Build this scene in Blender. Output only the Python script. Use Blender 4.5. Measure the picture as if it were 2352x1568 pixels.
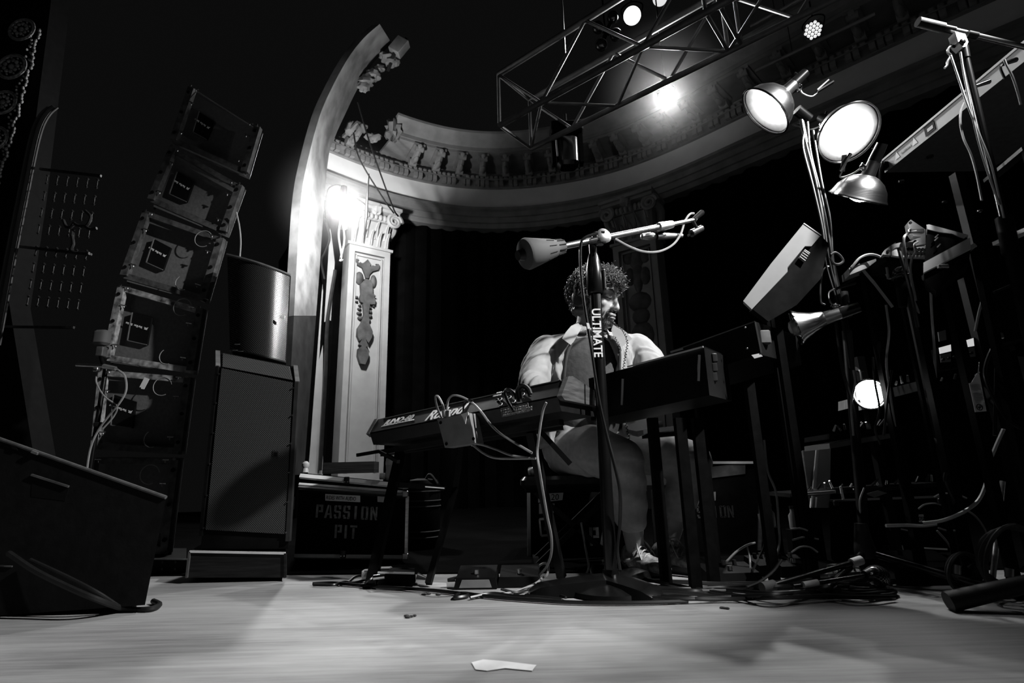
import bpy, bmesh, math, random
import numpy as np
from mathutils import Vector, Matrix, Quaternion

for o in list(bpy.data.objects):
    bpy.data.objects.remove(o, do_unlink=True)
SC = bpy.context.scene
COL = SC.collection
random.seed(7)
V = Vector
PI = math.pi

# ------------------------------------------------------------------ camera
S = 0.88                         # overall scale of the layout
CAM_H = 0.42 * S
F = 1250.0                       # focal length in pixels of a 2352 px wide frame
PITCH, ROLL = math.radians(14.0), 0.025
_r, _f, _u = V((1, 0, 0)), V((0, math.cos(PITCH), math.sin(PITCH))), V((0, -math.sin(PITCH), math.cos(PITCH)))
CR = _r * math.cos(ROLL) - _u * math.sin(ROLL)
CU = _u * math.cos(ROLL) + _r * math.sin(ROLL)
CF = _f
CP = V((0, 0, CAM_H))
cam = bpy.data.cameras.new('camera')
cam.lens = 36.0 * F / 2352.0
cam.sensor_width = 36.0
cam.clip_start, cam.clip_end = 0.02, 200
camo = bpy.data.objects.new('camera', cam)
camo.matrix_world = Matrix(((CR.x, CU.x, -CF.x, CP.x), (CR.y, CU.y, -CF.y, CP.y), (CR.z, CU.z, -CF.z, CP.z), (0, 0, 0, 1)))
COL.objects.link(camo)
SC.camera = camo
cam.dof.use_dof = True
cam.dof.focus_distance = 2.45
cam.dof.aperture_fstop = 5.0

# ------------------------------------------------------------------ world, exposure
w = bpy.data.worlds.new('world'); SC.world = w; w.use_nodes = True
w.node_tree.nodes['Background'].inputs[0].default_value = (1, 1, 1, 1)
w.node_tree.nodes['Background'].inputs[1].default_value = 0.0035
SC.view_settings.view_transform = 'Standard'
SC.view_settings.look = 'None'
SC.view_settings.gamma = 1
SC.view_settings.exposure = 0.0
SC.view_settings.use_curve_mapping = False
SC.cycles.sample_clamp_indirect = 2.0
SC.cycles.max_bounces = 6
SC.cycles.caustics_reflective = False
SC.cycles.caustics_refractive = False

KEY = 540        # watts of the front profile lamp
# ------------------------------------------------------------------ layout helpers
def ray(px, py):
    return CF + CR * ((px - 1176) / F) + CU * ((784 - py) / F)
def P(px, py, Y):
    d = ray(px, py)
    return CP + d * (Y * S / d.y)
def G(px, py, z=0.0):
    d = ray(px, py)
    return CP + d * ((z - CP.z) / d.z)
def mpp(p):
    return (p - CP).dot(CF) / F      # metres covered by one photo pixel at p

# ------------------------------------------------------------------ materials
MATS = {}
def mat(name, c, rough=0.5, metal=0.0, var=0.0, scale=8.0, bump=0.0, emit=0.0, stretch=None, coat=0.0, alpha=None, trans=0.0, spec=None, detail=6):
    m = bpy.data.materials.new(name); m.use_nodes = True
    nt = m.node_tree; b = nt.nodes['Principled BSDF']
    b.inputs['Base Color'].default_value = (c, c, c, 1)
    b.inputs['Roughness'].default_value = rough
    b.inputs['Metallic'].default_value = metal
    if spec is not None: b.inputs['Specular IOR Level'].default_value = spec
    if coat: b.inputs['Coat Weight'].default_value = coat
    if trans: b.inputs['Transmission Weight'].default_value = trans
    if emit:
        b.inputs['Emission Color'].default_value = (1, 1, 1, 1)
        b.inputs['Emission Strength'].default_value = emit
    tc = nt.nodes.new('ShaderNodeTexCoord'); mp = nt.nodes.new('ShaderNodeMapping')
    nt.links.new(tc.outputs['Object'], mp.inputs['Vector'])
    if stretch: mp.inputs['Scale'].default_value = stretch
    nz = nt.nodes.new('ShaderNodeTexNoise'); nz.inputs['Scale'].default_value = scale; nz.inputs['Detail'].default_value = detail
    nt.links.new(mp.outputs['Vector'], nz.inputs['Vector'])
    if var:
        cr = nt.nodes.new('ShaderNodeValToRGB')
        lo, hi = max(0, c * (1 - var)), min(1, c * (1 + var))
        cr.color_ramp.elements[0].position = .32; cr.color_ramp.elements[1].position = .68
        cr.color_ramp.elements[0].color = (lo, lo, lo, 1); cr.color_ramp.elements[1].color = (hi, hi, hi, 1)
        nt.links.new(nz.outputs['Fac'], cr.inputs['Fac'])
        nt.links.new(cr.outputs['Color'], b.inputs['Base Color'])
    bp = nt.nodes.new('ShaderNodeBump'); bp.inputs['Strength'].default_value = bump; bp.inputs['Distance'].default_value = 0.01
    nt.links.new(nz.outputs['Fac'], bp.inputs['Height'])
    if bump: nt.links.new(bp.outputs['Normal'], b.inputs['Normal'])
    MATS[name] = m
    return m

mat('black', 0.004, .7, var=.3, scale=30, bump=.05, spec=.04)
mat('black_gloss', 0.005, .24, var=.2, scale=20, spec=.6)
mat('black_paint', 0.005, .5, var=.4, scale=14, bump=.06, spec=.14)
mat('rubber', 0.010, .6, var=.2, scale=40, bump=.1, spec=.35)
mat('cable', 0.009, .35, var=.2, scale=20)
mat('cable_grey', 0.28, .4, var=.2, scale=20)
mat('dark_metal', 0.035, .35, metal=.5, var=.3, scale=12)
mat('steel', 0.55, .28, metal=1.0, var=.15, scale=25)
mat('chrome', 0.75, .12, metal=1.0, var=.05, scale=10)
mat('aluminium', 0.62, .34, metal=.85, var=.22, scale=10, stretch=(1, 1, 8))
mat('case_edge', 0.80, .45, metal=.1, var=.12, scale=12)
mat('white_paint', 0.75, .5, var=.06, scale=18)
mat('paper', 0.82, .7, var=.05, scale=30)
mat('tape', 0.8, .6, var=.06, scale=30)
mat('stencil', 0.26, .7, var=.35, scale=40)
mat('ink', 0.004, .7, var=.1, scale=30, spec=.15)
mat('letter_white', 0.85, .5, var=.04, scale=30)
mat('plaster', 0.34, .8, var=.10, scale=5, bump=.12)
mat('frieze_white', 0.80, .8, var=.05, scale=5, bump=.06)
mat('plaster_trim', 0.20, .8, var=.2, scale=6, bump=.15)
mat('moulding_dark', 0.03, .6, var=.3, scale=20)
mat('plaster_shaded', 0.22, .85, var=.15, scale=5, bump=.12)  # pilaster plaster again, with shade put into the colour
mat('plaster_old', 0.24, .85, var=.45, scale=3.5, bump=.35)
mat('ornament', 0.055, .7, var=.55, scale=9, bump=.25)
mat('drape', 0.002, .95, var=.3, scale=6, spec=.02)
mat('rig_frame', 0.11, .42, metal=.3, var=.5, scale=30, bump=.1)
mat('rig_worn', 0.34, .55, metal=.3, var=.85, scale=26, bump=.15)
mat('array_side', 0.13, .7, var=.12, scale=60, bump=.15)
mat('wedge', 0.006, .8, var=.25, scale=30, bump=.15, spec=.15)
mat('wedge_edge', 0.075, .6, var=.3, scale=30)
mat('grille', 0.055, .32, metal=.5, var=.15, scale=30)
mat('wood_dark', 0.010, .6, var=.6, scale=9, stretch=(1, 1, 14), bump=.2, spec=.3)
mat('wood', 0.34, .5, var=.35, scale=9, stretch=(1, 9, 1), bump=.1)
mat('shelf_wood', 0.22, .6, var=.3, scale=10, stretch=(1, 9, 1))
mat('keyboard_body', 0.008, .42, var=.4, scale=30, bump=.06, spec=.35)
mat('synth_cheek', 0.075, .5, var=.5, scale=14, stretch=(1, 1, 10))
mat('synth_light', 0.60, .5, var=.05, scale=20)
mat('cheek_grey', 0.24, .55, var=.05, scale=20, spec=.2)
mat('synth_grey', 0.42, .45, var=.06, scale=30)
mat('synth_under', 0.10, .6, var=.15, scale=40, spec=.3)
mat('di_metal', 0.26, .45, metal=.2, var=.15, scale=20)
mat('keys_white', 0.85, .3, var=.03, scale=20)
mat('skin', 0.42, .5, var=.09, scale=18, bump=.06)
mat('hair', 0.11, .45, var=.5, scale=40)
mat('beard', 0.045, .6, var=.4, scale=60)
mat('lip', 0.27, .45, var=.1, scale=40)
mat('eye_white', 0.6, .2, var=.03, scale=20)
mat('shirt', 0.060, .85, var=.18, scale=50, bump=.2)
mat('jacket', 0.31, .75, var=.12, scale=10, bump=.3)
mat('jacket_lining', 0.035, .8, var=.2, scale=20)
mat('trousers', 0.42, .82, var=.12, scale=40, bump=.15)
mat('shoe', 0.26, .65, var=.6, scale=60, bump=.3)
mat('shoe_light', 0.42, .6, var=.25, scale=40)
mat('sole', 0.10, .6, var=.3, scale=20)
mat('headphone', 0.05, .4, var=.25, scale=20)
mat('reflector', 0.72, .24, metal=1.0, var=.12, scale=10, stretch=(1, 1, 18), bump=.04)
mat('reflector_inner', 0.72, .26, metal=1.0, var=.05, scale=16)
mat('bulb_glow', 1.0, .3, emit=70)
mat('bulb_bright', 1.0, .3, emit=420)
mat('bulb_dim', 0.8, .1, trans=.8)
mat('glass', 0.9, .05, trans=1.0)
mat('plastic_clear', 0.75, .12, trans=.55)
mat('lens_white', 1.0, .3, emit=6.0)
mat('led', 0.9, .25, emit=.75)
mat('lens_dark', 0.02, .08, coat=1.0)
mat('truss_metal', 0.14, .5, metal=.2, var=.25, scale=12)
mat('scrim', 0.006, .8, var=.2, scale=20, spec=.1)
mat('medallion', 0.035, .5, metal=.3, var=.5, scale=40, bump=.3)
mat('medallion_gilt', 0.42, .4, metal=.3, var=.5, scale=40, bump=.3)
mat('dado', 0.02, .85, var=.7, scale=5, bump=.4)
mat('panel_grey', 0.085, .8, var=.10, scale=10)
mat('pebble_dark', 0.03, .7, var=.3, scale=50)

# stage boards: worn paint with smeared streaks that run across the stage
m = mat('stage_floor', 0.30, .55, var=.3, scale=3)
nt = m.node_tree; b = nt.nodes['Principled BSDF']
tc = nt.nodes.new('ShaderNodeTexCoord')
def _nz(scale, st, detail=8, dist=0.0):
    mp = nt.nodes.new('ShaderNodeMapping'); mp.inputs['Scale'].default_value = st
    nt.links.new(tc.outputs['Object'], mp.inputs['Vector'])
    n = nt.nodes.new('ShaderNodeTexNoise'); n.inputs['Scale'].default_value = scale; n.inputs['Detail'].default_value = detail
    n.inputs['Distortion'].default_value = dist
    nt.links.new(mp.outputs['Vector'], n.inputs['Vector'])
    return n.outputs['Fac']
def _ma(op, a, bb):
    n = nt.nodes.new('ShaderNodeMath'); n.operation = op
    for i, x in enumerate((a, bb)):
        if isinstance(x, (int, float)): n.inputs[i].default_value = x
        else: nt.links.new(x, n.inputs[i])
    return n.outputs[0]
n1 = _nz(1.6, (1.0, 2.2, 1), 9, .3); n2 = _nz(7, (.35, 9, 1), 6); n3 = _nz(45, (.25, 3, 1), 4)
mix = _ma('ADD', _ma('ADD', _ma('MULTIPLY', n1, .55), _ma('MULTIPLY', n2, .3)), _ma('MULTIPLY', n3, .15))
cr = nt.nodes.new('ShaderNodeValToRGB')
cr.color_ramp.elements[0].position = .34; cr.color_ramp.elements[1].position = .62
cr.color_ramp.elements[0].color = (.18, .18, .18, 1); cr.color_ramp.elements[1].color = (.46, .46, .46, 1)
nt.links.new(mix, cr.inputs['Fac']); nt.links.new(cr.outputs['Color'], b.inputs['Base Color'])
bp = nt.nodes.new('ShaderNodeBump'); bp.inputs['Strength'].default_value = .12; bp.inputs['Distance'].default_value = .01
nt.links.new(n3, bp.inputs['Height']); nt.links.new(bp.outputs['Normal'], b.inputs['Normal'])

# ------------------------------------------------------------------ mesh builder
def frame_from(d, up=None):
    d = V(d).normalized()
    up = V(up) if up is not None else (V((0, 0, 1)) if abs(d.z) < .95 else V((0, 1, 0)))
    x = up.cross(d)
    if x.length < 1e-6: x = V((1, 0, 0)).cross(d)
    x.normalize()
    return x, d.cross(x), d

def catmull(pts, n=6, closed=False):
    pts = [V(p) for p in pts]; out = []
    N = len(pts)
    rng = range(N if closed else N - 1)
    for i in rng:
        p0 = pts[(i - 1) % N] if (closed or i > 0) else pts[0] * 2 - pts[1]
        p1, p2 = pts[i], pts[(i + 1) % N]
        p3 = pts[(i + 2) % N] if (closed or i + 2 < N) else pts[-1] * 2 - pts[-2]
        for k in range(n):
            t = k / n
            out.append(.5 * ((2 * p1) + (p2 - p0) * t + (2 * p0 - 5 * p1 + 4 * p2 - p3) * t * t + (3 * p1 - p0 - 3 * p2 + p3) * t ** 3))
    if not closed: out.append(pts[-1])
    return out

class MB:
    def __init__(s): s.v = []; s.f = []
    def add(s, vs, fs):
        k = len(s.v); s.v += [V(p) for p in vs]; s.f += [tuple(i + k for i in f) for f in fs]; return s
    def hexa(s, a):      # 8 corners: bottom 4 (ccw), top 4
        return s.add(a, [(3, 2, 1, 0), (4, 5, 6, 7), (0, 1, 5, 4), (1, 2, 6, 5), (2, 3, 7, 6), (3, 0, 4, 7)])
    def box(s, c, size, ax=None):
        c = V(c); X, Yv, Z = ax if ax else (V((1, 0, 0)), V((0, 1, 0)), V((0, 0, 1)))
        x, y, z = X * size[0] / 2, Yv * size[1] / 2, Z * size[2] / 2
        return s.hexa([c - x - y - z, c + x - y - z, c + x + y - z, c - x + y - z, c - x - y + z, c + x - y + z, c + x + y + z, c - x + y + z])
    def rbox(s, c, size, r, ax=None, n=4):   # box with rounded vertical edges and a bevelled rim
        c = V(c); X, Yv, Z = ax if ax else (V((1, 0, 0)), V((0, 1, 0)), V((0, 0, 1)))
        def ring(ins):
            out = []
            hx, hy = size[0] / 2 - r, size[1] / 2 - r; rr = r - ins
            for q, (sx, sy) in enumerate(((1, 1), (-1, 1), (-1, -1), (1, -1))):
                for k in range(n + 1):
                    a = q * PI / 2 + k / n * PI / 2
                    out.append((sx * hx + rr * math.cos(a), sy * hy + rr * math.sin(a)))
            return out
        e = min(r * .5, size[2] * .3)
        lv = [(-size[2] / 2, e), (-size[2] / 2 + e, 0), (size[2] / 2 - e, 0), (size[2] / 2, e)]
        rings = [[c + X * p[0] + Yv * p[1] + Z * z for p in ring(i)] for z, i in lv]
        return s.loft(rings, cap=True)
    def bar(s, a, b, w, h, up=None):
        a, b = V(a), V(b); x, y, d = frame_from(b - a, up)
        return s.box((a + b) / 2, (w, h, (b - a).length), (x, y, d))
    def loft(s, rings, cap=True, closed=True):
        k = len(s.v); n = len(rings[0])
        for r in rings: s.v += [V(p) for p in r]
        for i in range(len(rings) - 1):
            for j in range(n if closed else n - 1):
                j2 = (j + 1) % n
                s.f.append((k + i * n + j, k + i * n + j2, k + (i + 1) * n + j2, k + (i + 1) * n + j))
        if cap:
            s.f.append(tuple(k + j for j in reversed(range(n))))
            s.f.append(tuple(k + (len(rings) - 1) * n + j for j in range(n)))
        return s
    def cyl(s, a, b, r0, r1=None, n=14, cap=True):
        a, b = V(a), V(b); r1 = r0 if r1 is None else r1
        x, y, d = frame_from(b - a)
        return s.loft([[p + (x * math.cos(t) + y * math.sin(t)) * r for t in [2 * PI * i / n for i in range(n)]] for p, r in ((a, r0), (b, r1))], cap)
    def lathe(s, o, ax, prof, n=24, cap=False, up=None):
        o = V(o); x, y, d = frame_from(ax, up)
        return s.loft([[o + d * h + (x * math.cos(t) + y * math.sin(t)) * max(r, 1e-4) for t in [2 * PI * i / n for i in range(n)]] for h, r in prof], cap)
    def tube(s, pts, r, n=6, cap=True):
        pts = [V(p) for p in pts]; rs = r if isinstance(r, (list, tuple)) else [r] * len(pts)
        if len(rs) != len(pts): rs = [rs[min(len(rs) - 1, int(i * len(rs) / len(pts)))] for i in range(len(pts))]
        t0 = (pts[1] - pts[0]).normalized(); x, y, _ = frame_from(t0)
        rings = []
        for i, p in enumerate(pts):
            t = (pts[min(i + 1, len(pts) - 1)] - pts[max(i - 1, 0)])
            t = t.normalized() if t.length > 1e-9 else t0
            q = t0.rotation_difference(t); x = q @ x; x = (x - t * x.dot(t)).normalized(); y = t.cross(x); t0 = t
            rings.append([p + (x * math.cos(a) + y * math.sin(a)) * rs[i] for a in [2 * PI * k / n for k in range(n)]])
        return s.loft(rings, cap)
    def ell(s, c, r, ax=None, n=14, m=9):
        c = V(c); X, Yv, Z = ax if ax else (V((1, 0, 0)), V((0, 1, 0)), V((0, 0, 1)))
        if not isinstance(r, (tuple, list)): r = (r, r, r)
        rings = []
        for i in range(m + 1):
            ph = -PI / 2 + PI * i / m; cr_ = max(math.cos(ph), 1e-3)
            rings.append([c + X * (r[0] * cr_ * math.cos(t)) + Yv * (r[1] * cr_ * math.sin(t)) + Z * (r[2] * math.sin(ph)) for t in [2 * PI * k / n for k in range(n)]])
        return s.loft(rings, True)
    def prism(s, pts, ext):
        pts = [V(p) for p in pts]; ext = V(ext); n = len(pts); k = len(s.v)
        s.v += pts + [p + ext for p in pts]
        s.f.append(tuple(k + i for i in range(n))); s.f.append(tuple(k + n + i for i in reversed(range(n))))
        for i in range(n):
            j = (i + 1) % n; s.f.append((k + i, k + n + i, k + n + j, k + j))
        return s
    def torus(s, c, ax, R, r, n=24, m=6, a0=0, a1=2 * PI):
        x, y, d = frame_from(ax); c = V(c)
        full = abs(a1 - a0 - 2 * PI) < 1e-6
        pts = [c + (x * math.cos(t) + y * math.sin(t)) * R for t in [a0 + (a1 - a0) * i / n for i in range(n + (0 if full else 1))]]
        if not full: return s.tube(pts, r, m)
        rings = []
        for i, p in enumerate(pts):
            o = (p - c).normalized()
            rings.append([p + (o * math.cos(b_) + d * math.sin(b_)) * r for b_ in [2 * PI * k / m for k in range(m)]])
        rings.append(rings[0])
        return s.loft(rings, False)
    def xf(s, M):
        s.v = [M @ p for p in s.v]; return s
    def build(s, name, material, parent=None, smooth=True, fixn=True, at=None):
        me = bpy.data.meshes.new(name)
        if parent is not None:
            org = root_of(parent).location
        else:
            if at is None:
                lo = [min(p[i] for p in s.v) for i in range(3)]; hi = [max(p[i] for p in s.v) for i in range(3)]
                at = V(((lo[0] + hi[0]) / 2, (lo[1] + hi[1]) / 2, lo[2]))
            org = V(at)
        me.from_pydata([tuple(p - org) for p in s.v], [], s.f)
        if fixn:
            bm = bmesh.new(); bm.from_mesh(me)
            bmesh.ops.recalc_face_normals(bm, faces=bm.faces); bm.to_mesh(me); bm.free()
        me.materials.append(MATS[material] if isinstance(material, str) else material)
        if smooth: shade(me)
        o = bpy.data.objects.new(name, me); COL.objects.link(o)
        if parent is not None: o.parent = parent
        else: o.location = org
        return o

def shade(me, ang=40):
    me.polygons.foreach_set('use_smooth', [True] * len(me.polygons))
    try: me.set_sharp_from_angle(angle=math.radians(ang))
    except Exception: pass

def root_of(o):
    while o.parent is not None: o = o.parent
    return o
def tag(o, label=None, cat=None, group=None, kind=None):
    for k, x in (('label', label), ('category', cat), ('group', group), ('kind', kind)):
        if x: o[k] = x
    return o
def thing(name, loc, label, cat, group=None, kind=None):
    o = bpy.data.objects.new(name, None); COL.objects.link(o); o.location = V(loc); o.empty_display_size = .1
    return tag(o, label, cat, group, kind)
def struct(name, loc=(0, 0, 0)):
    o = bpy.data.objects.new(name, None); COL.objects.link(o); o.location = V(loc); o['kind'] = 'structure'
    return o
def copy_part(o, parent, dv):
    c = o.copy(); COL.objects.link(c); c.parent = parent; c.location = o.location + V(dv); return c
def copy_tree(o, loc=None, rot=None, label=None):
    def rec(a, par):
        c = a.copy(); COL.objects.link(c); c.parent = par
        for ch in a.children: rec(ch, c)
        return c
    c = rec(o, None)
    if loc is not None: c.location = V(loc)
    if rot is not None: c.rotation_euler = rot
    if label: c['label'] = label
    return c

def text(name, s_, size, material, parent, o, xd, yd, ext=.0008, shear=0.0, bold=0.0, align='LEFT', sx=1.0, part=True):
    cu = bpy.data.curves.new(name, 'FONT'); cu.body = s_; cu.size = size; cu.extrude = ext
    cu.shear = shear; cu.offset = bold; cu.align_x = align; cu.resolution_u = 3
    t = bpy.data.objects.new('tmp_text', cu); COL.objects.link(t)
    dg = bpy.context.evaluated_depsgraph_get()
    me = bpy.data.meshes.new_from_object(t.evaluated_get(dg))
    bpy.data.objects.remove(t, do_unlink=True)
    xd, yd = V(xd).normalized(), V(yd).normalized(); zd = xd.cross(yd).normalized(); o = V(o)
    org = root_of(parent).location
    for vv in me.vertices:
        c = vv.co; vv.co = o + xd * c.x * sx + yd * c.y + zd * c.z - org
    me.materials.clear(); me.materials.append(MATS[material])
    ob = bpy.data.objects.new(name, me); COL.objects.link(ob); ob.parent = parent
    return ob

def remesh(mb, name, material, parent, voxel=.006, smooth=3, disp=None, fac=.5):
    """One continuous skin grown over overlapping solids."""
    me = bpy.data.meshes.new(name); me.from_pydata([tuple(p) for p in mb.v], [], mb.f)
    bm = bmesh.new(); bm.from_mesh(me); bmesh.ops.recalc_face_normals(bm, faces=bm.faces); bm.to_mesh(me); bm.free()
    t = bpy.data.objects.new('tmp_remesh', me); COL.objects.link(t)
    r = t.modifiers.new('r', 'REMESH'); r.mode = 'VOXEL'; r.voxel_size = voxel; r.use_smooth_shade = True
    if smooth:
        sm = t.modifiers.new('s', 'SMOOTH'); sm.factor = fac; sm.iterations = smooth
    dg = bpy.context.evaluated_depsgraph_get()
    out = bpy.data.meshes.new_from_object(t.evaluated_get(dg)); bpy.data.objects.remove(t, do_unlink=True)
    org = root_of(parent).location if parent is not None else V((0, 0, 0))
    n = len(out.vertices)
    co = np.empty(n * 3, np.float32); out.vertices.foreach_get('co', co); co = co.reshape(-1, 3)
    if disp is not None:
        no = np.empty(n * 3, np.float32); out.vertices.foreach_get('normal', no); no = no.reshape(-1, 3)
        co = co + no * disp(co)[:, None]
    co = co - np.array(org, np.float32)
    out.vertices.foreach_set('co', co.astype(np.float32).ravel()); out.update()
    out.materials.clear(); out.materials.append(MATS[material])
    out.polygons.foreach_set('use_smooth', [True] * len(out.polygons))
    o = bpy.data.objects.new(name, out); COL.objects.link(o)
    if parent is not None: o.parent = parent
    return o

def lamp(name, loc, power, radius, parent=None, spot=None, aim=None, blend=.4):
    l = bpy.data.lights.new(name, 'SPOT' if spot else 'POINT'); l.energy = power; l.shadow_soft_size = radius
    o = bpy.data.objects.new(name, l); COL.objects.link(o)
    if spot:
        l.spot_size = math.radians(spot); l.spot_blend = blend
        o.rotation_mode = 'QUATERNION'; o.rotation_quaternion = V(aim).to_track_quat('-Z', 'Y')
    if parent is not None:
        o.parent = parent; o.location = V(loc) - root_of(parent).location
    else: o.location = V(loc)
    return o
# ================================================================== the theatre
# ------------------------------------------------------------------ stage floor
fl = MB().box((0, 1.6, -.05), (14, 9, .10)).build('floor', 'stage_floor'); tag(fl, kind='structure')
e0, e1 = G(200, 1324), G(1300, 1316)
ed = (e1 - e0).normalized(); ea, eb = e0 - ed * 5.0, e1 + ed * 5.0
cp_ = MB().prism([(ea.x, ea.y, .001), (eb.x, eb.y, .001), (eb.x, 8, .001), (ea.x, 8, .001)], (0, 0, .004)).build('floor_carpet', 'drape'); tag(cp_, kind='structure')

# ------------------------------------------------------------------ curved entablature
ZF = 4.6 * S
plan_px = [(740, 400), (755, 406), (824, 433), (889, 452), (984, 473), (1099, 485), (1240, 480), (1400, 452), (1500, 420), (1600, 380), (1700, 334), (1850, 268), (2000, 203), (2200, 118), (2400, 35)]
plan = catmull([V((G(x, y, ZF).x, G(x, y, ZF).y, 0)) for x, y in plan_px], 10)
def resample(pts, step):
    out = [pts[0]]; acc = 0
    for a, b in zip(pts, pts[1:]):
        L = (b - a).length; d = step - acc
        while d <= L:
            out.append(a + (b - a) * (d / L)); d += step
        acc = (acc + L) % step
    return out
plan = resample(plan, .07)
# light smoothing of the traced arc
for _ in range(40):
    plan = [plan[0]] + [(plan[i - 1] + plan[i] * 2 + plan[i + 1]) / 4 for i in range(1, len(plan) - 1)] + [plan[-1]]
def nrm(i):
    t = (plan[min(i + 1, len(plan) - 1)] - plan[max(i - 1, 0)]).normalized()
    return V((t.y, -t.x, 0)), t
NR = [nrm(i) for i in range(len(plan))]
def px_of(p):
    d = p - CP; k = d.dot(CF)
    return 1176 + F * d.dot(CR) / k, 784 - F * d.dot(CU) / k
def idx_at(px, z=ZF):
    return min(range(len(plan)), key=lambda i: abs(px_of(plan[i] + V((0, 0, z)))[0] - px))
def sweep(name, prof, material, parent, i0=0, i1=None, step=1):
    i1 = len(plan) if i1 is None else i1
    ids = list(range(i0, i1, step))
    m_ = MB().loft([[plan[i] + NR[i][0] * (n * S) + V((0, 0, z * S)) for n, z in prof] for i in ids], True)
    return m_.build(name, material, parent)
tr = struct('trim_1')
sweep('frieze', [(-.12, 4.6), (0, 4.6), (0, 4.98), (-.12, 4.98)], 'frieze_white', tr)
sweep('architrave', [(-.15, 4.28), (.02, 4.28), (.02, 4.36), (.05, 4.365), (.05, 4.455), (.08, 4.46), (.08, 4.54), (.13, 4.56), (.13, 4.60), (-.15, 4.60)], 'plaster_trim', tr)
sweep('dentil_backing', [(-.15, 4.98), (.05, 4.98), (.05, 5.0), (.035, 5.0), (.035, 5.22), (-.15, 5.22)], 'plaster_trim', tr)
ib = idx_at(868, 5.35 * S)
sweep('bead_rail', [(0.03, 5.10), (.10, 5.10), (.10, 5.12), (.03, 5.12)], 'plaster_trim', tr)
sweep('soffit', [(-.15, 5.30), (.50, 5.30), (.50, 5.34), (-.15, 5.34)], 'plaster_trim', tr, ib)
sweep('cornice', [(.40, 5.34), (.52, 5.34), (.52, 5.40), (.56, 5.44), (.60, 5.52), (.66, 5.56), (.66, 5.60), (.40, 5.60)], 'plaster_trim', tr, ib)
wall = sweep('upper_wall', [(-.2, 5.22), (-.05, 5.22), (-.05, 5.34), (-.2, 5.34)], 'plaster_old', tr)
# dentils, beads and modillions, one object each, sharing their mesh
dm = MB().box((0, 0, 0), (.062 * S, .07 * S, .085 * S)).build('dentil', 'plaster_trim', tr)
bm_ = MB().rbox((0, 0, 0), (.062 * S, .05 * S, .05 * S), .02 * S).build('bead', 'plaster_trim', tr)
def along(first, pitch, n, z, name_limit=300, i0=0, i1=None):
    last = None; acc = 0; k = 0; d = pitch
    i1 = len(plan) - 1 if i1 is None else i1
    for i in range(i0, i1):
        acc += (plan[i + 1] - plan[i]).length
        if acc >= d:
            acc -= pitch
            o = first if k == 0 else first.copy()
            if k: COL.objects.link(o); o.parent = first.parent
            o.location = plan[i] + NR[i][0] * (n * S) + V((0, 0, z * S))
            o.rotation_euler = (0, 0, math.atan2(NR[i][1].y, NR[i][1].x)); k += 1
            if k >= name_limit: break
along(dm, .112 * S, .075, 5.045, 150)
along(bm_, .085 * S, .07, 5.155, 190)
md = MB()
md.tube(catmull([V((0, .12, .0)), V((0, -.02, -.015)), V((0, -.20, .0)), V((0, -.30, .05)), V((0, -.26, .075))], 5), [.045, .05, .05, .05, .045, .04, .04, .035, .03], 8)
md.box((0, -.08, .085), (.17, .44, .04))
md.cyl((-.06, -.27, .03), (.06, -.27, .03), .045, n=12).cyl((-.055, .06, -.01), (.055, .06, -.01), .06, n=12)
md.ell((0, -.10, -.055), (.04, .10, .03))
md.xf(Matrix.Scale(S, 4))
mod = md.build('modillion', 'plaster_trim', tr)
along(mod, .40 * S, .22, 5.20, 60, i0=ib + 1)
# the one modillion left standing where the cornice has fallen away
q = idx_at(797, 5.2 * S)
o = mod.copy(); COL.objects.link(o); o.parent = tr; o.location = plan[q] + NR[q][0] * (.2 * S) + V((0, 0, 5.2 * S)); o.rotation_euler = (0, 0, math.atan2(NR[q][1].y, NR[q][1].x))
def rocky(c, r, seed, n=14, m=9, amp=.35):
    rnd = random.Random(seed); mb = MB().ell(c, r, n=n, m=m); c = V(c)
    mb.v = [c + (p - c) * (1 + rnd.uniform(-amp, amp)) for p in mb.v]; return mb
rocky(plan[ib] + NR[ib][0] * .42 + V((0, 0, 5.42 * S)), (.10, .10, .14), 3).build('broken_end', 'plaster_old', tr)
rocky(P(858, 316, 6.9), (.10, .06, .05), 4).build('broken_end', 'plaster_old', tr)
rocky(plan[q] + NR[q][0] * .2 + V((0, 0, 5.33 * S)), (.10, .12, .10), 8, amp=.2).build('broken_end', 'plaster_old', tr)

# drapes hung in folds under the entablature
rings = []
for i in range(0, len(plan)):
    n_, t_ = NR[i]; d = -.10 + .035 * math.sin(i * 1.9) + .02 * math.sin(i * .7)
    rings.append([plan[i] + n_ * d + V((0, 0, 0)), plan[i] + n_ * d + V((0, 0, 4.30 * S)), plan[i] + n_ * (d - .03) + V((0, 0, 4.30 * S)), plan[i] + n_ * (d - .03)])
MB().loft(rings, True).build('wall_back', 'drape')['kind'] = 'structure'

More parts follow.
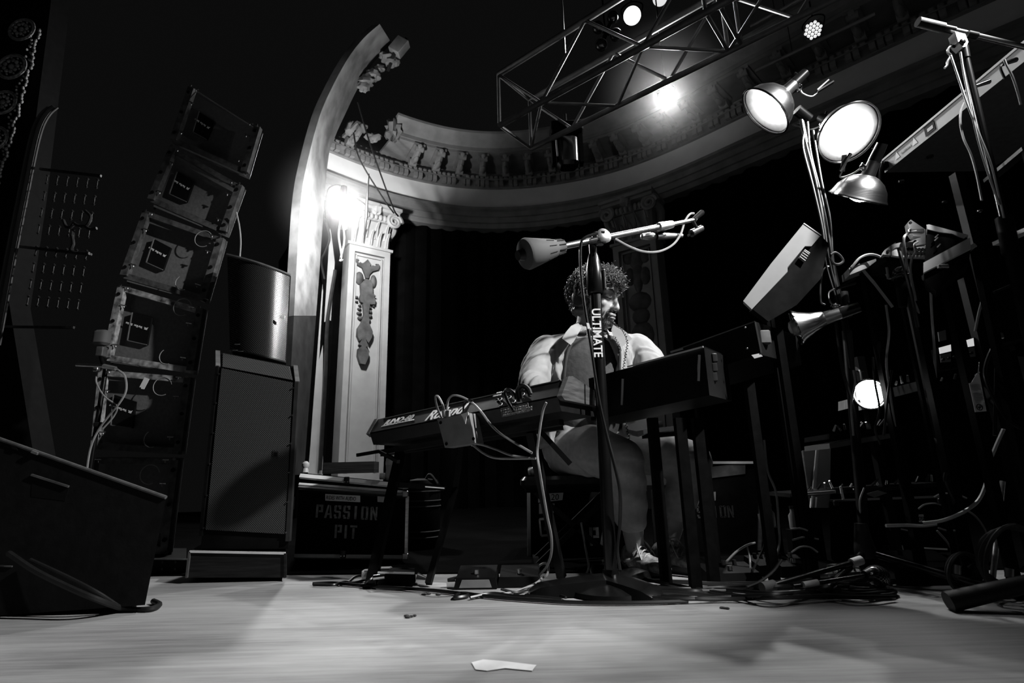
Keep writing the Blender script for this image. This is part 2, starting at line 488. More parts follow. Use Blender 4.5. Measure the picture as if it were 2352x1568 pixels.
# ------------------------------------------------------------------ pilasters
def pilaster(name, pl, pr, zt, PM='plaster'):
    """Panelled pilaster whose face runs from plan point pl to pr; zt = underside of the capital."""
    pl, pr = V((pl.x, pl.y, 0)), V((pr.x, pr.y, 0))
    xd = (pr - pl).normalized(); nd = V((xd.y, -xd.x, 0)); W = (pr - pl).length
    Z = V((0, 0, 1)); T = struct(name, (pl + pr) / 2)
    L = lambda u, n, z: pl + xd * (u * W) + nd * n + Z * z
    def slab(nm, u0, u1, n0, n1, z0, z1, m_=None):
        return MB().hexa([L(u0, n1, z0), L(u1, n1, z0), L(u1, n0, z0), L(u0, n0, z0), L(u0, n1, z1), L(u1, n1, z1), L(u1, n0, z1), L(u0, n0, z1)]).build(nm, m_ or PM, T)
    slab('shaft', 0, 1, -.22, .0, .25, zt)
    slab('plinth', -.06, 1.06, -.25, .06, 0, .25, 'wood_dark')
    fw = .13
    for (a, b_) in ((0, fw), (1 - fw, 1)): slab('stile', a, b_, 0, .05, .25, zt)
    slab('rail', fw, 1 - fw, 0, .05, zt - fw * W * 1.1, zt); slab('rail', fw, 1 - fw, 0, .05, .25, .45)
    i0, i1, zz = fw + .045, 1 - fw - .045, zt - fw * W * 1.1 - .045 * W
    for (a, b_) in ((i0, i0 + .03), (i1 - .03, i1)): slab('panel_moulding', a, b_, 0, .025, .47, zz)
    slab('panel_moulding', i0, i1, 0, .025, zz - .03 * W, zz)
    # necking under the capital
    slab('necking', -.05, 1.05, -.24, .07, zt, zt + .035); 
    # capital
    h = .62 * S
    cb = MB().loft([[L(.04 - e, n1, z), L(.96 + e, n1, z), L(.96 + e, -.22, z), L(.04 - e, -.22, z)] for z, e, n1 in ((zt + .035, 0, .03), (zt + h * .45, .0, .035), (zt + h * .72, .05, .09), (zt + h * .80, .1, .14))], True)
    cb.build('capital_bell', PM, T)
    for row, (z0, hh, k, off) in enumerate(((zt + .04, h * .34, 5, .0), (zt + h * .26, h * .38, 4, .5))):
        for j in range(k):
            u = (j + .5 + (0 if row == 0 else 0)) / k
            wl = .13 if row == 0 else .14
            lf = MB(); rr = []
            for s_ in range(7):
                t = s_ / 6; z = z0 + hh * t; w_ = wl * (1 - .55 * t ** 3) * (.92 + .12 * math.sin(t * 19)); n0 = .03 + .03 * math.sin(t * PI * .6) + (.075 * max(0, t - .6) / .4)
                z -= .05 * hh * max(0, t - .85) / .15
                rr.append([L(u - w_ * .5, n0, z), L(u - w_ * .18, n0 + .022, z), L(u, n0 + .008, z), L(u + w_ * .18, n0 + .022, z), L(u + w_ * .5, n0, z), L(u + w_ * .3, n0 - .035, z), L(u - w_ * .3, n0 - .035, z)])
            lf.loft(rr, True).build('acanthus_leaf', PM, T)
    slab('echinus', -.02, 1.02, -.2, .12, zt + h * .66, zt + h * .72)
    for j in range(8):
        u = .12 + j * .76 / 7
        MB().ell(L(u, .13, zt + h * .75), (.028, .03, .045), n=10, m=6).build('egg', PM, T)
    for sgn, u in ((-1, .0), (1, 1.0)):
        sp = []
        for k in range(44):
            a = k / 43 * 4.2 * PI; r_ = .115 * S * (1 - k / 52)
            sp.append(L(u, .15, zt + h * .72) + xd * (-sgn * -r_ * math.cos(a)) + Z * (r_ * math.sin(a)))
        vo = MB().tube(sp, [.03 * (1 - .5 * k / 44) for k in range(44)], 6)
        vo.build('volute', PM, T)
        MB().tube(catmull([L(u, .10, zt + h * .84), L(u + sgn * .12, -.02, zt + h * .66), L(u + sgn * .06, -.12, zt + h * .48)], 6), .05, 8).build('volute_side', PM, T)
    slab('abacus', -.10, 1.10, -.22, .20, zt + h * .86, zt + h * .93)
    slab('abacus_lip', -.13, 1.13, -.22, .24, zt + h * .93, zt + h)
    rocky(L(.5, .2, zt + h * .88), (.07, .05, .07), 12, amp=.25).build('rosette', PM, T)
    return T, L, xd, nd, W
zt = P(846, 576, 7.28).z
def plan_px_pt(px, py, lift):
    i = idx_at(px, ZF); return plan[i] + NR[i][0] * lift
pA, pB = P(800, 566, 7.07), P(893, 587, 7.42)
TP, LP_, xdP, ndP, WP = pilaster('trim_2', pA, pB, zt)
plP = V((pA.x, pA.y, 0))
def on_pil(cx, cy, lift=.0):           # crop coordinates -> point on the pilaster face
    d = ray(790 + cx / 5.81, 580 + cy / 5.81); k = (plP + ndP * lift - CP).dot(ndP) / d.dot(ndP)
    return CP + d * k
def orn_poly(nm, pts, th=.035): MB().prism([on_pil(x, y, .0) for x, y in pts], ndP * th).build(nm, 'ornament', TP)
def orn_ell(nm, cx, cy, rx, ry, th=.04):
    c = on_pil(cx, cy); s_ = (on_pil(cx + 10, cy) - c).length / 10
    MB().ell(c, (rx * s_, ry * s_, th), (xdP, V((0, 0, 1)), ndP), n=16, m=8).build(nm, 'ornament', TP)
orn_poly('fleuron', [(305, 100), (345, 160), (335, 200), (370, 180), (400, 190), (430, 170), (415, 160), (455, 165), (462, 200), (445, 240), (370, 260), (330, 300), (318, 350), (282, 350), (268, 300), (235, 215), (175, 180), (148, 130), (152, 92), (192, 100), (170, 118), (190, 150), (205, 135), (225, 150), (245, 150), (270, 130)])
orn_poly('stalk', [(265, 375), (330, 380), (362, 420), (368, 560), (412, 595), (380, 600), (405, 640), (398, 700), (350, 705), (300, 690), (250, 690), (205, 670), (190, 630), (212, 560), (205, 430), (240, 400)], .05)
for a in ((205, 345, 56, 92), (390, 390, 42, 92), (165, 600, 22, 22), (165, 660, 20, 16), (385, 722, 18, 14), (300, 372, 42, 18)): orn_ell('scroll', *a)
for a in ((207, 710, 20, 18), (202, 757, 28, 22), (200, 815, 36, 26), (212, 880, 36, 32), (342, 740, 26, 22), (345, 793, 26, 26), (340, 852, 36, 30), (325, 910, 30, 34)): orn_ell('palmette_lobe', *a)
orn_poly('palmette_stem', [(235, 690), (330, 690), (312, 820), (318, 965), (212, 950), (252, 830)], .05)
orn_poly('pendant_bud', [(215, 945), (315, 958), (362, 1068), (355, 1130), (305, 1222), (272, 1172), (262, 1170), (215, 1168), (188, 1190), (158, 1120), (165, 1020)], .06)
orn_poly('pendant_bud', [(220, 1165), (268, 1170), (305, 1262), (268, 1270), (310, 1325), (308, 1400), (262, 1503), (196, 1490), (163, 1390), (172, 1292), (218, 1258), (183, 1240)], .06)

# pilaster deep in the shade behind the player, shade put into its plaster
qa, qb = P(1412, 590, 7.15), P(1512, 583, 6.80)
TQ, LQ, xdQ, ndQ, WQ = pilaster('trim_3', qa, qb, P(1460, 560, 7.0).z, 'plaster_shaded')
def orn2(nm, u, zc, ru, rz, th=.03):
    MB().ell(LQ(u, .0, zc), (ru * WQ, rz, th), (xdQ, V((0, 0, 1)), ndQ), n=14, m=8).build(nm, 'ornament', TQ)
zq = P(1460, 560, 7.0).z
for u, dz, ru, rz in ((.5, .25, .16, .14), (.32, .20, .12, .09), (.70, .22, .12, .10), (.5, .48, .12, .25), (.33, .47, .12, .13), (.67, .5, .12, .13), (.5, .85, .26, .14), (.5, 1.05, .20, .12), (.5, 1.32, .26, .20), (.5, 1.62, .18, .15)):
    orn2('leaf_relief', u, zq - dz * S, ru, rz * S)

# ------------------------------------------------------------------ proscenium reveal: the pale curved jamb
lft = [(675, 725), (682, 600), (690, 470), (703, 385), (733, 270), (763, 200), (800, 133), (835, 88), (872, 55)]
rgt = [(726, 725), (734, 620), (743, 490), (755, 358), (772, 308), (793, 262), (820, 206), (856, 146), (900, 100)]
l3 = catmull([P(x, y, 5.9) for x, y in lft], 5); r3 = catmull([P(x, y, 6.75) for x, y in rgt], 5)
MB().loft([[a, b_, b_ + V((-.10, .02, 0)), a + V((-.10, .02, 0))] for a, b_ in zip(l3, r3)], True).build('trim_4', 'plaster_old')['kind'] = 'structure'
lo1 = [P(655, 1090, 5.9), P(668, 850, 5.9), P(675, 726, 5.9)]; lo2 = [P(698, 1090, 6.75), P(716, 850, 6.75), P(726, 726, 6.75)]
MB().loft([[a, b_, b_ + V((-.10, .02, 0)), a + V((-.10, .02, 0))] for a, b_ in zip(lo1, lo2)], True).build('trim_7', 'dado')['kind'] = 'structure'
# narrow return between jamb and pilaster
ret = MB().prism([P(733, 500, 6.95), P(756, 505, 7.05), P(762, 560, 7.05), P(766, 600, 7.05), P(757, 735, 7.05), P(742, 740, 7.05), P(738, 1090, 7.05), P(706, 1090, 6.95), P(716, 830, 6.95), P(730, 620, 6.95)], (0.03, .12, 0)).build('trim_5', 'plaster'); ret['kind'] = 'structure'
wb = MB().prism([P(640, 1140, 7.25), P(808, 1140, 7.25), P(815, 430, 7.25), P(745, 430, 7.25), P(640, 600, 7.3)], (0, .1, 0)).build('wall_side', 'drape'); wb['kind'] = 'structure'
# broken plaster near the spring of the arch and the box fixed to it
tb = struct('trim_6', P(845, 180, 6.6))
for k, (x, y, r_) in enumerate(((842, 186, .10), (858, 172, .09), (836, 200, .07), (872, 158, .06), (895, 138, .10), (908, 144, .06), (880, 128, .06))):
    rocky(P(x, y, 6.6), (r_, r_ * .8, r_ * .8), 20 + k, amp=.28).build('plaster_lump', 'plaster_old', tb)
bx_c = P(917, 108, 6.5); ax_b = (P(938, 97, 6.5) - P(900, 122, 6.5)); 
d1 = (P(921, 90, 6.5) - P(894, 122, 6.5)).normalized(); d2 = V((0, 1, 0)); d3 = d1.cross(d2).normalized(); d2 = d3.cross(d1)
fb = thing('flood_light', bx_c - V((0, 0, .1)), 'small pale box fixture on the broken plaster at the top of the arch', 'light fixture')
MB().rbox(bx_c, (.22, .12, .16), .012, (d1, d2, d3)).build('housing', 'plaster_old', fb)
MB().cyl(bx_c + d1 * .11, bx_c + d1 * .15, .02).build('stud', 'dark_metal', fb)
MB().bar(bx_c - d1 * .10, bx_c - d1 * .3 + V((0, .12, 0)), .04, .04).build('bracket', 'dark_metal', fb)

def bloom_haze(c, R_, dens, label):  # scatter sphere fading outwards, added to stand in for lens bloom
    m = bpy.data.materials.new('bloom_haze_' + str(len(MATS))); m.use_nodes = True; nt = m.node_tree; nt.nodes.clear(); MATS[m.name] = m
    out = nt.nodes.new('ShaderNodeOutputMaterial'); vs = nt.nodes.new('ShaderNodeVolumeScatter'); vs.inputs['Anisotropy'].default_value = .3
    tc = nt.nodes.new('ShaderNodeTexCoord'); ln = nt.nodes.new('ShaderNodeVectorMath'); ln.operation = 'LENGTH'
    nt.links.new(tc.outputs['Object'], ln.inputs[0])
    mr = nt.nodes.new('ShaderNodeMapRange'); mr.interpolation_type = 'SMOOTHSTEP'; mr.inputs['From Min'].default_value = R_; mr.inputs['From Max'].default_value = 0.0; mr.inputs['To Min'].default_value = 0; mr.inputs['To Max'].default_value = dens
    nt.links.new(ln.outputs['Value'], mr.inputs['Value']); nt.links.new(mr.outputs['Result'], vs.inputs['Density']); nt.links.new(vs.outputs[0], out.inputs['Volume'])
    o = MB().ell(c, R_, n=24, m=14).build('bloom_haze', m, at=c); tag(o, label, 'bloom_haze', kind='stuff'); return o
# ------------------------------------------------------------------ bare lamp by the capital
lc = P(788, 470, 5.6)
wl = thing('globe_work_lamp', lc - V((0, 0, .12)), 'glaring bare globe lamp hung beside the pale pilaster capital', 'lamp')
m_ = mat('globe_glow', 1.0, .4, emit=820.0)
MB().ell(lc, .085, n=24, m=14).build('globe', 'globe_glow', wl)
MB().cyl(lc + V((0, 0, .08)), lc + V((0, 0, .2)), .045, .03).build('socket', 'black', wl)
MB().tube(catmull([lc + V((0, 0, .2)), P(770, 425, 5.8), P(752, 440, 6.1), P(748, 500, 6.6)], 6), .008).build('cord', 'cable', wl)
bloom_haze(lc, .75, .07, 'scatter ball added for the bloom round the globe lamp by the capital')
bd0 = lc + V((.105, .41, 0)); bd1 = bd0 + V((.31, -.95, 0)) * .62
MB().bar(bd0, bd1, .46, .008, up=(1, 0, 0)).build('added_flap', 'black', wl)  # added flap, edge-on, to end the globe's light partway along the frieze
MB().bar(bd0 + V((0, 0, .22)), lc + V((0, 0, .17)), .012, .012).build('added_flap_arm', 'black', wl)
for k, pts in enumerate(([(783, 500, 6.6), (778, 540, 6.6), (784, 585, 6.6), (781, 600, 6.6)], [(786, 500, 6.6), (791, 550, 6.6), (783, 592, 6.6), (788, 598, 6.6)])):
    MB().tube(catmull([P(*p) for p in pts], 8), .012).build('loose_strap', 'cable_grey', wl)
wire = [[(822, 235, 6.2), (850, 330, 6.4), (900, 470, 6.6), (915, 497, 6.7)], [(812, 305, 6.3), (826, 365, 6.4), (880, 455, 6.6), (905, 490, 6.7)]]
for k, pts in enumerate(wire):
    tag(MB().tube(catmull([P(*p) for p in pts], 6), .010).build('hanging_wire', 'cable'), ('dark wire running from the arch down to the capital, the longer one', 'thinner dark wire hanging in front of the bright frieze')[k], 'wire')
tag(MB().tube(catmull([P(*p) for p in ((748, 505, 6.7), (757, 545, 6.7), (748, 575, 6.75), (738, 600, 6.8), (745, 640, 6.8))], 8), .014).build('loose_cable', 'cable'), 'dark cable looping down the jamb under the globe lamp', 'cable')
tag(MB().tube(catmull([P(*p) for p in ((770, 620, 6.9), (752, 740, 6.95), (748, 850, 6.95), (742, 960, 6.95), (735, 1080, 6.95))], 8), .022).build('conduit', 'dark_metal'), 'dark pipe running down the wall left of the pilaster', 'pipe')

# ------------------------------------------------------------------ ornate dark wall at the far left
YL = 4.6
wlft = struct('wall_left', P(60, 900, YL))
MB().prism([P(-260, 1250, YL + .05), P(110, 1250, YL + .05), P(20, 690, YL + .05), P(62, 430, YL + .05), P(110, 60, YL + .05), P(125, -60, YL + .05), P(-260, -60, YL + .05)], (0, .2, 0)).build('wall_panel', 'scrim', wlft)
def medallion(px, py, r):
    c = P(px, py, YL); s_ = mpp(c) * r
    m_ = MB().torus(c, (0, 1, 0), s_, s_ * .09, 30, 6).torus(c, (0, 1, 0), s_ * 1.15, s_ * .05, 30, 6)
    for k in range(9):
        a = k * 2 * PI / 9
        m_.ell(c + V((math.cos(a) * s_ * .52, -.01, math.sin(a) * s_ * .52)), (s_ * .17, s_ * .10, s_ * .17), n=8, m=5)
        m_.ell(c + V((math.cos(a + .3) * s_ * .78, -.01, math.sin(a + .3) * s_ * .78)), (s_ * .09, s_ * .08, s_ * .09), n=6, m=4)
    m_.ell(c, (s_ * .26, s_ * .16, s_ * .26), n=10, m=6)
    m_.build('medallion', 'medallion_gilt', wlft)
for a in ((50, 68, 26), (27, 153, 29), (7, 235, 27), (-14, 318, 28), (-36, 400, 28)): medallion(*a)
bd_ = MB()
for k in range(46):
    t = k / 45; c = P(92 - 95 * t + random.uniform(-4, 4), 70 + 350 * t, YL); s_ = mpp(c)
    bd_.ell(c, (s_ * 3.4, s_ * 3, s_ * 5), n=7, m=5)
    c = P(78 - 95 * t + random.uniform(-7, 7), 75 + 350 * t, YL); bd_.ell(c, (s_ * 2.6, s_ * 3, s_ * 3), n=6, m=4)
tag(bd_.build('leaf_border', 'medallion_gilt', wlft), kind='stuff')
arc = [(120, 244), (104, 258), (90, 280), (80, 308), (70, 350), (56, 420), (40, 500), (22, 590), (4, 690), (-14, 790)]
for k, (dx, r_) in enumerate(((-9, .010), (-4, .008), (4, .018), (13, .008))):
    MB().tube(catmull([P(x + dx, y + abs(dx) * .2, YL - .05) for x, y in arc], 6), r_, 8).build('arch_moulding', 'panel_grey', wlft)
spn = None
for rr in range(8):
    for cc in range(6):
        py = 412 + rr * 38 + (12 if rr > 3 else 0) + cc * 2; px_ = 108 + cc * 23 - rr * 6.3
        c = P(px_, py, YL)
        if spn is None:
            s_ = mpp(c); spn = MB().lathe(c - V((0, 0, s_ * 13)), (0, 0, 1), [(0, s_ * .6), (s_ * 3, s_ * 3), (s_ * 6, s_ * 1), (s_ * 12, s_ * 1.6), (s_ * 20, s_ * 1), (s_ * 23, s_ * 3.4), (s_ * 26, s_ * .6)], 8, True).build('lattice_spindle', 'medallion', wlft); c0 = c
        else: copy_part(spn, wlft, c - c0)
for a, b_ in (((92, 388), (232, 404)), ((44, 566), (210, 584)), ((4, 750), (170, 752))):
    MB().bar(P(*a, YL), P(*b_, YL), .018, .018).build('lattice_rail', 'medallion', wlft)
sc = thing('wall_sconce', P(165, 580, YL - .1), 'ornate curled metal sconce fixed to the dark lattice at far left', 'sconce')
for pts in (((145, 505), (152, 520), (162, 522), (170, 512)), ((196, 484), (208, 497), (204, 512), (198, 520), (208, 526), (222, 524)), ((165, 540), (168, 560), (164, 578), (205, 582)), ((170, 512), (180, 518), (198, 520))):
    MB().tube(catmull([P(x, y, YL - .1) for x, y in pts], 6), .012, 7).build('scroll_arm', 'medallion', sc)
MB().bar(P(165, 578, YL - .1), P(168, 530, YL), .02, .03).build('back_plate', 'medallion', sc)
# ================================================================== loudspeakers and cases on the left
def Q(pts, Y): return [P(x, y, Y) for x, y in pts]
def away(px, L):            # horizontal direction leading away from the viewer's side of the stage
    d = ray(px, 1100); d.z = 0; return d.normalized() * L
def grille_mat(name, pitch, c=.10, rough=.3, metal=.6, hole=.33):
    m = mat(name, c, rough, metal=metal); nt = m.node_tree; b = nt.nodes['Principled BSDF']
    tc = nt.nodes.new('ShaderNodeTexCoord'); sp = nt.nodes.new('ShaderNodeSeparateXYZ'); cb = nt.nodes.new('ShaderNodeCombineXYZ')
    nt.links.new(tc.outputs['Object'], sp.inputs[0])
    ad = nt.nodes.new('ShaderNodeMath'); ad.operation = 'ADD'
    nt.links.new(sp.outputs[0], ad.inputs[0]); nt.links.new(sp.outputs[1], ad.inputs[1])
    nt.links.new(ad.outputs[0], cb.inputs[0]); nt.links.new(sp.outputs[2], cb.inputs[1])
    mp = nt.nodes.new('ShaderNodeMapping'); mp.inputs['Rotation'].default_value = (0, 0, PI / 4); nt.links.new(cb.outputs[0], mp.inputs[0])
    vo = nt.nodes.new('ShaderNodeTexVoronoi'); vo.voronoi_dimensions = '2D'; vo.inputs['Scale'].default_value = 1 / pitch; vo.inputs['Randomness'].default_value = 0
    nt.links.new(mp.outputs[0], vo.inputs['Vector'])
    lt = nt.nodes.new('ShaderNodeMath'); lt.operation = 'GREATER_THAN'; lt.inputs[1].default_value = hole; nt.links.new(vo.outputs['Distance'], lt.inputs[0])
    mx = nt.nodes.new('ShaderNodeMix'); mx.data_type = 'RGBA'
    mx.inputs['A'].default_value = (.003, .003, .003, 1); mx.inputs['B'].default_value = (c, c, c, 1)
    nt.links.new(lt.outputs[0], mx.inputs['Factor']); nt.links.new(mx.outputs['Result'], b.inputs['Base Color'])
    ml = nt.nodes.new('ShaderNodeMath'); ml.operation = 'MULTIPLY'; ml.inputs[1].default_value = .5
    nt.links.new(lt.outputs[0], ml.inputs[0]); nt.links.new(ml.outputs[0], b.inputs['Specular IOR Level'])
    me_ = nt.nodes.new('ShaderNodeMath'); me_.operation = 'MULTIPLY'; me_.inputs[1].default_value = metal
    nt.links.new(lt.outputs[0], me_.inputs[0]); nt.links.new(me_.outputs[0], b.inputs['Metallic'])
    return m
grille_mat('perf_grille', .0062, c=.11, rough=.45, metal=.3)
grille_mat('perf_gloss', .0068, c=.14, rough=.26, metal=.7, hole=.40)

# ------------------------------------------------------------------ line array, ground stacked
YA = 3.0
boxes = [
 dict(q=[(446, 203), (596, 293), (564, 402), (402, 330)], w=[(458, 257), (493, 279), (475, 321), (444, 304)], top=False, lab='topmost cabinet of the tall line array stack'),
 dict(q=[(404, 340), (556, 426), (516, 538), (351, 466)], w=[(408, 395), (446, 417), (429, 464), (390, 446)], top=True, lab='second cabinet from the top of the line array stack'),
 dict(q=[(344, 486), (513, 546), (470, 692), (289, 640)], w=[(355, 549), (393, 569), (375, 620), (337, 603)], top=True, lab='third cabinet from the top of the line array stack'),
 dict(q=[(287, 656), (466, 707), (442, 857), (251, 828)], w=[(305, 718), (349, 731), (338, 792), (294, 782)], top=True, lab='line array cabinet with the pale scuffed front rail, fourth from top'),
 dict(q=[(243, 848), (438, 864), (414, 1042), (225, 1030)], w=[(262, 906), (312, 922), (304, 983), (256, 976)], top=True, lab='line array cabinet with a strip of white tape hanging over it'),
 dict(q=[(220, 1048), (410, 1050), (383, 1270), (196, 1265)], w=None, top=True, lab='lowest line array cabinet, half hidden behind the floor monitor'),
]
FX = V((0, -1, 0))
for bi, B in enumerate(boxes):
    c = Q(B['q'], YA); TL, TR, BR, BL = c; TRx, BRx = B['q'][1], B['q'][2]
    th = thing('line_array_cabinet', (BL + BR) / 2 + V((0, .25, 0)), B['lab'], 'speaker', 'line array cabinets')
    ins = [p + V((0, .045, 0)) for p in c]
    bul = [BL + (TL - BL) * t + V((-.05 * math.sin(PI * (.12 + .76 * t)), .05, 0)) + (BL - BR).normalized() * .012 for t in (0, .25, .5, .75, 1)]
    MB().prism([ins[1], ins[2]] + [bul[0]] + bul[1:4] + [bul[4]], ray((TRx[0] + BRx[0]) / 2 + 14, (TRx[1] + BRx[1]) / 2 + 6).normalized() * .45).build('cabinet', 'array_side', th)
    MB().tube([p + V((-.012, .03, 0)) for p in bul], .006, 5).build('grille_edge', 'perf_grille', th)
    up = (TL - BL).normalized(); rt = (BR - BL).normalized(); sz = (TL - BL).length
    bw = .036 if bi < 4 else .034
    worn = bi in (3, 4)
    MB().bar(BL + (TL - BL) * .03 + FX * .012, TL - (TL - BL) * .03 + FX * .012, bw, .03, up=FX).build('frame_post', 'rig_worn' if worn else 'rig_frame', th)
    MB().bar(BR + (TR - BR) * .03 + FX * .012, TR - (TR - BR) * .03 + FX * .012, bw, .03, up=FX).build('frame_post', 'rig_frame', th)
    MB().bar(BL + up * .012, BR + up * .012, .03, .03, up=FX).build('frame_rail', 'rig_worn' if bi == 3 else 'rig_frame', th)
    if B['top']:
        MB().bar(TL - up * .02 + rt * .01, TR - up * .02, .028, .028, up=FX).build('frame_rail', 'rig_worn' if worn else 'rig_frame', th)
    else:
        MB().tube([TL - up * .01 + rt * .02, TR - up * .02], .004).build('safety_wire', 'cable_grey', th)
    for (a, b_) in ((BL, TL), (BR, TR)):
        for t in (.14, .5, .86):
            p = a + (b_ - a) * t + FX * .03
            MB().cyl(p, p + FX * .004, .009, n=10).build('pin_hole', 'ink', th)
        for t in (.2, .72, .97):
            p = a + (b_ - a) * t + FX * .03 + rt * (.022 if a is BL else -.024)
            MB().cyl(p, p + rt * .03 * (1 if a is BL else -1), .0035, n=6).build('lock_pin', 'steel', th)
            MB().ell(p + rt * (.018 if a is BL else -.018) - up * .008, (.004, .004, .009), n=6, m=4).build('pin_ring', 'steel', th)
        MB().cyl(b_ - (b_ - a) * .02 + FX * .03, b_ - (b_ - a) * .02 + FX * .035, .007, n=8).build('rivet', 'steel', th)
    for (ctr, R_, a0, a1) in ((BR + up * sz * .82 - rt * .10, .045, .2, 5.2), (BR + up * sz * .16 - rt * .13, .04, 2.2, 5.0)):
        if bi >= 2: MB().torus(ctr + FX * .015, FX, R_, .0022, 20, 5, a0, a1).build('lanyard', 'cable_grey', th)
    if B['w']:
        wq = [p for p in Q(B['w'], YA + .04)]
        MB().prism([p + FX * .002 for p in wq], (0, .012, 0)).build('recess_plate', 'ink', th)
        for k in (2, 3):
            MB().bar(wq[k] + FX * .004, wq[(k + 1) % 4] + FX * .004, .004, .006, up=FX).build('recess_lip', 'array_side', th)
        xd = (wq[0] - wq[1]).normalized(); yd = (wq[3] - wq[0]).normalized()
        yd = (yd - xd * yd.dot(xd)).normalized()
        st = wq[1] + (wq[2] - wq[1]) * .40 + xd * .010 + FX * .004
        text('lettering', 'JBL  VerTec  Series', .0155, 'letter_white', th, st, xd, yd, bold=.0003, sx=1.0 if bi > 2 else .9)
    if bi == 4:
        t0 = P(332, 866, YA - .06); xx = P(343, 870, YA - .06) - t0; yy = P(320, 889, YA - .06) - t0
        MB().prism([t0, t0 + xx, t0 + xx + yy * 1.02, t0 + xx * .45 + yy * 1.08, t0 + xx * .3 + yy * .95, t0 + yy], (0, .002, 0)).build('tape_strip', 'tape', th)
ab = thing('speaker_pedestal', (P(392, 1325, 2.9)).to_2d().to_3d(), 'black steel pedestal with bolts under the line array stack', 'pedestal')
MB().prism(Q([(340, 1284), (428, 1284), (426, 1328), (330, 1328)], 2.86), away(432, .5)).build('base_block', 'black_paint', ab)
for x in (375, 405):
    for y in (1290, 1306, 1318): MB().cyl(P(x - (y - 1290) * .06, y, 2.86), P(x - (y - 1290) * .06, y, 2.86) + FX * .006, .005, n=8).build('bolt', 'dark_metal', ab)
MB().bar(P(354, 1283, 2.86), P(432, 1284, 2.86), .006, .006).build('edge_trim', 'steel', ab)
# sling cable beside the stack
tag(MB().tube(catmull([P(*p) for p in ((543, 487, 2.93), (550, 520, 2.95), (553, 555, 2.95), (551, 590, 2.95), (550, 612, 2.95))], 6), .004).build('sling_cable', 'cable_grey'), 'thin grey cable hanging at the right edge of the line array', 'cable')

# ------------------------------------------------------------------ subwoofer on its plinth
YS = 2.62
ss = thing('subwoofer', P(562, 1262, YS + .2), 'tall black subwoofer with flat perforated grille and chamfered top', 'speaker')
fq = Q([(509, 845), (672, 878), (655, 1226), (472, 1216)], YS)       # grille face
oq = Q([(502, 842), (684, 878), (662, 1260), (461, 1260)], YS + .012) # cabinet outline
tq = Q([(502, 808), (680, 842)], YS + .10); AS = away(684, 1)
MB().prism(oq, AS * .45).build('cabinet', 'black_paint', ss)
body = MB().hexa([oq[0], oq[1], oq[1] + AS * .45, oq[0] + AS * .45, tq[0], tq[1], tq[1] + AS * .35, tq[0] + AS * .35]).build('cabinet_top', 'black_paint', ss)
MB().prism(fq, (0, .01, 0)).build('grille', 'perf_grille', ss)
g2 = Q([(511, 842), (670, 872)], YS); g3 = Q([(515, 812), (666, 842)], YS + .095)
MB().hexa([g2[0], g2[1], g2[1] + V((0, .012, 0)), g2[0] + V((0, .012, 0)), g3[0] + FX * .012, g3[1] + FX * .012, g3[1], g3[0]]).build('top_grille', 'perf_grille', ss)
MB().bar(oq[1] + FX * .004, oq[2] + FX * .004 + V((0, 0, .03)), .016, .02).build('edge_trim', 'grille', ss)
MB().bar(oq[0] + FX * .004, oq[3] + FX * .004 + V((0, 0, .05)), .012, .02).build('edge_trim', 'black_paint', ss)
for s_, (a, b_) in enumerate(((oq[0], tq[0]), (oq[1], tq[1]))):
    MB().bar(a + FX * .006, b_ + FX * .008, .018, .012).build('corner_guard', 'aluminium', ss)
for k in range(6):
    t = .04 + k * .19
    for a, b_ in ((fq[0], fq[3]), (fq[1], fq[2])):
        p = a + (b_ - a) * t + FX * .003 + (V((-.006, 0, 0)) if a is fq[0] else V((.006, 0, 0))); MB().cyl(p, p + FX * .004, .0035, n=8).build('screw', 'steel', ss)
bq = Q([(627, 1034), (640, 1036), (639, 1053), (626, 1051)], YS - .004)
MB().prism(bq, (0, .004, 0)).build('badge', 'grille', ss)
bq = Q([(630, 1038), (637, 1039), (636, 1048), (629, 1047)], YS - .006)
MB().prism(bq, (0, .003, 0)).build('badge_mark', 'ink', ss)

pl = thing('speaker_plinth', P(545, 1326, 2.66), 'low dark wooden box under the tall subwoofer', 'box')
pq = Q([(437, 1266), (656, 1270), (656, 1326), (430, 1326)], 2.575)
MB().prism(pq, away(656, .46)).build('box_body', 'wood_dark', pl)
for a, b_, m_ in ((0, 1, 'case_edge'), (0, 3, 'wedge_edge'), (1, 2, 'wood_dark')):
    MB().bar(pq[a] + FX * .003, pq[b_] + FX * .003, .008, .008).build('edge_strip', m_, pl)

# ------------------------------------------------------------------ top cabinet with curved grille
YT = 2.78
ts = thing('curved_speaker', P(600, 820, YT + .15), 'small black loudspeaker with a curved glossy grille standing on the subwoofer', 'speaker')
def arc_pt(u, top):
    xl, xr = (522, 666) if top else (528, 655)
    yl, yr = (585, 632) if top else (804, 832)
    x = xl + (xr - xl) * u; y = yl + (yr - yl) * u - (10 if top else 6) * math.sin(PI * u) * .4
    return P(x, y, YT + .10 - .13 * math.sin(PI * (.18 + .72 * u)))
us = [i / 14 for i in range(15)]
rg = [[arc_pt(u, False) for u in us], [arc_pt(u, True) for u in us]]
gm = MB().loft([[b_, t_] for b_, t_ in zip(rg[0], rg[1])], False, False)
gm.loft([[b_ + V((0, .012, 0)), t_ + V((0, .012, 0))] for b_, t_ in zip(rg[0], rg[1])], False, False)
gm.build('grille', 'perf_gloss', ts)
MB().tube(rg[1], .008, 6).build('top_rim', 'wedge_edge', ts)
MB().tube(rg[0], .007, 6).build('bottom_rim', 'black_gloss', ts)
bk = away(666, .32)
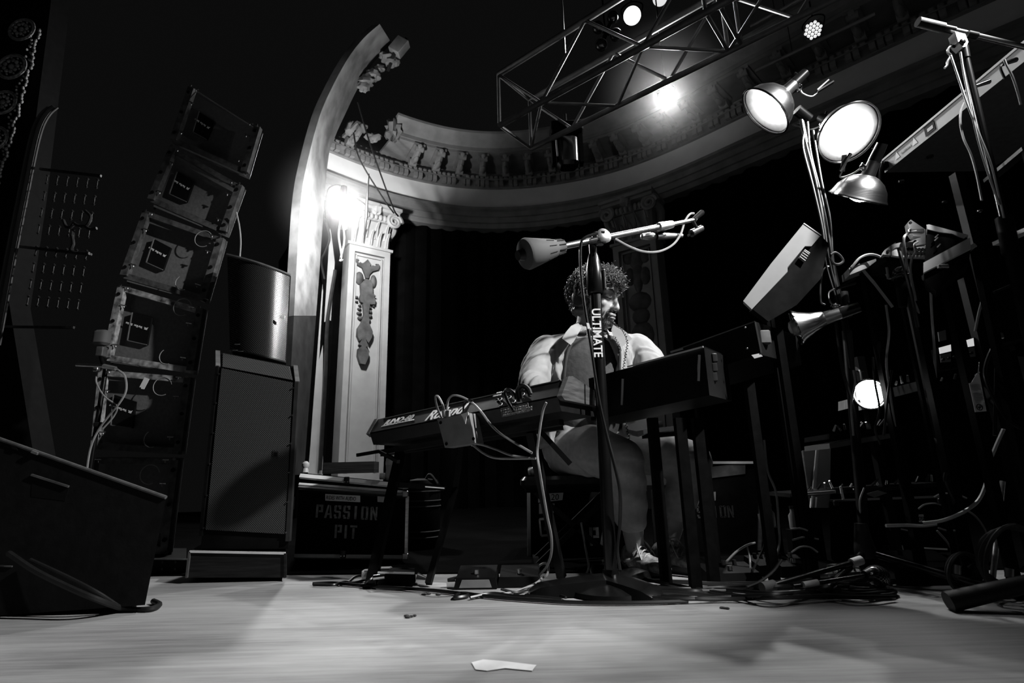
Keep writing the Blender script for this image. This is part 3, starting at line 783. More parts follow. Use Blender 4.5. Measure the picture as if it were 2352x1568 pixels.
MB().loft([[a + V((0, .012, 0)), b_ + V((0, .012, 0)), b_ + bk, a + bk] for a, b_ in zip(rg[0], rg[1])], True).build('cabinet', 'black_paint', ts)
MB().prism(Q([(643, 724), (654, 725), (653, 731), (642, 730)], YT - .02), (0, .006, 0)).build('badge', 'letter_white', ts)
for a in ((545, 790), (540, 804), (553, 806)): MB().ell(P(a[0], a[1], YT - .035), (.016, .004, .005), n=8, m=5).build('clip', 'chrome', ts)

# ------------------------------------------------------------------ flight case
YC = 2.98
fc = thing('flight_case', P(790, 1303, YC + .2), 'black flight case with aluminium edges and stencilled letters beside the subwoofer', 'case')
cq = Q([(690, 1085), (938, 1110), (936, 1284), (676, 1281)], YC)
MB().prism(cq, away(760, .46)).build('case_body', 'black', fc)
def rail(nm, a, b_, h_px, m_='case_edge', out=.006):
    pa, pb = P(*a, YC), P(*b_, YC); s_ = mpp(pa)
    return MB().bar(pa + FX * out / 2, pb + FX * out / 2, h_px * s_, out + .01, up=V((0, -.87, .5))).build(nm, m_, fc)
rail('lid_edge', (690, 1093), (938, 1117), 9)
rail('hinge_rail', (688, 1112), (936, 1131), 5)
rail('hinge_rail', (688, 1119), (936, 1138), 4, 'aluminium', .012)
rail('hinge_rail', (688, 1124), (936, 1143), 3, 'dark_metal', .008)
rail('bottom_edge', (677, 1277), (935, 1280), 8)
rail('corner_edge', (936, 1140), (933, 1278), 6, 'aluminium')
for a in ((932, 1134), (932, 1277), (932, 1116)): MB().rbox(P(*a, YC) + FX * .008, (.028, .02, .028), .006).build('corner_cap', 'steel', fc)
for a in ((798, 1103), (790, 1272)): 
    p = P(*a, YC) + FX * .012; MB().rbox(p, (.026, .012, .034), .005).build('latch_plate', 'dark_metal', fc)
    for dx in (-.007, .007): MB().cyl(p + V((dx, -.006, -.006)), p + V((dx, -.009, -.006)), .003, n=8).build('rivet', 'steel', fc)
lq = Q([(747, 1134), (827, 1138), (827, 1153), (747, 1149)], YC - .006); MB().prism(lq, (0, .003, 0)).build('label_tape', 'tape', fc)
text('handwriting', 'RIDES WITH AUDIO', .0285 * S, 'ink', fc, lq[3] + FX * .002 + V((.004, 0, .005)), lq[1] - lq[0], V((0, 0, 1)), shear=.08, sx=.62)
lq = Q([(867, 1139), (892, 1141), (889, 1154), (867, 1152)], YC - .006); MB().prism(lq, (0, .003, 0)).build('label_tape', 'synth_grey', fc)
# stencilled letters, built with their bridges
def stencil(ch):
    R = []   # list of polygons in a unit cell of width .55, height 1
    w_, t = .55, .17
    rc = lambda x0, y0, x1, y1: R.append([(x0, y0), (x1, y0), (x1, y1), (x0, y1)])
    if ch == 'P': rc(0, 0, t, 1); rc(t + .05, .84, w_, 1); rc(w_ - t, .52, w_, .84); rc(t + .05, .42, w_, .56)
    if ch == 'A': R.append([(-.05, 0), (.13, 0), (.33, 1), (.19, 1)]); R.append([(.40, 0), (.58, 0), (.42, 1), (.36, .95)]); rc(.18, .24, .38, .37)
    if ch == 'S': rc(.05, .86, .22, 1); rc(.30, .86, w_, 1); rc(0, .52, t, .95); rc(w_ - t, .70, w_, .86); rc(.08, .44, .50, .58); rc(w_ - t, .05, w_, .50); rc(0, .14, t, .30); rc(.05, 0, .25, .14); rc(.33, 0, .5, .14)
    if ch == 'I': rc(.18, 0, .36, 1)
    if ch == 'O': rc(0, .04, t, .96); rc(w_ - t, .04, w_, .96); rc(.05, .88, .24, 1); rc(.31, .88, .5, 1); rc(.05, 0, .24, .12); rc(.31, 0, .5, .12)
    if ch == 'N': rc(0, 0, t, .96); rc(w_ - t + .04, .2, w_, 1); R.append([(.05, 1), (.2, 1), (.56, 0), (.40, 0)])
    if ch == 'T': rc(0, .85, w_, 1); rc(.19, 0, .36, .80)
    return R
def stencil_word(wd, o, xd, yd, hgt, adv, parent, m_='stencil'):
    for i, ch in enumerate(wd):
        mb = MB()
        for poly in stencil(ch):
            mb.prism([o + xd * ((i * adv + x) * hgt) + yd * (y * hgt) for x, y in poly], FX * .0012)
        if mb.v: mb.build('stencil_letter', m_, parent)
xd = (P(861, 1163, YC) - P(725, 1157, YC)).normalized(); yd = V((.02, 0, 1)).normalized()
hh = (P(725, 1157, YC) - P(725, 1187, YC)).length
stencil_word('PASSION', P(725, 1188, YC) + FX * .001, xd, yd, hh, .725, fc)
stencil_word('PIT', P(768, 1235, YC) + FX * .001, xd, yd, hh, .60, fc)
for x in (690, 770, 833, 915): 
    p = P(x, 1303, YC + .08); p.z = .034
    MB().cyl(p - V((.012, 0, 0)), p + V((.012, 0, 0)), .033, n=14).build('caster', 'dark_metal', fc)

# things on top of the case
tz = P(800, 1096, YC).z
CT = (cq[0], cq[1], away(760, 1.0))
def on_case(px, back=.1, dz=.002):
    t = (px - 690) / 248; a = CT[0] + (CT[1] - CT[0]) * t + CT[2] * back; a.z += dz; return a
bt = on_case(900, .05, .004)
bo = thing('water_bottle', bt, 'clear plastic water bottle standing on the flight case', 'bottle')
MB().lathe(bt + V((0, 0, .002)), (0, 0, 1), [(0, .012), (.003, .024), (.03, .026), (.05, .0235), (.07, .026), (.085, .0255), (.10, .024), (.118, .012), (.126, .010)], 18, True).build('bottle_body', 'plastic_clear', bo)
MB().cyl(bt + V((0, 0, .126)), bt + V((0, 0, .14)), .012).build('cap', 'paper', bo)
MB().cyl(bt + V((0, 0, .075)), bt + V((0, 0, .092)), .0265, n=18).build('bottle_label', 'synth_grey', bo)
kb = on_case(700, .05, .004)
tag(MB().lathe(kb, (0, 0, 1), [(0, .016), (.012, .014), (.02, .012), (.03, .018), (.042, .017), (.052, .006)], 12, True).build('plastic_knob', 'synth_grey'), 'small pale knob-shaped cap on the left end of the flight case', 'cap')
pg = on_case(880, .05, .004)
pgt = thing('plug_adapter', pg, 'small white plug with a curled cord beside the water bottle', 'plug')
MB().rbox(pg + V((0, 0, .018)), (.024, .02, .03), .005).build('plug_body', 'paper', pgt)
MB().torus(pg + V((.028, 0, .014)), (0, 1, 0), .012, .003, 14, 5, -1.2, 2.2).build('cord', 'cable_grey', pgt)
db = on_case(810, .25, .022)
tag(MB().box(db + V((.0, .0, .03)), (.26, .10, .055)).build('dark_board', 'wood_dark'), 'dark wooden block lying on the back of the flight case', 'block')
# ribbed drum case behind
dc = thing('ribbed_case', P(956, 1300, 3.55), 'dark rounded case with ribbed sides behind the flight case', 'case')
c0 = P(968, 1295, 3.6); c0.z = .006
MB().lathe(c0, (0, 0, 1), [(0, .09), (.02, .10), (.33, .10), (.36, .085), (.37, .03)], 18, True).build('case_shell', 'black_paint', dc)
for z in (.06, .09, .22, .25, .30): MB().torus(c0 + V((0, 0, z)), (0, 0, 1), .101, .004, 22, 5).build('rib', 'panel_grey', dc)
MB().tube(catmull([c0 + V((.02, -.03, .36)), c0 + V((.05, -.06, .39)), c0 + V((.09, -.05, .34))], 5), .008).build('handle', 'wedge_edge', dc)

# ------------------------------------------------------------------ floor monitor in the left foreground
YW = 2.02
wd = thing('stage_monitor', (P(170, 1415, YW + .2)).to_2d().to_3d(), 'large black wedge floor monitor in the left foreground', 'speaker')
z0 = .012
def WP_(x, y): return P(x, y, YW)
wpoly = [WP_(-150, 955), WP_(382, 1142), WP_(333, 1389), WP_(-150, 1424)]
MB().prism(wpoly, away(345, .42)).build('cabinet', 'wedge', wd)
MB().tube([wpoly[0] + FX * .001, wpoly[1] + FX * .001], .006, 8).build('top_edge', 'wedge_edge', wd)
MB().prism([WP_(30, 1023), WP_(40, 1026), WP_(44, 1034), WP_(30, 1030)], (0, -.006, 0)).build('edge_clip', 'ink', wd)
MB().bar(WP_(79, 1037) + FX * .008, WP_(92, 1042) + FX * .008, .008, .008).build('edge_chip', 'aluminium', wd)
hq = [WP_(75, 1090), WP_(160, 1117), WP_(150, 1150), WP_(72, 1140)]
MB().prism([p + FX * .001 for p in hq], (0, .01, 0)).build('handle_recess', 'ink', wd)
MB().bar(hq[0] + FX * .004, hq[1] + FX * .004, .006, .006).build('handle_lip', 'wedge_edge', wd)
for x in (20, 300): 
    p = P(x, 1395, YW + .1); MB().cyl(V((p.x, p.y, 0)), V((p.x, p.y, .02)), .015).build('rubber_foot', 'rubber', wd)
MB().bar(WP_(-20, 1298) + FX * .003, WP_(30, 1300) + FX * .003, .004, .004).build('connector_edge', 'wedge_edge', wd)
tag(MB().tube(catmull([P(20, 1270, YW - .02), P(80, 1310, YW - .05), P(150, 1345, YW - .07), P(220, 1375, YW - .08), V(G(290, 1398, .009)), V(G(345, 1398, .009)), V(G(366, 1388, .009)), V(G(352, 1380, .009))], 8), .0085, 8).build('monitor_cable', 'rubber'), 'thick black cable curling round the foot of the floor monitor', 'cable')
tag(MB().tube(catmull([P(70, 1285, YW - .02), P(150, 1322, YW - .04), P(220, 1358, YW - .05), V(G(270, 1390, .024))], 8), .0055, 8).build('monitor_cable', 'rubber'), 'thinner black cable lying against the floor monitor', 'cable')

# ------------------------------------------------------------------ microphones and stand next to the array
YM = 2.72
ms = thing('array_mic_stand', V((P(200, 1200, YM + .15).x, P(200, 1200, YM + .15).y, 0)), 'thin black microphone stand before the line array', 'microphone stand')
MB().cyl(P(243, 845, YM), P(205, 1090, YM), .010).build('pole', 'black_gloss', ms)
MB().cyl(P(205, 1090, YM), V((P(200, 1200, YM + .15).x, P(200, 1200, YM + .15).y, .012)), .013).build('lower_tube', 'black_gloss', ms)
MB().lathe(V((P(200, 1200, YM + .15).x, P(200, 1200, YM + .15).y, .001)), (0, 0, 1), [(0, .09), (.012, .09), (.02, .02)], 20, True).build('base', 'black_paint', ms)
MB().rbox(P(228, 975, YM), (.035, .03, .02), .006).build('clutch', 'dark_metal', ms)
MB().cyl(P(228, 975, YM), P(240, 973, YM), .006).build('clutch_screw', 'steel', ms)
MB().bar(P(178, 838, YM), P(252, 842, YM), .008, .008).build('cross_bar', 'steel', ms)
MB().rbox(P(222, 846, YM), (.022, .02, .03), .005).build('bar_clamp', 'aluminium', ms)
bm1 = thing('windscreen_mic', P(235, 830, YM), 'block-shaped microphone with a dark foam windscreen on the thin stand', 'microphone')
MB().rbox(P(234, 776, YM), (.068, .055, .07), .022).build('windscreen', 'panel_grey', bm1)
MB().rbox(P(233, 808, YM), (.034, .034, .045), .006).build('mic_body', 'wedge_edge', bm1)
MB().cyl(P(232, 818, YM), P(240, 845, YM), .009).build('mount', 'black', bm1)
bm2 = thing('side_mic', P(200, 838, YM - .05), 'slim silver microphone lying sideways at the thin stand', 'microphone')
MB().cyl(P(176, 838, YM - .03), P(238, 841, YM - .03), .0075, n=12).build('mic_barrel', 'steel', bm2)
MB().cyl(P(238, 841, YM - .03), P(266, 846, YM - .03), .011, .009, n=12).build('plug', 'aluminium', bm2)
tag(MB().tube(catmull([P(*p) for p in ((266, 846, YM), (286, 862, YM - .03), (290, 895, YM - .05), (275, 925, YM - .05), (250, 955, YM - .03), (225, 990, YM - .02), (208, 1030, YM - .02), (198, 1090, YM - .02))], 8), .0045).build('mic_cable', 'cable_grey'), 'grey cable looping from the side microphone down its stand', 'cable')
tag(MB().tube(catmull([P(*p) for p in ((222, 858, YM), (222, 880, YM - .02), (240, 910, YM - .03), (268, 932, YM - .03), (262, 955, YM - .02), (236, 985, YM - .02))], 8), .0035).build('mic_cable', 'cable_grey'), 'thin cable crossing the taped line array cabinet', 'cable')
# ================================================================== lighting truss overhead
ZT = 3.45; ZB_ = ZT - .56
tt = thing('lighting_truss', G(1450, 230, ZB_), 'grey box truss slung high over the stage', 'truss')
A0, A1 = G(1216, 230, ZT), G(1640, -8, ZT)
td = (A1 - A0); td.z = 0; td.normalize()
A1 = A0 + td * 3.2
side = V((-td.y, td.x, 0))
B0 = G(1217, 320, A0.z - .5); zb = B0.z
B0 = A0 + V((0, 0, -.46)); 
wv = side * (-.40 if side.y > 0 else .40)       # towards the player's side
C0, D0 = A0 + wv, B0 + wv
for o_ in (A0, B0, C0, D0): MB().cyl(o_, o_ + td * 3.2, .022, n=10).build('chord', 'truss_metal', tt)
for k in range(8):
    t0, t1 = k * .4, (k + 1) * .4
    for lo_, hi_ in ((B0, A0), (D0, C0)):
        MB().cyl((hi_ if k % 2 == 0 else lo_) + td * t0, (lo_ if k % 2 == 0 else hi_) + td * t1, .012, n=8).build('diagonal', 'truss_metal', tt)
    MB().cyl((B0 if k % 2 == 0 else D0) + td * t0, (D0 if k % 2 == 0 else B0) + td * t1, .011, n=8).build('diagonal', 'truss_metal', tt)
for t in (0, 1.6, 1.68, 3.2):
    for a, b_ in ((A0, B0), (C0, D0), (B0, D0), (A0, C0)): MB().cyl(a + td * t, b_ + td * t, .013, n=8).build('end_tube', 'truss_metal', tt)
for t in (.5, 2.7):
    p = (A0 + C0) / 2 + td * t
    MB().tube([p, p + V((0, 0, 3.0))], .006).build('hoist_cable', 'cable', tt)
# upper pipes
tp = thing('lighting_pipe', P(1900, 90, 3.9), 'long thin grey pipe running high above the work lamps', 'pipe')
MB().cyl(P(1735, 163, 4.2), P(2010, 32, 3.6), .014).build('pipe', 'truss_metal', tp)
MB().tube([P(1820, 122, 4.0), P(1820, 122, 4.0) + V((0, 0, 3))], .004).build('hoist_cable', 'cable', tp)
tp = thing('lighting_pipe', P(1790, 30, 3.9), 'short grey pipe near the upper edge right of the truss', 'pipe')
MB().cyl(P(1725, 60, 4.2), P(1850, -8, 3.8), .014).build('pipe', 'truss_metal', tp)
MB().tube([P(1780, 30, 4.0), P(1780, 30, 4.0) + V((0, 0, 3))], .004).build('hoist_cable', 'cable', tp)

# ------------------------------------------------------------------ stage lights
def par(px, py, Y, rpx, aim, label, lens, group='round stage lights on the truss', power=0, spot=60):
    c = P(px, py, Y); r = mpp(c) * rpx; ax = (V(aim) - c).normalized()
    t = thing('par_can', c, label, 'stage light', group)
    MB().lathe(c - ax * r * 2.4, ax, [(0, r * .45), (r * .3, r * .7), (r * 1.2, r * .98), (r * 2.4, r * 1.06), (r * 2.42, r * .97)], 24).build('can', 'black_gloss', t)
    MB().lathe(c - ax * r * .05, ax, [(0, r * .98), (r * .06, r * .9), (r * .12, r * .5), (r * .14, .001)], 24).build('lens', lens, t)
    x, y, d = frame_from(ax)
    MB().tube(catmull([c - ax * r * 1.1 + x * r * 1.05, c - ax * r * 1.2 + x * r * 1.2 + V((0, 0, r * 1.2)), c - ax * r * 1.2 + V((0, 0, r * 1.9)), c - ax * r * 1.2 - x * r * 1.2 + V((0, 0, r * 1.2)), c - ax * r * 1.1 - x * r * 1.05], 5), r * .08).build('yoke', 'black', t)
    MB().cyl(c - ax * r * 1.2 + V((0, 0, r * 1.85)), c - ax * r * 1.2 + V((0, 0, r * 1.85 + 2.2)), .006).build('drop_rod', 'black', t)
    if power: lamp('lamp_beam', c + ax * r * .3, power, r * .6, t, spot=spot, aim=ax)
    return t
par(1452, 36, 4.6, 20, CP + V((0, .6, .3)), 'round stage light glowing solid white above the truss', 'lens_white', power=170, spot=80)
par(1516, -4, 4.6, 17, CP + V((0, .6, .3)), 'round stage light cut by the top edge of the picture', 'led', power=0)
fl_ = par(1530, 222, 4.3, 17, CP + V((0.1, .4, -.1)), 'dazzling stage light shining straight at the stage front', 'globe_glow', power=90, spot=120)
bloom_haze(P(1530, 222, 4.25), .62, .09, 'scatter ball added for the bloom round the dazzling stage light under the truss')
lp = par(1868, 69, 4.0, 19, CP + V((0, 1.0, .3)), 'round light with a honeycomb of pale lamps at upper right', 'black_gloss')
c = P(1868, 69, 4.0); ax = (CP + V((0, 1.0, .3)) - c).normalized(); x, y, d = frame_from(ax); r = mpp(c) * 19
for i in range(-2, 3):
    for j in range(-2, 3):
        u, v_ = (i + .5 * (j % 2)) * r * .42, j * r * .37
        if u * u + v_ * v_ < (r * .9) ** 2: MB().ell(c + ax * r * .1 + x * u + y * v_, r * .19, n=8, m=5).build('led_lamp', 'led', lp)
# cluster of four dark round lamps
cl = P(1393, 72, 4.5); bl = thing('blinder_light', cl, 'cluster of four dark round lamps beside the white stage light', 'stage light')
for (x_, y_) in ((1374, 63), (1408, 40), (1381, 103), (1414, 80)):
    c = P(x_, y_, 4.5); r = mpp(c) * 14; ax = (CP + V((.5, 1.0, .3)) - c).normalized()
    MB().lathe(c - ax * r, ax, [(0, r * .5), (r * .5, r), (r * 1.1, r), (r * 1.12, r * .92), (r * 1.0, r * .85)], 20).build('lamp_rim', 'black_gloss', bl)
    MB().ell(c + ax * r * .05, r * .86, n=18, m=10).build('lamp_lens', 'lens_dark', bl)
MB().bar(P(1374, 63, 4.56), P(1414, 80, 4.56), .05, .03).bar(P(1408, 40, 4.56), P(1381, 103, 4.56), .05, .03).build('mount_frame', 'black', bl)
MB().cyl(cl + V((0, .06, 0)), cl + V((0, .06, 2.0)), .008).build('drop_rod', 'black', bl)
# moving head hanging under the truss end
mh = thing('moving_head', P(1305, 365, 4.4), 'black moving head lamp hanging from the end of the truss', 'stage light')
c = P(1303, 352, 4.4)
MB().rbox(c, (.17, .16, .26), .05).build('lamp_head', 'black_gloss', mh)
for s_ in (-1, 1): MB().box(c + V((.11 * s_, 0, .03)), (.03, .08, .26)).build('yoke_arm', 'black', mh)
MB().rbox(c + V((0, 0, .2)), (.26, .18, .09), .02).build('mount_base', 'black', mh)
MB().bar(P(1277, 322, 4.2), P(1281, 358, 4.2), .012, .01).build('highlight_strip', 'case_edge', mh)  # pale strip painted in for the highlight on the housing
MB().cyl(c + V((0, 0, .24)), c + V((0, 0, .36)), .012).build('hook_clamp', 'dark_metal', mh)

# front-of-house profile lamp standing right of the stage front
kp = V((2.0, .95, 2.5)); ka = (V((-.50, 2.50, .60)) - kp).normalized()
ks = thing('profile_spot', V((kp.x, kp.y, 0)), 'black profile spotlight on a tall stand beside the stage front', 'stage light')
MB().lathe(kp - ka * .34, ka, [(0, .05), (.02, .075), (.18, .085), (.30, .06), (.36, .065), (.362, .058), (.30, .05)], 24).build('housing', 'black', ks)
MB().cyl(kp - ka * .2 - V((0, 0, .08)), V((kp.x - ka.x * .2, kp.y - ka.y * .2, 0)), .016).build('pole', 'black', ks)
MB().lathe(V((kp.x - ka.x * .2, kp.y - ka.y * .2, 0)), (0, 0, 1), [(0, .22), (.015, .22), (.03, .03)], 20, True).build('base', 'black', ks)
lamp('lamp_beam', kp + ka * .04, KEY, .035, ks, spot=58, aim=ka, blend=.5)
# ================================================================== stand with clamp-on work lamps
YLmp = 2.3
lst = thing('lamp_stand', G(2003, 1338), 'black microphone stand carrying the clamp work lamps', 'stand')
top = P(1838, 258, YLmp); bot = G(2000, 1340) + V((0, 0, .10))
mid = P(1945, 760, YLmp)
MB().cyl(mid, bot, .0165, n=12).build('lower_tube', 'black_paint', lst)
MB().cyl(top, mid, .010, n=10).build('upper_rod', 'black_gloss', lst)
MB().cyl(P(1933, 672, YLmp), P(1943, 728, YLmp), .022, n=14).build('clutch', 'dark_metal', lst)
MB().cyl(P(1830, 252, YLmp - .02), P(1858, 274, YLmp), .022, n=14).build('top_clamp', 'black_gloss', lst)
cb = P(2006, 1262, 2.2)
MB().lathe(bot + V((0, 0, -.02)), (0, 0, 1), [(0, .034), (.03, .032), (.10, .020), (.11, .019)], 20, True).build('base_hub', 'dark_metal', lst)
for a in ((2275, 1350, .02), (1900, 1352, .02), (2080, 1300, .02)):
    e = G(a[0], a[1], a[2]); MB().cyl(bot + V((0, 0, .0)), e, .012, n=10).build('tripod_leg', 'black_gloss', lst)
    MB().cyl(e, e + (e - bot).normalized() * .05, .016, n=10).build('rubber_foot', 'rubber', lst)
for k, pts in enumerate(([(1842, 275), (1852, 330), (1875, 420), (1893, 520), (1905, 600), (1930, 700)], [(1855, 280), (1862, 350), (1884, 440), (1902, 530), (1915, 620), (1938, 720)],
                         [(1868, 300), (1876, 350), (1888, 420), (1906, 500), (1912, 580), (1920, 660)], [(1848, 300), (1845, 340), (1868, 430), (1890, 530), (1898, 610), (1935, 740), (1960, 900), (1990, 1150)])):
    tag(MB().tube(catmull([P(x, y, YLmp - .03) for x, y in pts], 8), .0045).build('power_cable', 'cable'), ('black lamp cord on the left of the bundle taped to the lamp stand', 'middle black lamp cord of the bundle along the lamp stand', 'right-hand black lamp cord of the bundle along the lamp stand', 'long black lamp cord running down the whole lamp stand')[k], 'cord')

def clamp_lamp(c, ax, R, depth, label, on=True, prof=None, bulb_out=0.0, emit='bulb_glow', clampv=None, sub=None):
    """c = centre of the rim, ax = direction the lamp faces."""
    ax = V(ax).normalized(); x, y, d = frame_from(ax); D = depth
    t = thing('clamp_lamp', c - V((0, 0, R)), label, 'lamp', 'aluminium clamp lamps')
    pr = prof or [(-D, .17), (-D * .96, .22), (-D * .88, .42), (-D * .7, .66), (-D * .42, .86), (-D * .12, .96), (-.008, .985), (0, 1.03), (.003, 1.0)]
    MB().lathe(c, ax, [(h, r * R) for h, r in pr], 40).build('reflector', 'reflector', t)
    MB().lathe(c, ax, [(h + .003 if h < -.01 else h, max(r * R - .004, .01)) for h, r in pr[:-2]], 40).build('reflector_lining', 'reflector_inner', t)
    MB().torus(c, ax, R * 1.01, .004, 40, 6).build('rim', 'chrome', t)
    b = c - ax * D
    MB().cyl(b + ax * .008, b - ax * .05, .026, .022, n=16).build('neck_collar', 'steel', t)
    MB().cyl(b - ax * .05, b - ax * .115, .023, .019, n=16).build('socket', 'black_gloss', t)
    MB().cyl(b - ax * .09 + y * .02, b - ax * .09 + y * .034, .004, n=8).build('turn_switch', 'black', t)
    bc = b + ax * (D * .52 + bulb_out)
    MB().lathe(b + ax * .004, ax, [(0, .013), (D * .20 + bulb_out * .4, .014), (D * .34 + bulb_out * .75, .026), (D * .52 + bulb_out, .033), (D * .66 + bulb_out, .027), (D * .72 + bulb_out, .010), (D * .73 + bulb_out, .001)], 18).build('bulb', emit if on else 'bulb_dim', t)
    # spring clamp, pivot and wire hanger
    cv = V(clampv) if clampv is not None else (x * .5 - ax * .4)
    pv = b - ax * .035 + cv.normalized() * .035
    MB().ell(pv, .012, n=12, m=8).torus(pv, cv, .014, .004, 14, 6).build('swivel', 'chrome', t)
    e = pv + cv.normalized() * .07
    pts = [pv, pv + cv.normalized() * .03 + ax * .02, e + ax * .02, e - ax * .03]
    MB().tube(catmull(pts, 6), .0035).build('hanger_wire', 'steel', t)
    MB().bar(e, e - ax * .07 + cv.normalized() * .02, .016, .006).bar(e + x * .012, e - ax * .07 - cv.normalized() * .002, .016, .006).build('spring_clamp', 'dark_metal', t)
    return t
def cdir(px, py, toward, right, up):
    c_ = -ray(px, py).normalized(); r_ = (CR - c_ * CR.dot(c_)).normalized(); u_ = (CU - c_ * CU.dot(c_)); u_ = (u_ - r_ * u_.dot(r_)).normalized()
    return (c_ * toward + r_ * right + u_ * up).normalized()
# lamp 1: left, tipped down to the left
clamp_lamp(P(1757, 256, YLmp), cdir(1757, 256, .47, -.58, -.66), .118, .115, 'clamp lamp tipped down to the left on top of the stand', emit='bulb_bright', clampv=(.7, 0, -.25))
# lamp 2: faces the stage front, brightest
clamp_lamp(P(1950, 306, YLmp - .05), cdir(1950, 306, .80, .52, -.28), .122, .115, 'brightest clamp lamp, its round mouth facing out over the stage front', clampv=(-.7, .1, -.1))
# lamp 3: hangs mouth down
clamp_lamp(P(1970, 455, YLmp - .05), cdir(1970, 455, -.03, -.25, -.97), .105, .095, 'clamp lamp hanging mouth down with its bulb poking out', bulb_out=.035, emit='bulb_low', clampv=(-.85, .3, -.05)) if mat('bulb_low', 1, .3, emit=120.0) else None
# lamp 4: narrow cone turned left, off
clamp_lamp(P(1828, 752, YLmp - .02), cdir(1828, 752, .10, -.93, -.34), .068, .105, 'narrow cone-shaped clamp lamp turned left in front of the keyboards', on=False,
           prof=[(-.105, .30), (-.10, .40), (-.06, .56), (-.02, .82), (-.004, 1.0), (0, 1.03), (.002, 1.0)], bulb_out=.05, clampv=(.2, .1, .9))
MB_h = MB().tube(catmull([P(1895, 700, YLmp), P(1885, 690, YLmp), P(1886, 640, YLmp), P(1895, 615, YLmp), P(1912, 612, YLmp)], 6), .0035)
tag(MB_h.build('lamp_hook', 'steel'), 'thin bent wire hook holding the cone-shaped lamp to the stand', 'hook')
# ================================================================== keyboards in the middle
def on_plane(px, py, p0, n):
    d = ray(px, py); return CP + d * ((p0 - CP).dot(n) / d.dot(n))
Zv = V((0, 0, 1))
# ------------------------------------------------------------------ the long synthesizer seen from behind
TL, TR, BL, BR = P(868, 963, 2.67), P(1297, 869, 2.07), P(850, 993, 2.62), P(1281, 908, 2.03)
xd = (TR - TL); xd.z = 0; xd.normalize(); ndk = V((-xd.y, xd.x, 0))
if ndk.y < 0: ndk = -ndk
jn = thing('synthesizer', (BL + BR) / 2 + ndk * .17 - V((0, 0, .1)), 'long black synthesizer seen from behind with white lettering on its slanted back', 'keyboard')
dep = ndk * .29; dn = V((0, 0, -.045))
sec = lambda T_, B_: [B_, T_, T_ + ndk * .03 + V((0, 0, .004)), T_ + ndk * .16 + dn * .5, T_ + dep + dn, T_ + dep + dn + V((0, 0, -.035)), B_ + dep + V((0, 0, -.012)), B_ + ndk * .02 + V((0, 0, -.012))]
MB().loft([sec(TL, BL), sec(TR, BR)], True).build('body', 'keyboard_body', jn)
ex = (TR - TL).normalized()
for (T_, B_, s_) in ((TL, BL, -1), (TR, BR, 1)):
    a = sec(T_ + V((0, 0, .004)) + ndk * -.004, B_ + V((0, 0, -.004)) + ndk * -.006)
    MB().prism([p for p in a], ex * (.018 * s_)).build('end_cheek', 'synth_cheek', jn)
pn = (TR - TL).cross(BL - TL).normalized()
if pn.dot(CP - TL) < 0: pn = -pn
pt = lambda x, y, l=.001: on_plane(x, y, TL + pn * l, pn)
MB().bar(pt(880, 961, .002), pt(1288, 872, .002), .003, .003).build('top_trim', 'synth_grey', jn)
yd = (pt(873, 955) - pt(868, 963)); yd = (TL - BL).normalized(); yd = (yd - ex * yd.dot(ex)).normalized()
text('model_lettering', 'JUNO-60', .0375, 'letter_white', jn, pt(880, 976), ex, yd, shear=.32, bold=.0011, sx=1.12)
text('model_lettering', 'PROGRAMMABLE POLYPHONIC SYNTHESIZER', .0088, 'letter_white', jn, pt(878, 979.5), ex, yd, shear=.25, bold=.0003, sx=1.0)
text('brand_lettering', 'Roland', .072, 'letter_white', jn, pt(974, 966), ex, yd, shear=.38, bold=.0014, sx=.93)
for k, x in enumerate((1141, 1149, 1163, 1170, 1192, 1201, 1150, 1180)):
    y = 918 - (x - 1141) * .215 + (0 if k < 6 else 12)
    MB().torus(pt(x, y, .003), pn, .0065, .0014, 14, 5).build('jack_ring', 'letter_white', jn)
    MB().cyl(pt(x, y, .001), pt(x, y, .004), .005, n=10).build('jack_hole', 'ink', jn)
for k, (x, y, s_) in enumerate(((1132, 911, 'MEMORY'), (1172, 902, 'OUTPUT   PEDAL'), (1190, 896, 'H M L'), (1140, 904, 'HOLD  PATCH'), (1076, 925, 'DCB'))):
    text('panel_print', s_, .009, 'letter_white', jn, pt(x, y), ex, yd, bold=.0003)
# printed plates on the lower back
BP = lambda x, y: on_plane(x, y, BL + V((0, 0, -.004)) - ndk * .004, -ndk)
lowb = MB().prism([BL + V((0, 0, -.006)), BR + V((0, 0, -.006)), BR + ndk * .02 + V((0, 0, -.05)), BL + ndk * .02 + V((0, 0, -.05))], ndk * .24).build('underside', 'keyboard_body', jn)
for (x0, y0, x1, y1) in ((1152, 938, 1182, 932), (1186, 931, 1214, 925)):
    for a, b_ in (((x0, y0), (x1, y1)), ((x0 + 3, y0 + 19), (x1 + 3, y1 + 19)), ((x0, y0), (x0 + 3, y0 + 19)), ((x1, y1), (x1 + 3, y1 + 19))):
        MB().bar(BP(*a) - ndk * .004, BP(*b_) - ndk * .004, .0012, .0012).build('plate_line', 'synth_grey', jn)
    text('plate_print', 'CAUTION\nRISK OF SHOCK\nDO NOT OPEN', .0085, 'synth_grey', jn, BP(x0 + 4, y0 + 6) - ndk * .004, ex, Zv)
MB().prism([BP(1199, 934) - ndk * .004, BP(1210, 932) - ndk * .004, BP(1211, 941) - ndk * .004, BP(1200, 943) - ndk * .004], -ndk * .001).build('sticker', 'synth_grey', jn)

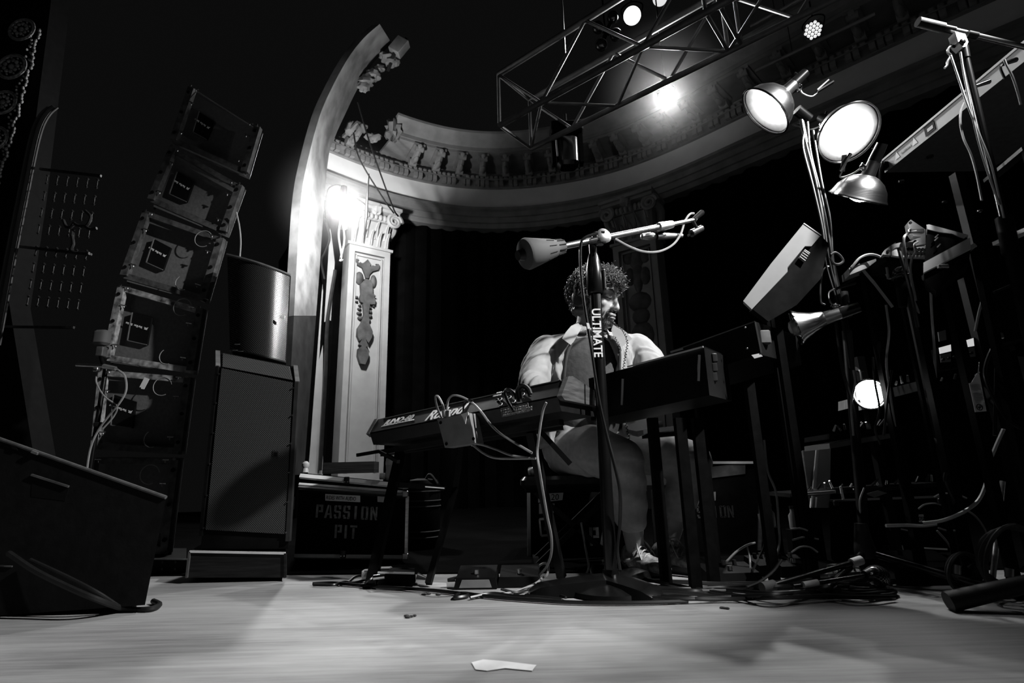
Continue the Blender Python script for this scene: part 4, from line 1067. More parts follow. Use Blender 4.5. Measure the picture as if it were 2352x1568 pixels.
# metal box hung on its back
db0 = on_plane(1006, 965, P(1045, 985, 2.26), -ndk); dbx = thing('direct_box', P(1050, 1025, 2.28), 'grey metal box hung on the back of the synthesizer', 'box')
bq = [on_plane(x, y, P(1045, 985, 2.26), -ndk) for x, y in ((1005, 964), (1077, 948), (1091, 1017), (1022, 1028))]
MB().prism(bq, ndk * .05).build('box_shell', 'di_metal', dbx)
for t in ((.08, .12), (.92, .12), (.08, .88), (.92, .88)):
    p = bq[0] + (bq[1] - bq[0]) * t[0] + (bq[3] - bq[0]) * t[1]; MB().cyl(p, p - ndk * .003, .006, n=12).build('screw', 'ink', dbx)
MB().bar(bq[0] - ndk * .001, bq[1] - ndk * .001, .003, .004).build('edge_lip', 'aluminium', dbx)
MB().prism([on_plane(x, y, P(1045, 985, 2.245), -ndk) for x, y in ((1058, 951), (1075, 946), (1076, 953), (1072, 955), (1069, 973), (1063, 958))], ndk * .002).build('tape_strip', 'paper', dbx)
for x in (1021, 1030): MB().cyl(P(x, 957, 2.32), P(x - 1, 943, 2.32), .009, n=10).build('plug', 'aluminium', dbx)
MB().rbox(P(1088, 1018, 2.28), (.02, .015, .02), .004).build('plug', 'steel', dbx)
# cables at the back of the synthesizer
for k, (pts, r_, m_, lb) in enumerate((
    ([(1021, 943), (1015, 925), (1006, 910), (1000, 912), (1004, 935), (1014, 958), (1030, 980), (1058, 1003), (1085, 1021), (1110, 1040), (1135, 1051), (1175, 1053), (1230, 1052)], .0042, 'cable_grey', 'grey cable looping from the metal box in front of the large lettering'),
    ([(1027, 945), (1029, 920), (1040, 908), (1060, 911), (1085, 925), (1105, 945), (1125, 972), (1145, 992), (1175, 1012), (1222, 1040)], .0042, 'cable_grey', 'longer grey cable arching over the metal box down to the right'),
    ([(1088, 1018), (1110, 1022), (1140, 1032), (1170, 1044), (1200, 1050), (1228, 1053)], .004, 'cable_grey', 'grey cable leaving the bottom corner of the metal box'),
    ([(1064, 945), (1066, 926), (1076, 918), (1086, 920)], .0035, 'cable', 'short black cable bridging to the back panel above the metal box'),
    ([(1062, 955), (1060, 975), (1068, 995), (1085, 1010), (1089, 1014)], .0045, 'cable', 'black cable running down across the metal box'),
    ([(1180, 945), (1168, 925), (1160, 905), (1163, 895), (1172, 896), (1182, 905), (1186, 915)], .006, 'cable', 'left black loop of cable at the rear jacks'),
    ([(1192, 922), (1188, 900), (1193, 887), (1203, 885), (1214, 893), (1219, 905)], .007, 'rubber', 'thick upper loop of cable at the rear jacks'),
    ([(1197, 915), (1196, 898), (1204, 890), (1212, 897), (1217, 910)], .006, 'rubber', 'inner loop of cable at the rear jacks'),
    ([(1255, 924), (1248, 940), (1243, 965), (1238, 1000), (1234, 1040), (1240, 1085), (1256, 1180), (1266, 1230), (1266, 1270), (1256, 1300), (1240, 1320)], .0042, 'cable_grey', 'cable dropping from the right end of the synthesizer to the floor'))):
    d0 = lambda x: 2.62 - (x - 868) / 429 * .60 - .07
    tag(MB().tube(catmull([P(x, y, d0(x) if y < 1060 else 1.98 + (y - 1060) / 260 * .25) for x, y in pts], 7), r_).build('synth_cable', m_), lb, 'cable')

# ------------------------------------------------------------------ its stand
js = thing('keyboard_stand', G(1070, 1345), 'black folding stand under the long synthesizer', 'stand')
def leg(a, b_, w_=.032, m_='black_paint', nm='leg'):
    a = V(a); a.z = min(a.z, BL.z - .094 + (BR.z - BL.z) * (px_of(a)[0] - 850) / 431) if nm != 'cross_bar' else a.z
    return MB().bar(a, b_, w_, w_ * .8).build(nm, m_, js)
uz = lambda x, off=.0: 2.62 - (x - 868) / 429 * .60 + off
for off in (.12, .34):
    a, b_ = P(880, 1012 + off * 8, uz(880, off)), P(1290, 958 + off * 90, uz(1290, off))
    a.z = BL.z - .078; b_.z = BR.z - .078
    MB().bar(a, b_, .03, .02).build('support_rail', 'dark_metal', js)
f1 = G(852, 1342, .012); leg(P(920, 1018, uz(920, .12)), f1, .036)
f2 = G(984, 1340, .012); f2b = P(1046, 1120, uz(1046, .3)); leg(f2b, f2, .022)
leg(f2b, P(1062, 1010, uz(1062, .30)), .022)
f3 = G(1290, 1325, .012); leg(P(1218, 972, uz(1218, .10)), f3, .030)
leg(P(1240, 985, uz(1240, .12)), P(1310, 1065, uz(1310, .2)), .022, nm='brace')
leg(P(915, 1112, 2.5), P(1024, 1121, 2.42), .024, 'black_gloss', 'cross_bar')
MB().cyl(P(978, 1116, 2.40), P(1022, 1119.5, 2.38), .006, n=8).build('cross_bar_end', 'chrome', js)
MB().bar(P(915, 1108, 2.5), P(940, 1108, 2.5), .03, .04).build('joint', 'black', js)
MB().cyl(P(958, 1322, 2.3), P(978, 1328, 2.3), .012, .006, n=12).build('thumb_screw', 'dark_metal', js)
MB().bar(P(820, 1045, 2.75), P(872, 1036, 2.72), .014, .014).build('side_arm', 'black_gloss', js)
MB().bar(P(872, 1036, 2.72), P(915, 1060, 2.56), .014, .014).build('side_arm', 'black_gloss', js)

# ------------------------------------------------------------------ electric piano, black trunk
def trunk(name, A, B, h_, dp, label, m_='black_paint', cat='keyboard', lid=True, tilt=0.0):
    xd = (B - A).normalized(); h2 = V((xd.x, xd.y, 0)).normalized(); n_ = V((-h2.y, h2.x, 0))
    if n_.y < 0: n_ = -n_
    n_ = (n_ + V((0, 0, tilt))).normalized()
    dz = V((0, 0, -h_))
    t = thing(name, (A + B) / 2 + dz + n_ * dp / 2, label, cat)
    MB().hexa([A + dz, B + dz, B + dz + n_ * dp, A + dz + n_ * dp, A, B, B + n_ * dp, A + n_ * dp]).build('body', m_, t)
    return t, xd, n_
A, B = P(1352, 869, 2.40), P(1617, 797, 2.06)
ep, xe, ne = trunk('electric_piano', A, B, .165, .22, 'large black trunk-shaped electric piano before the seated player')
MB().hexa([p + V((0, 0, dz_)) for dz_ in (.001, .007) for p in (A + xe * .20 + ne * .012, B - xe * .004 + ne * .012, B - xe * .004 + ne * .19, A + xe * .20 + ne * .19)]).build('lid', 'black_gloss', ep)
MB().bar(P(1441, 842, 2.26), P(1615, 796, 2.05), .004, .005).build('lid_trim', 'case_edge', ep)
for x, y, Y in ((1430, 870, 2.28), (1606, 815, 2.05)):
    MB().bar(P(x, y, Y), P(x - 2, y + 60, Y), .008, .006).build('corner_trim', 'dark_metal', ep)
for k in range(3):
    p = P(1640, 822 + k * 22, 2.12); MB().rbox(p, (.02, .02, .03), .004).build('latch', 'dark_metal', ep)
for (x, y, Y) in ((1498, 960, 2.20), (1560, 960, 2.1), (1600, 960, 2.22)):
    f = G(x + (12 if x < 1500 else -4), 1330 if Y < 2.3 else 1312, .0)
    a = P(x, y, Y + .04); f = V((a.x * 1.0 + .0, a.y, 0))
    MB().bar(a, f, .034, .034).build('leg', 'black', ep)
tag(MB().prism([P(1541, 806, 2.3), P(1568, 799, 2.26), P(1570, 802, 2.28), P(1542, 810, 2.32)], (0, .01, .001)).build('paper_sheet', 'paper'), 'scrap of white paper on top of the electric piano', 'paper')
# small keyboard with white keys glimpsed below
sk = thing('small_keyboard', P(1520, 1000, 2.75), 'small keyboard with lit white keys glimpsed beneath the electric piano', 'keyboard')
a0, a1 = P(1488, 996, 2.36), P(1552, 989, 2.36)
MB().hexa([a0 + V((0, 0, -.012)), a1 + V((.05, 0, -.012)), a1 + V((.05, .1, -.012)), a0 + V((0, .1, -.012)), a0, a1 + V((.05, 0, 0)), a1 + V((.05, .1, 0)), a0 + V((0, .1, 0))]).build('case', 'black', sk)
for k in range(6):
    p = a0 + (a1 - a0) * ((k + .5) / 6); MB().box(p + V((0, .03, .010)), (.018, .08, .016)).build('white_key', 'keys_white', sk)
MB().box(a0 + (a1 - a0) * .55 + V((0, .03, .03)), (.012, .02, .03)).build('slider', 'paper', sk)
MB().bar(a1 + V((.03, .05, -.012)), V((a1.x + .03, a1.y + .05, 0)), .02, .02).build('support', 'black', sk)

# upper keyboard with thin shining edge
A, B = P(1545, 806, 2.42), P(1734, 738, 2.12)
uk, xu, nu = trunk('slab_keyboard', A, B, .12, .34, 'dark keyboard with a thin shining upper edge right of the player')
MB().bar(A, B, .003, .004).build('edge_trim', 'steel', uk)
MB().bar(B + V((0, 0, -.003)), B + V((0.006, 0, -.115)), .006, .006).build('end_trim', 'dark_metal', uk)
MB().rbox(P(1752, 775, 2.16), (.05, .03, .05), .008).build('end_cap', 'wedge_edge', uk)
for x, y in ((1712, 752), (1716, 800)): MB().ell(P(x, y, 2.13), .004, n=8, m=5).build('screw', 'steel', uk)
MB().prism([P(1726, 815, 2.12), P(1745, 811, 2.12), P(1752, 818, 2.12), P(1733, 823, 2.12)], (0, .002, 0)).build('sticker', 'synth_grey', uk)
for (x, Y) in ((1600, 2.45), (1720, 2.25)):
    a = P(x, 880, Y); MB().bar(a, V((a.x, a.y, 0)), .03, .03).build('leg', 'black', uk)

# ------------------------------------------------------------------ studio boom stand
YB = 2.22
bf = G(1406, 1360); bs = thing('boom_stand', bf, 'heavy black studio boom microphone stand before the player', 'microphone stand')
ptop = P(1361, 556, YB); pb = V((bf.x, bf.y, .04)); pol = lambda t: pb + (ptop - pb) * t
tt_ = lambda y: min(max((1335 - y) / (1335 - 556), 0), 1)
MB().cyl(pol(0), pol(tt_(690)), .0215, n=20).build('lower_tube', 'black_gloss', bs)
MB().cyl(pol(tt_(690)), pol(1), .0155, n=16).build('upper_tube', 'black_gloss', bs)
pd = (ptop - pb).normalized()
MB().lathe(pol(tt_(696)), pd, [(0, .026), (.006, .031), (.10, .031), (.15, .022), (.165, .017)], 20).build('height_clutch', 'black_gloss', bs)
MB().rbox(pol(tt_(660)) + V((.034, -.01, 0)), (.012, .02, .08), .005).build('clutch_lever', 'dark_metal', bs)
cr_ = (CR - pd * CR.dot(pd)).normalized()
text('lettering', 'ULTIMATE', .044, 'letter_white', bs, pol(tt_(736)) - cr_ * .020 + V((0, -.0235, 0)), -pd, cr_, bold=.0008, sx=.92)
text('lettering', 'ULTIMATE', .012, 'letter_white', bs, pol(tt_(765)) - cr_ * .021 + V((0, -.0195, 0)), -pd, cr_, sx=1.6)
# boom
b0, b1 = P(1288, 567, 2.12), P(1598, 504, 2.46); bdv = (b1 - b0).normalized()
MB().cyl(b0, b0 + (b1 - b0) * .75, .0125, n=16).build('boom_arm', 'steel', bs)
MB().cyl(b0 + (b1 - b0) * .7, b1, .0085, n=14).build('boom_extension', 'steel', bs)
MB().cyl(b0 + (b1 - b0) * .69, b0 + (b1 - b0) * .80, .019, .016, n=16).build('boom_clutch', 'aluminium', bs)
cwp = b0 + bdv * .01
MB().lathe(cwp, -bdv, [(0, .026), (.035, .030), (.04, .033), (.11, .048), (.16, .058), (.17, .054), (.178, .02)], 26, True).build('counterweight', 'panel_grey', bs)
for k in range(10):
    a = k * PI / 5; x, y, d = frame_from(-bdv); r0 = x * math.cos(a) + y * math.sin(a)
    MB().bar(cwp - bdv * .002 + r0 * .028, cwp - bdv * .034 + r0 * .031, .003, .003).build('grip_rib', 'ink', bs)
    MB().bar(cwp - bdv * .05 + r0 * .036, cwp - bdv * .085 + r0 * .043, .003, .002).build('grip_rib', 'ink', bs)
MB().cyl(cwp - bdv * .175, cwp - bdv * .20, .024, .018, n=14).build('end_knob', 'dark_metal', bs)
pv = P(1374, 548, YB - .01)
MB().rbox(pv, (.05, .04, .05), .014).build('pivot_block', 'black_gloss', bs)
MB().lathe(P(1384, 545, YB - .05), V((.35, -1, .1)), [(0, .012), (.006, .027), (.014, .030), (.02, .024), (.022, .004)], 20, True).build('pivot_knob', 'aluminium', bs)
for a in ((1385, 533), (1388, 557)): MB().rbox(P(*a, YB - .075), (.014, .006, .008), .002).build('knob_slot', 'ink', bs)
MB().cyl(ptop - pd * .005, pv + V((0, 0, -.012)), .018, .013, n=14).build('pivot_neck', 'black_gloss', bs)
# base: three broad low feet and a dome
MB().lathe(V((bf.x, bf.y, 0.0)), (0, 0, 1), [(0.004, .15), (.016, .145), (.028, .11), (.038, .06), (.046, .030), (.07, .026)], 30, True).build('base_dome', 'black_gloss', bs)
for (gx, gy) in ((1215, 1368), (1512, 1382), (1470, 1326)):
    e = G(gx, gy, .0); dv = (e - bf); L = dv.length; dv.normalize(); sd = V((-dv.y, dv.x, 0))
    rr = []
    for k in range(9):
        t = k / 8; w_ = .072 * (1 - .25 * t) * (1 if k < 8 else .6); z1 = .032 * (1 - t) ** .6 + .030 - (.012 if k == 8 else 0); c = bf + dv * (L * t)
        rr.append([c + sd * w_ + V((0, 0, .003)), c + sd * w_ * .8 + V((0, 0, z1 * .8)), c + V((0, 0, z1)), c - sd * w_ * .8 + V((0, 0, z1 * .8)), c - sd * w_ + V((0, 0, .003))])
    MB().loft(rr, True).build('base_foot', 'black_gloss', bs)
# boom microphone
bmx = thing('boom_microphone', P(1540, 556, 2.44), 'slim silver microphone slung under the end of the boom arm', 'microphone')
m0, m1 = P(1472, 543, 2.40), P(1580, 541, 2.47); md_ = (m1 - m0).normalized()
MB().lathe(m0, md_, [(0, .004), (.004, .012), (.03, .0155), (.045, .017), (.05, .0145), (.13, .0135), (.16, .011), (.20, .009)], 16, True).build('mic_body', 'aluminium', bmx)
MB().torus(m0 + md_ * .07, md_, .017, .004, 16, 6).build('clip_ring', 'black', bmx)
MB().bar(m0 + md_ * .075, b0 + (b1 - b0) * .79, .018, .01).build('clip_arm', 'black', bmx)
MB().cyl(P(1588, 536, 2.47), P(1612, 524, 2.49), .017, .014, n=14).build('connector', 'dark_metal', bmx)
MB().tube(catmull([m1, P(1585, 539, 2.47), P(1592, 534, 2.47)], 4), .006).build('cable_neck', 'cable', bmx)
MB().cyl(b1 - bdv * .02, P(1604, 530, 2.48), .007, n=10).build('swivel_arm', 'dark_metal', bmx)
MB().cyl(b1 - bdv * .015, P(1612, 488, 2.5), .011, .013, n=12).build('thumb_knob', 'black', bmx)
tag(MB().tube(catmull([P(*p) for p in ((1594, 490, 2.46), (1584, 492, 2.45), (1573, 508, 2.44), (1563, 538, 2.42), (1545, 562, 2.40), (1515, 577, 2.36), (1480, 578, 2.32), (1445, 566, 2.28), (1412, 548, 2.24))], 8), .0048).build('boom_cable', 'cable_grey'), 'grey microphone cable hanging in a loop under the boom arm', 'cable')
tag(MB().tube(catmull([P(*p) for p in ((1372, 536, 2.12), (1345, 545, 2.10), (1334, 562, 2.10), (1334, 620, 2.12), (1341, 690, 2.13), (1350, 750, 2.14), (1358, 800, 2.14), (1368, 870, 2.14), (1378, 930, 2.14), (1394, 1000, 2.14), (1412, 1070, 2.12), (1424, 1130, 2.12), (1424, 1200, 2.14), (1418, 1260, 2.14), (1424, 1310, 2.1))], 6), .0055).build('stand_cable', 'cable'), 'black cable hanging down along the boom stand tube', 'cable')
tag(MB().prism([P(1347, 741, 2.10), P(1353, 742, 2.10), P(1356, 754, 2.10), P(1350, 755, 2.10)], (0, .003, 0)).build('cable_tag', 'paper'), 'tiny white tag on the cable in front of the neck', 'tag')
# ================================================================== the seated player
YP = 2.80
def limb(mb, pts, rs, n=12, flat=None):
    """tapered chain of overlapping capsules"""
    for (a, ra), (b_, rb) in zip(zip(pts, rs), zip(pts[1:], rs[1:])):
        mb.cyl(a, b_, ra, rb, n); 
    for p, r_ in zip(pts, rs): mb.ell(p, r_ * .995, n=n, m=8)
    return mb
seat_z = P(1345, 1084, YP).z
NB = P(1352, 772, YP)                                     # base of the neck
PEL = P(1350, 1045, YP + .03); PEL.z = seat_z + .115
HC = P(1369, 690, YP - .03)                               # middle of the head
yaw = math.radians(47)
fv = V((math.sin(yaw), -math.cos(yaw), -.20)).normalized(); rvv = V((-math.cos(yaw), -math.sin(yaw), 0)); rvv = fv.cross(V((0, 0, 1))).normalized(); uv_ = rvv.cross(fv).normalized()
HS = 1.06
def hp(r_, f_, u_): return HC + (rvv * r_ + fv * f_ + uv_ * u_) * HS
hax = (rvv, fv, uv_)
def hell(mb, c, r_, n=16, m=10): return mb.ell(hp(*c), tuple(x * HS for x in r_), hax, n, m)

SHR, SHL = P(1256, 806, YP), P(1462, 802, YP + .04)       # picture-left / picture-right shoulder
ELR, ELL = P(1224, 884, YP - .16), P(1508, 862, YP - .12)
HAR = P(1236, 893, 2.50); HAL = P(1478, 850, 2.64)
HPR, HPL = V((PEL.x - .085, PEL.y, PEL.z - .01)), V((PEL.x + .085, PEL.y + .01, PEL.z - .01))
KNR, KNL = P(1428, 1056, 2.50), P(1588, 1058, 2.62)
AKR, AKL = P(1460, 1262, 2.60), P(1532, 1258, 2.74)

pl_ = thing('person', V((PEL.x, PEL.y, 0)), 'curly-haired bearded man in open pale jacket and dark shirt seated at the keyboards', 'person')
bd = MB()
hell(bd, (0, -.014, .034), (.076, .097, .094)); hell(bd, (0, .042, -.028), (.060, .054, .084)); hell(bd, (0, .036, -.085), (.050, .050, .040))
hell(bd, (0, .074, -.106), (.025, .022, .020)); hell(bd, (0, .060, .055), (.058, .036, .040))
for k in range(6):
    t = k / 5; hell(bd, (0, .090 + .024 * t, .022 - .058 * t), (.0095 + .003 * t, .012, .013), 10, 7)
hell(bd, (0, .112, -.038), (.0145, .014, .0115), 10, 7)
for s_ in (-1, 1):
    hell(bd, (.0125 * s_, .101, -.040), (.0085, .012, .009), 10, 7); hell(bd, (.030 * s_, .080, .033), (.030, .016, .012), 12, 8)
    hell(bd, (.043 * s_, .062, -.022), (.024, .026, .022), 12, 8); hell(bd, (.040 * s_, .030, -.075), (.020, .036, .026), 12, 8)
    hell(bd, (.076 * s_, -.012, -.004), (.010, .018, .030), 10, 8); hell(bd, (.032 * s_, .073, .009), (.0165, .016, .012), 12, 8)
hell(bd, (0, .093, -.066), (.025, .013, .0075), 12, 7); hell(bd, (0, .089, -.081), (.021, .013, .0085), 12, 7); hell(bd, (0, .083, -.093), (.018, .012, .008), 10, 6)
limb(bd, [hp(0, -.025, -.045), NB + V((0, .005, .03)), NB + V((0, .01, -.06))], [.058, .060, .075], 16)
SPI = [NB + (PEL - NB) * t for t in (0.1, .3, .55, .8, 1.0)]
for p, (a, b_) in zip(SPI, ((.12, .08), (.155, .10), (.145, .10), (.14, .10), (.15, .11))): bd.ell(p, (a, b_, .13), n=18, m=10)
limb(bd, [SHR, ELR, HAR + V((-.0, .05, .01))], [.055, .042, .027]); limb(bd, [SHL, ELL, HAL + V((.0, .04, .01))], [.055, .042, .027])
limb(bd, [NB + V((-.06, .01, -.05)), SHR], [.06, .055]); limb(bd, [NB + V((.06, .01, -.05)), SHL], [.06, .055])
for h_, s_, aim in ((HAR, 1, V((.05, -1, -.25)).normalized()), (HAL, -1, V((-.15, -1, -.2)).normalized())):
    x, y, d = frame_from(aim); x = V((1, 0, 0)) if x.x >= 0 else V((-1, 0, 0)); x = (x - d * x.dot(d)).normalized()
    bd.ell(h_, (.043, .050, .016), (x, d, x.cross(d)), 12, 8)
    for i in range(4):
        r0 = h_ + x * ((i - 1.5) * .0195) + d * .035; L_ = (.030, .036, .034, .026)[i] if s_ < 0 else (.026, .034, .036, .030)[i]
        k1 = r0 + d * L_ + V((0, 0, .008)); k2 = k1 + d * L_ * .7 + V((0, 0, -.016)); k3 = k2 + d * L_ * .4 + V((0, 0, -.020))
        limb(bd, [r0, k1, k2, k3], [.0092, .0088, .0080, .0070], 8)
    th0 = h_ + x * (-.036 * s_ * -1) - d * .015; limb(bd, [th0, th0 + x * (.022 * s_) + d * .03, th0 + x * (.026 * s_) + d * .055 + V((0, 0, -.012))], [.012, .0105, .008], 8)
limb(bd, [HPR, KNR, AKR, AKR + V((.0, .0, -.05))], [.085, .060, .036, .038]); limb(bd, [HPL, KNL, AKL, AKL + V((0, 0, -.05))], [.085, .060, .036, .038])
for a, k in ((AKR, KNR), (AKL, KNL)): bd.ell(a + (k - a) * .62 + V((.0, .03, 0)), (.048, .050, .10), n=12, m=9)
body = remesh(bd, 'body', 'skin', pl_, .0052, 3)
# face details
for s_ in (-1, 1):
    MB().tube(catmull([hp(.014 * s_, .0915, .004), hp(.026 * s_, .0925, .000), hp(.040 * s_, .086, .002), hp(.048 * s_, .076, .005)], 5), .0024 * HS, 6).build('eyelashes', 'beard', pl_)
    MB().tube(catmull([hp(.012 * s_, .0985, .030), hp(.028 * s_, .0985, .037), hp(.046 * s_, .088, .036), hp(.058 * s_, .073, .030)], 5), [.0035, .005, .0045, .004, .003, .002], 6).build('eyebrow', 'beard', pl_)
MB().tube(catmull([hp(-.024, .094, -.075), hp(-.012, .102, -.0735), hp(0, .1045, -.0745), hp(.012, .102, -.0735), hp(.024, .094, -.075)], 4), .0022, 6).build('mouth_line', 'ink', pl_)
hell(MB(), (0, .0965, -.0815), (.019, .0085, .006), 12, 7).build('lower_lip', 'lip', pl_)
# short beard: many small hairs over jaw, chin and upper lip
bdh = MB(); rnd = random.Random(5)
from mathutils.bvhtree import BVHTree
bme = body.data; borg = root_of(body).location
bvh = BVHTree.FromPolygons([v_.co.copy() for v_ in bme.vertices], [tuple(p.vertices) for p in bme.polygons])
n_h = 0
while n_h < 4200:
    a = rnd.uniform(-1.9, 1.9); u_ = rnd.uniform(-.135, -.045); 
    if u_ > -.055 and not (abs(a) < .38 or abs(a) > 1.15): continue
    if u_ > -.085 and .45 < abs(a) < 1.0 and rnd.random() < .75: continue
    if -.088 < u_ < -.062 and abs(a) < .28: continue
    if u_ > -.062 and abs(a) < .38 and rnd.random() < .35: continue
    if rnd.random() < .25 * abs(a): continue
    d_ = (rvv * math.sin(a) + fv * math.cos(a) + uv_ * (-.35 if u_ < -.118 else 0)).normalized()
    o_ = hp(0, .02, u_) + d_ * .3 - borg
    hit = bvh.ray_cast(o_, -d_, .4)
    if hit[0] is None: continue
    q = hit[0] + borg; nn = hit[1]; tip = q + nn * .004 + (-uv_ * .005 + rvv * rnd.uniform(-.003, .003) + fv * rnd.uniform(-.001, .003))
    x, y, _d = frame_from(tip - q); r_ = .0009
    bdh.add([q + x * r_, q - x * r_ * .5 + y * r_ * .8, q - x * r_ * .5 - y * r_ * .8, tip], [(0, 1, 3), (1, 2, 3), (2, 0, 3)]); n_h += 1
tag(bdh.build('beard', 'beard', pl_, smooth=False, fixn=False), kind='stuff')
# hair: dense cap plus loose curls
hc = MB(); hell(hc, (0, -.030, .060), (.085, .094, .078)); hell(hc, (0, -.058, .005), (.080, .066, .098)); hell(hc, (.055, -.040, -.02), (.030, .045, .06)); hell(hc, (-.055, -.040, -.02), (.030, .045, .06)); hell(hc, (0, .035, .098), (.070, .055, .036)); hell(hc, (-.045, .050, .085), (.03, .03, .03)); hell(hc, (.045, .050, .085), (.03, .03, .03))
def lumps(co): return .004 * np.sin(co[:, 0] * 210 + 1.3) * np.sin(co[:, 1] * 190) + .004 * np.sin(co[:, 2] * 230 + co[:, 0] * 90)
hair = remesh(hc, 'hair', 'hair', pl_, .006, 2, lumps)
cu = MB(); n_c = 0; rnd = random.Random(11)
while n_c < 3400:
    th = rnd.uniform(0, 2 * PI); ph = math.asin(rnd.uniform(-.85, 1))
    dr = (math.cos(ph) * math.sin(th), math.cos(ph) * math.cos(th), math.sin(ph))
    kk = 1.0 + (.10 if dr[1] > .2 and dr[2] > .1 else .0)
    r_, f_, u_ = dr[0] * .092 * kk, -.018 + dr[1] * .112 * kk, .042 + dr[2] * .106
    if f_ > .062 and u_ < .066: continue
    if f_ > .030 and u_ < .035: continue
    if f_ > -.03 and u_ < -.01: continue
    if u_ < -.06: continue
    q = hp(r_, f_, u_); ou = (rvv * dr[0] + fv * dr[1] + uv_ * dr[2]).normalized()
    ax = (ou * .8 + V((rnd.uniform(-1, 1), rnd.uniform(-1, 1), rnd.uniform(-1, .6))) * .7).normalized()
    x, y, d = frame_from(ax); L_ = rnd.uniform(.018, .040); R_ = rnd.uniform(.006, .013)
    if f_ > .03 and u_ > .05: d = (ou * .4 + fv * rnd.uniform(.4, 1.2) + uv_ * rnd.uniform(-.7, .7) + rvv * rnd.uniform(-.5, .5)).normalized(); L_ *= rnd.uniform(.9, 1.7)
    tn = rnd.uniform(1.0, 1.9) * 2 * PI; p0 = rnd.uniform(0, 6.28)
    pts = [q - ou * .008 + d * (L_ * k / 9) + (x * math.cos(p0 + tn * k / 9) + y * math.sin(p0 + tn * k / 9)) * R_ for k in range(10)]
    cu.tube(pts, [.0027 * (1 - .55 * k / 9) for k in range(10)], 4); n_c += 1
tag(cu.build('curls', 'hair', pl_, fixn=False), kind='stuff')

# ------------------------------------------------------------------ clothes
def torso_ring(t, kx, ky, n=40, a0=0.0, a1=2 * PI):
    key = [(-.02, .070, .060), (.04, .105, .075), (.10, .160, .095), (.20, .178, .112), (.40, .178, .122), (.65, .176, .126), (.85, .182, .135), (1.0, .185, .135)]
    for (ta, xa, ya), (tb, xb, yb) in zip(key, key[1:]):
        if t <= tb: break
    w_ = (t - ta) / (tb - ta); w_ = min(max(w_, 0), 1); rx, ry = xa + (xb - xa) * w_, ya + (yb - ya) * w_
    c = NB + (PEL - NB) * t
    return [c + V((math.sin(a) * (rx + kx), -math.cos(a) * (ry + ky), 0)) for a in [a0 + (a1 - a0) * i / (n if a1 - a0 > 6.28 else n - 1) for i in range(n)]]
sh = MB()
sh.loft([torso_ring(t, 0, 0) for t in (.0, .03, .06, .10, .15, .2, .3, .4, .5, .6, .7, .8, .9, 1.0, 1.08)], True)
limb(sh, [NB + V((-.07, .01, -.055)), SHR + V((.02, 0, -.01))], [.062, .058]); limb(sh, [NB + V((.07, .01, -.055)), SHL + V((-.02, 0, -.01))], [.062, .058])
def shirt_folds(co):
    z = co[:, 2]; x = co[:, 0]
    return .0035 * np.sin(z * 62 + 9 * x + 1.5 * np.sin(x * 23)) * (z < NB.z - .25) + .0018 * np.sin(z * 38 - 21 * x)
remesh(sh, 'shirt', 'shirt', pl_, .007, 3, shirt_folds)
MB().tube([p + V((0, -.004, .0)) for p in torso_ring(.005, .006, .006, 30)] , .009, 8).build('shirt_collar', 'shirt', pl_)
jk = MB()
ts_ = [.03, .06, .10, .15, .2, .3, .4, .5, .6, .7, .8, .9, 1.0]
n_a = 34
rows = []
for t in ts_:
    g = .34 + min(t, .3) / .3 * .30 + (.10 if t > .5 else 0)
    o_ = torso_ring(t, .030 + .018 * t, .030 + .016 * t, n_a, g, 2 * PI - g - .12); i_ = torso_ring(t, .012, .012, n_a, g, 2 * PI - g - .12)
    rows.append(o_ + list(reversed(i_)))
jk.loft(rows, True)
limb(jk, [NB + V((-.075, .015, -.045)), SHR + V((.012, .005, .0))], [.070, .074]); limb(jk, [NB + V((.075, .015, -.045)), SHL + V((-.012, .005, 0))], [.070, .074])
limb(jk, [SHR, SHR + (ELR - SHR) * .55 + V((-.012, 0, .0)), ELR + V((-.004, 0, 0)), ELR + (HAR - ELR) * .42 + V((0, 0, .0))], [.076, .070, .064, .058], 16)
limb(jk, [SHL, SHL + (ELL - SHL) * .5 + V((.012, 0, .0)), ELL, ELL + (HAL - ELL) * .45], [.076, .070, .064, .056], 16)
def jacket_folds(co):
    x, y, z = co[:, 0], co[:, 1], co[:, 2]
    a = np.arctan2(x - NB.x, -(y - NB.y))
    f = .0050 * np.sin(17 * a + 6 * z + 2.0 * np.sin(9 * z)) + .0035 * np.sin(70 * z + 50 * np.abs(x - NB.x) + 2.5 * np.sin(25 * a))
    f += .0030 * np.abs(np.sin(33 * a - 40 * z)) - .0015
    return f * np.clip((NB.z - z) * 7 + .15, .1, 1)
remesh(jk, 'jacket', 'jacket', pl_, .0062, 2, jacket_folds)
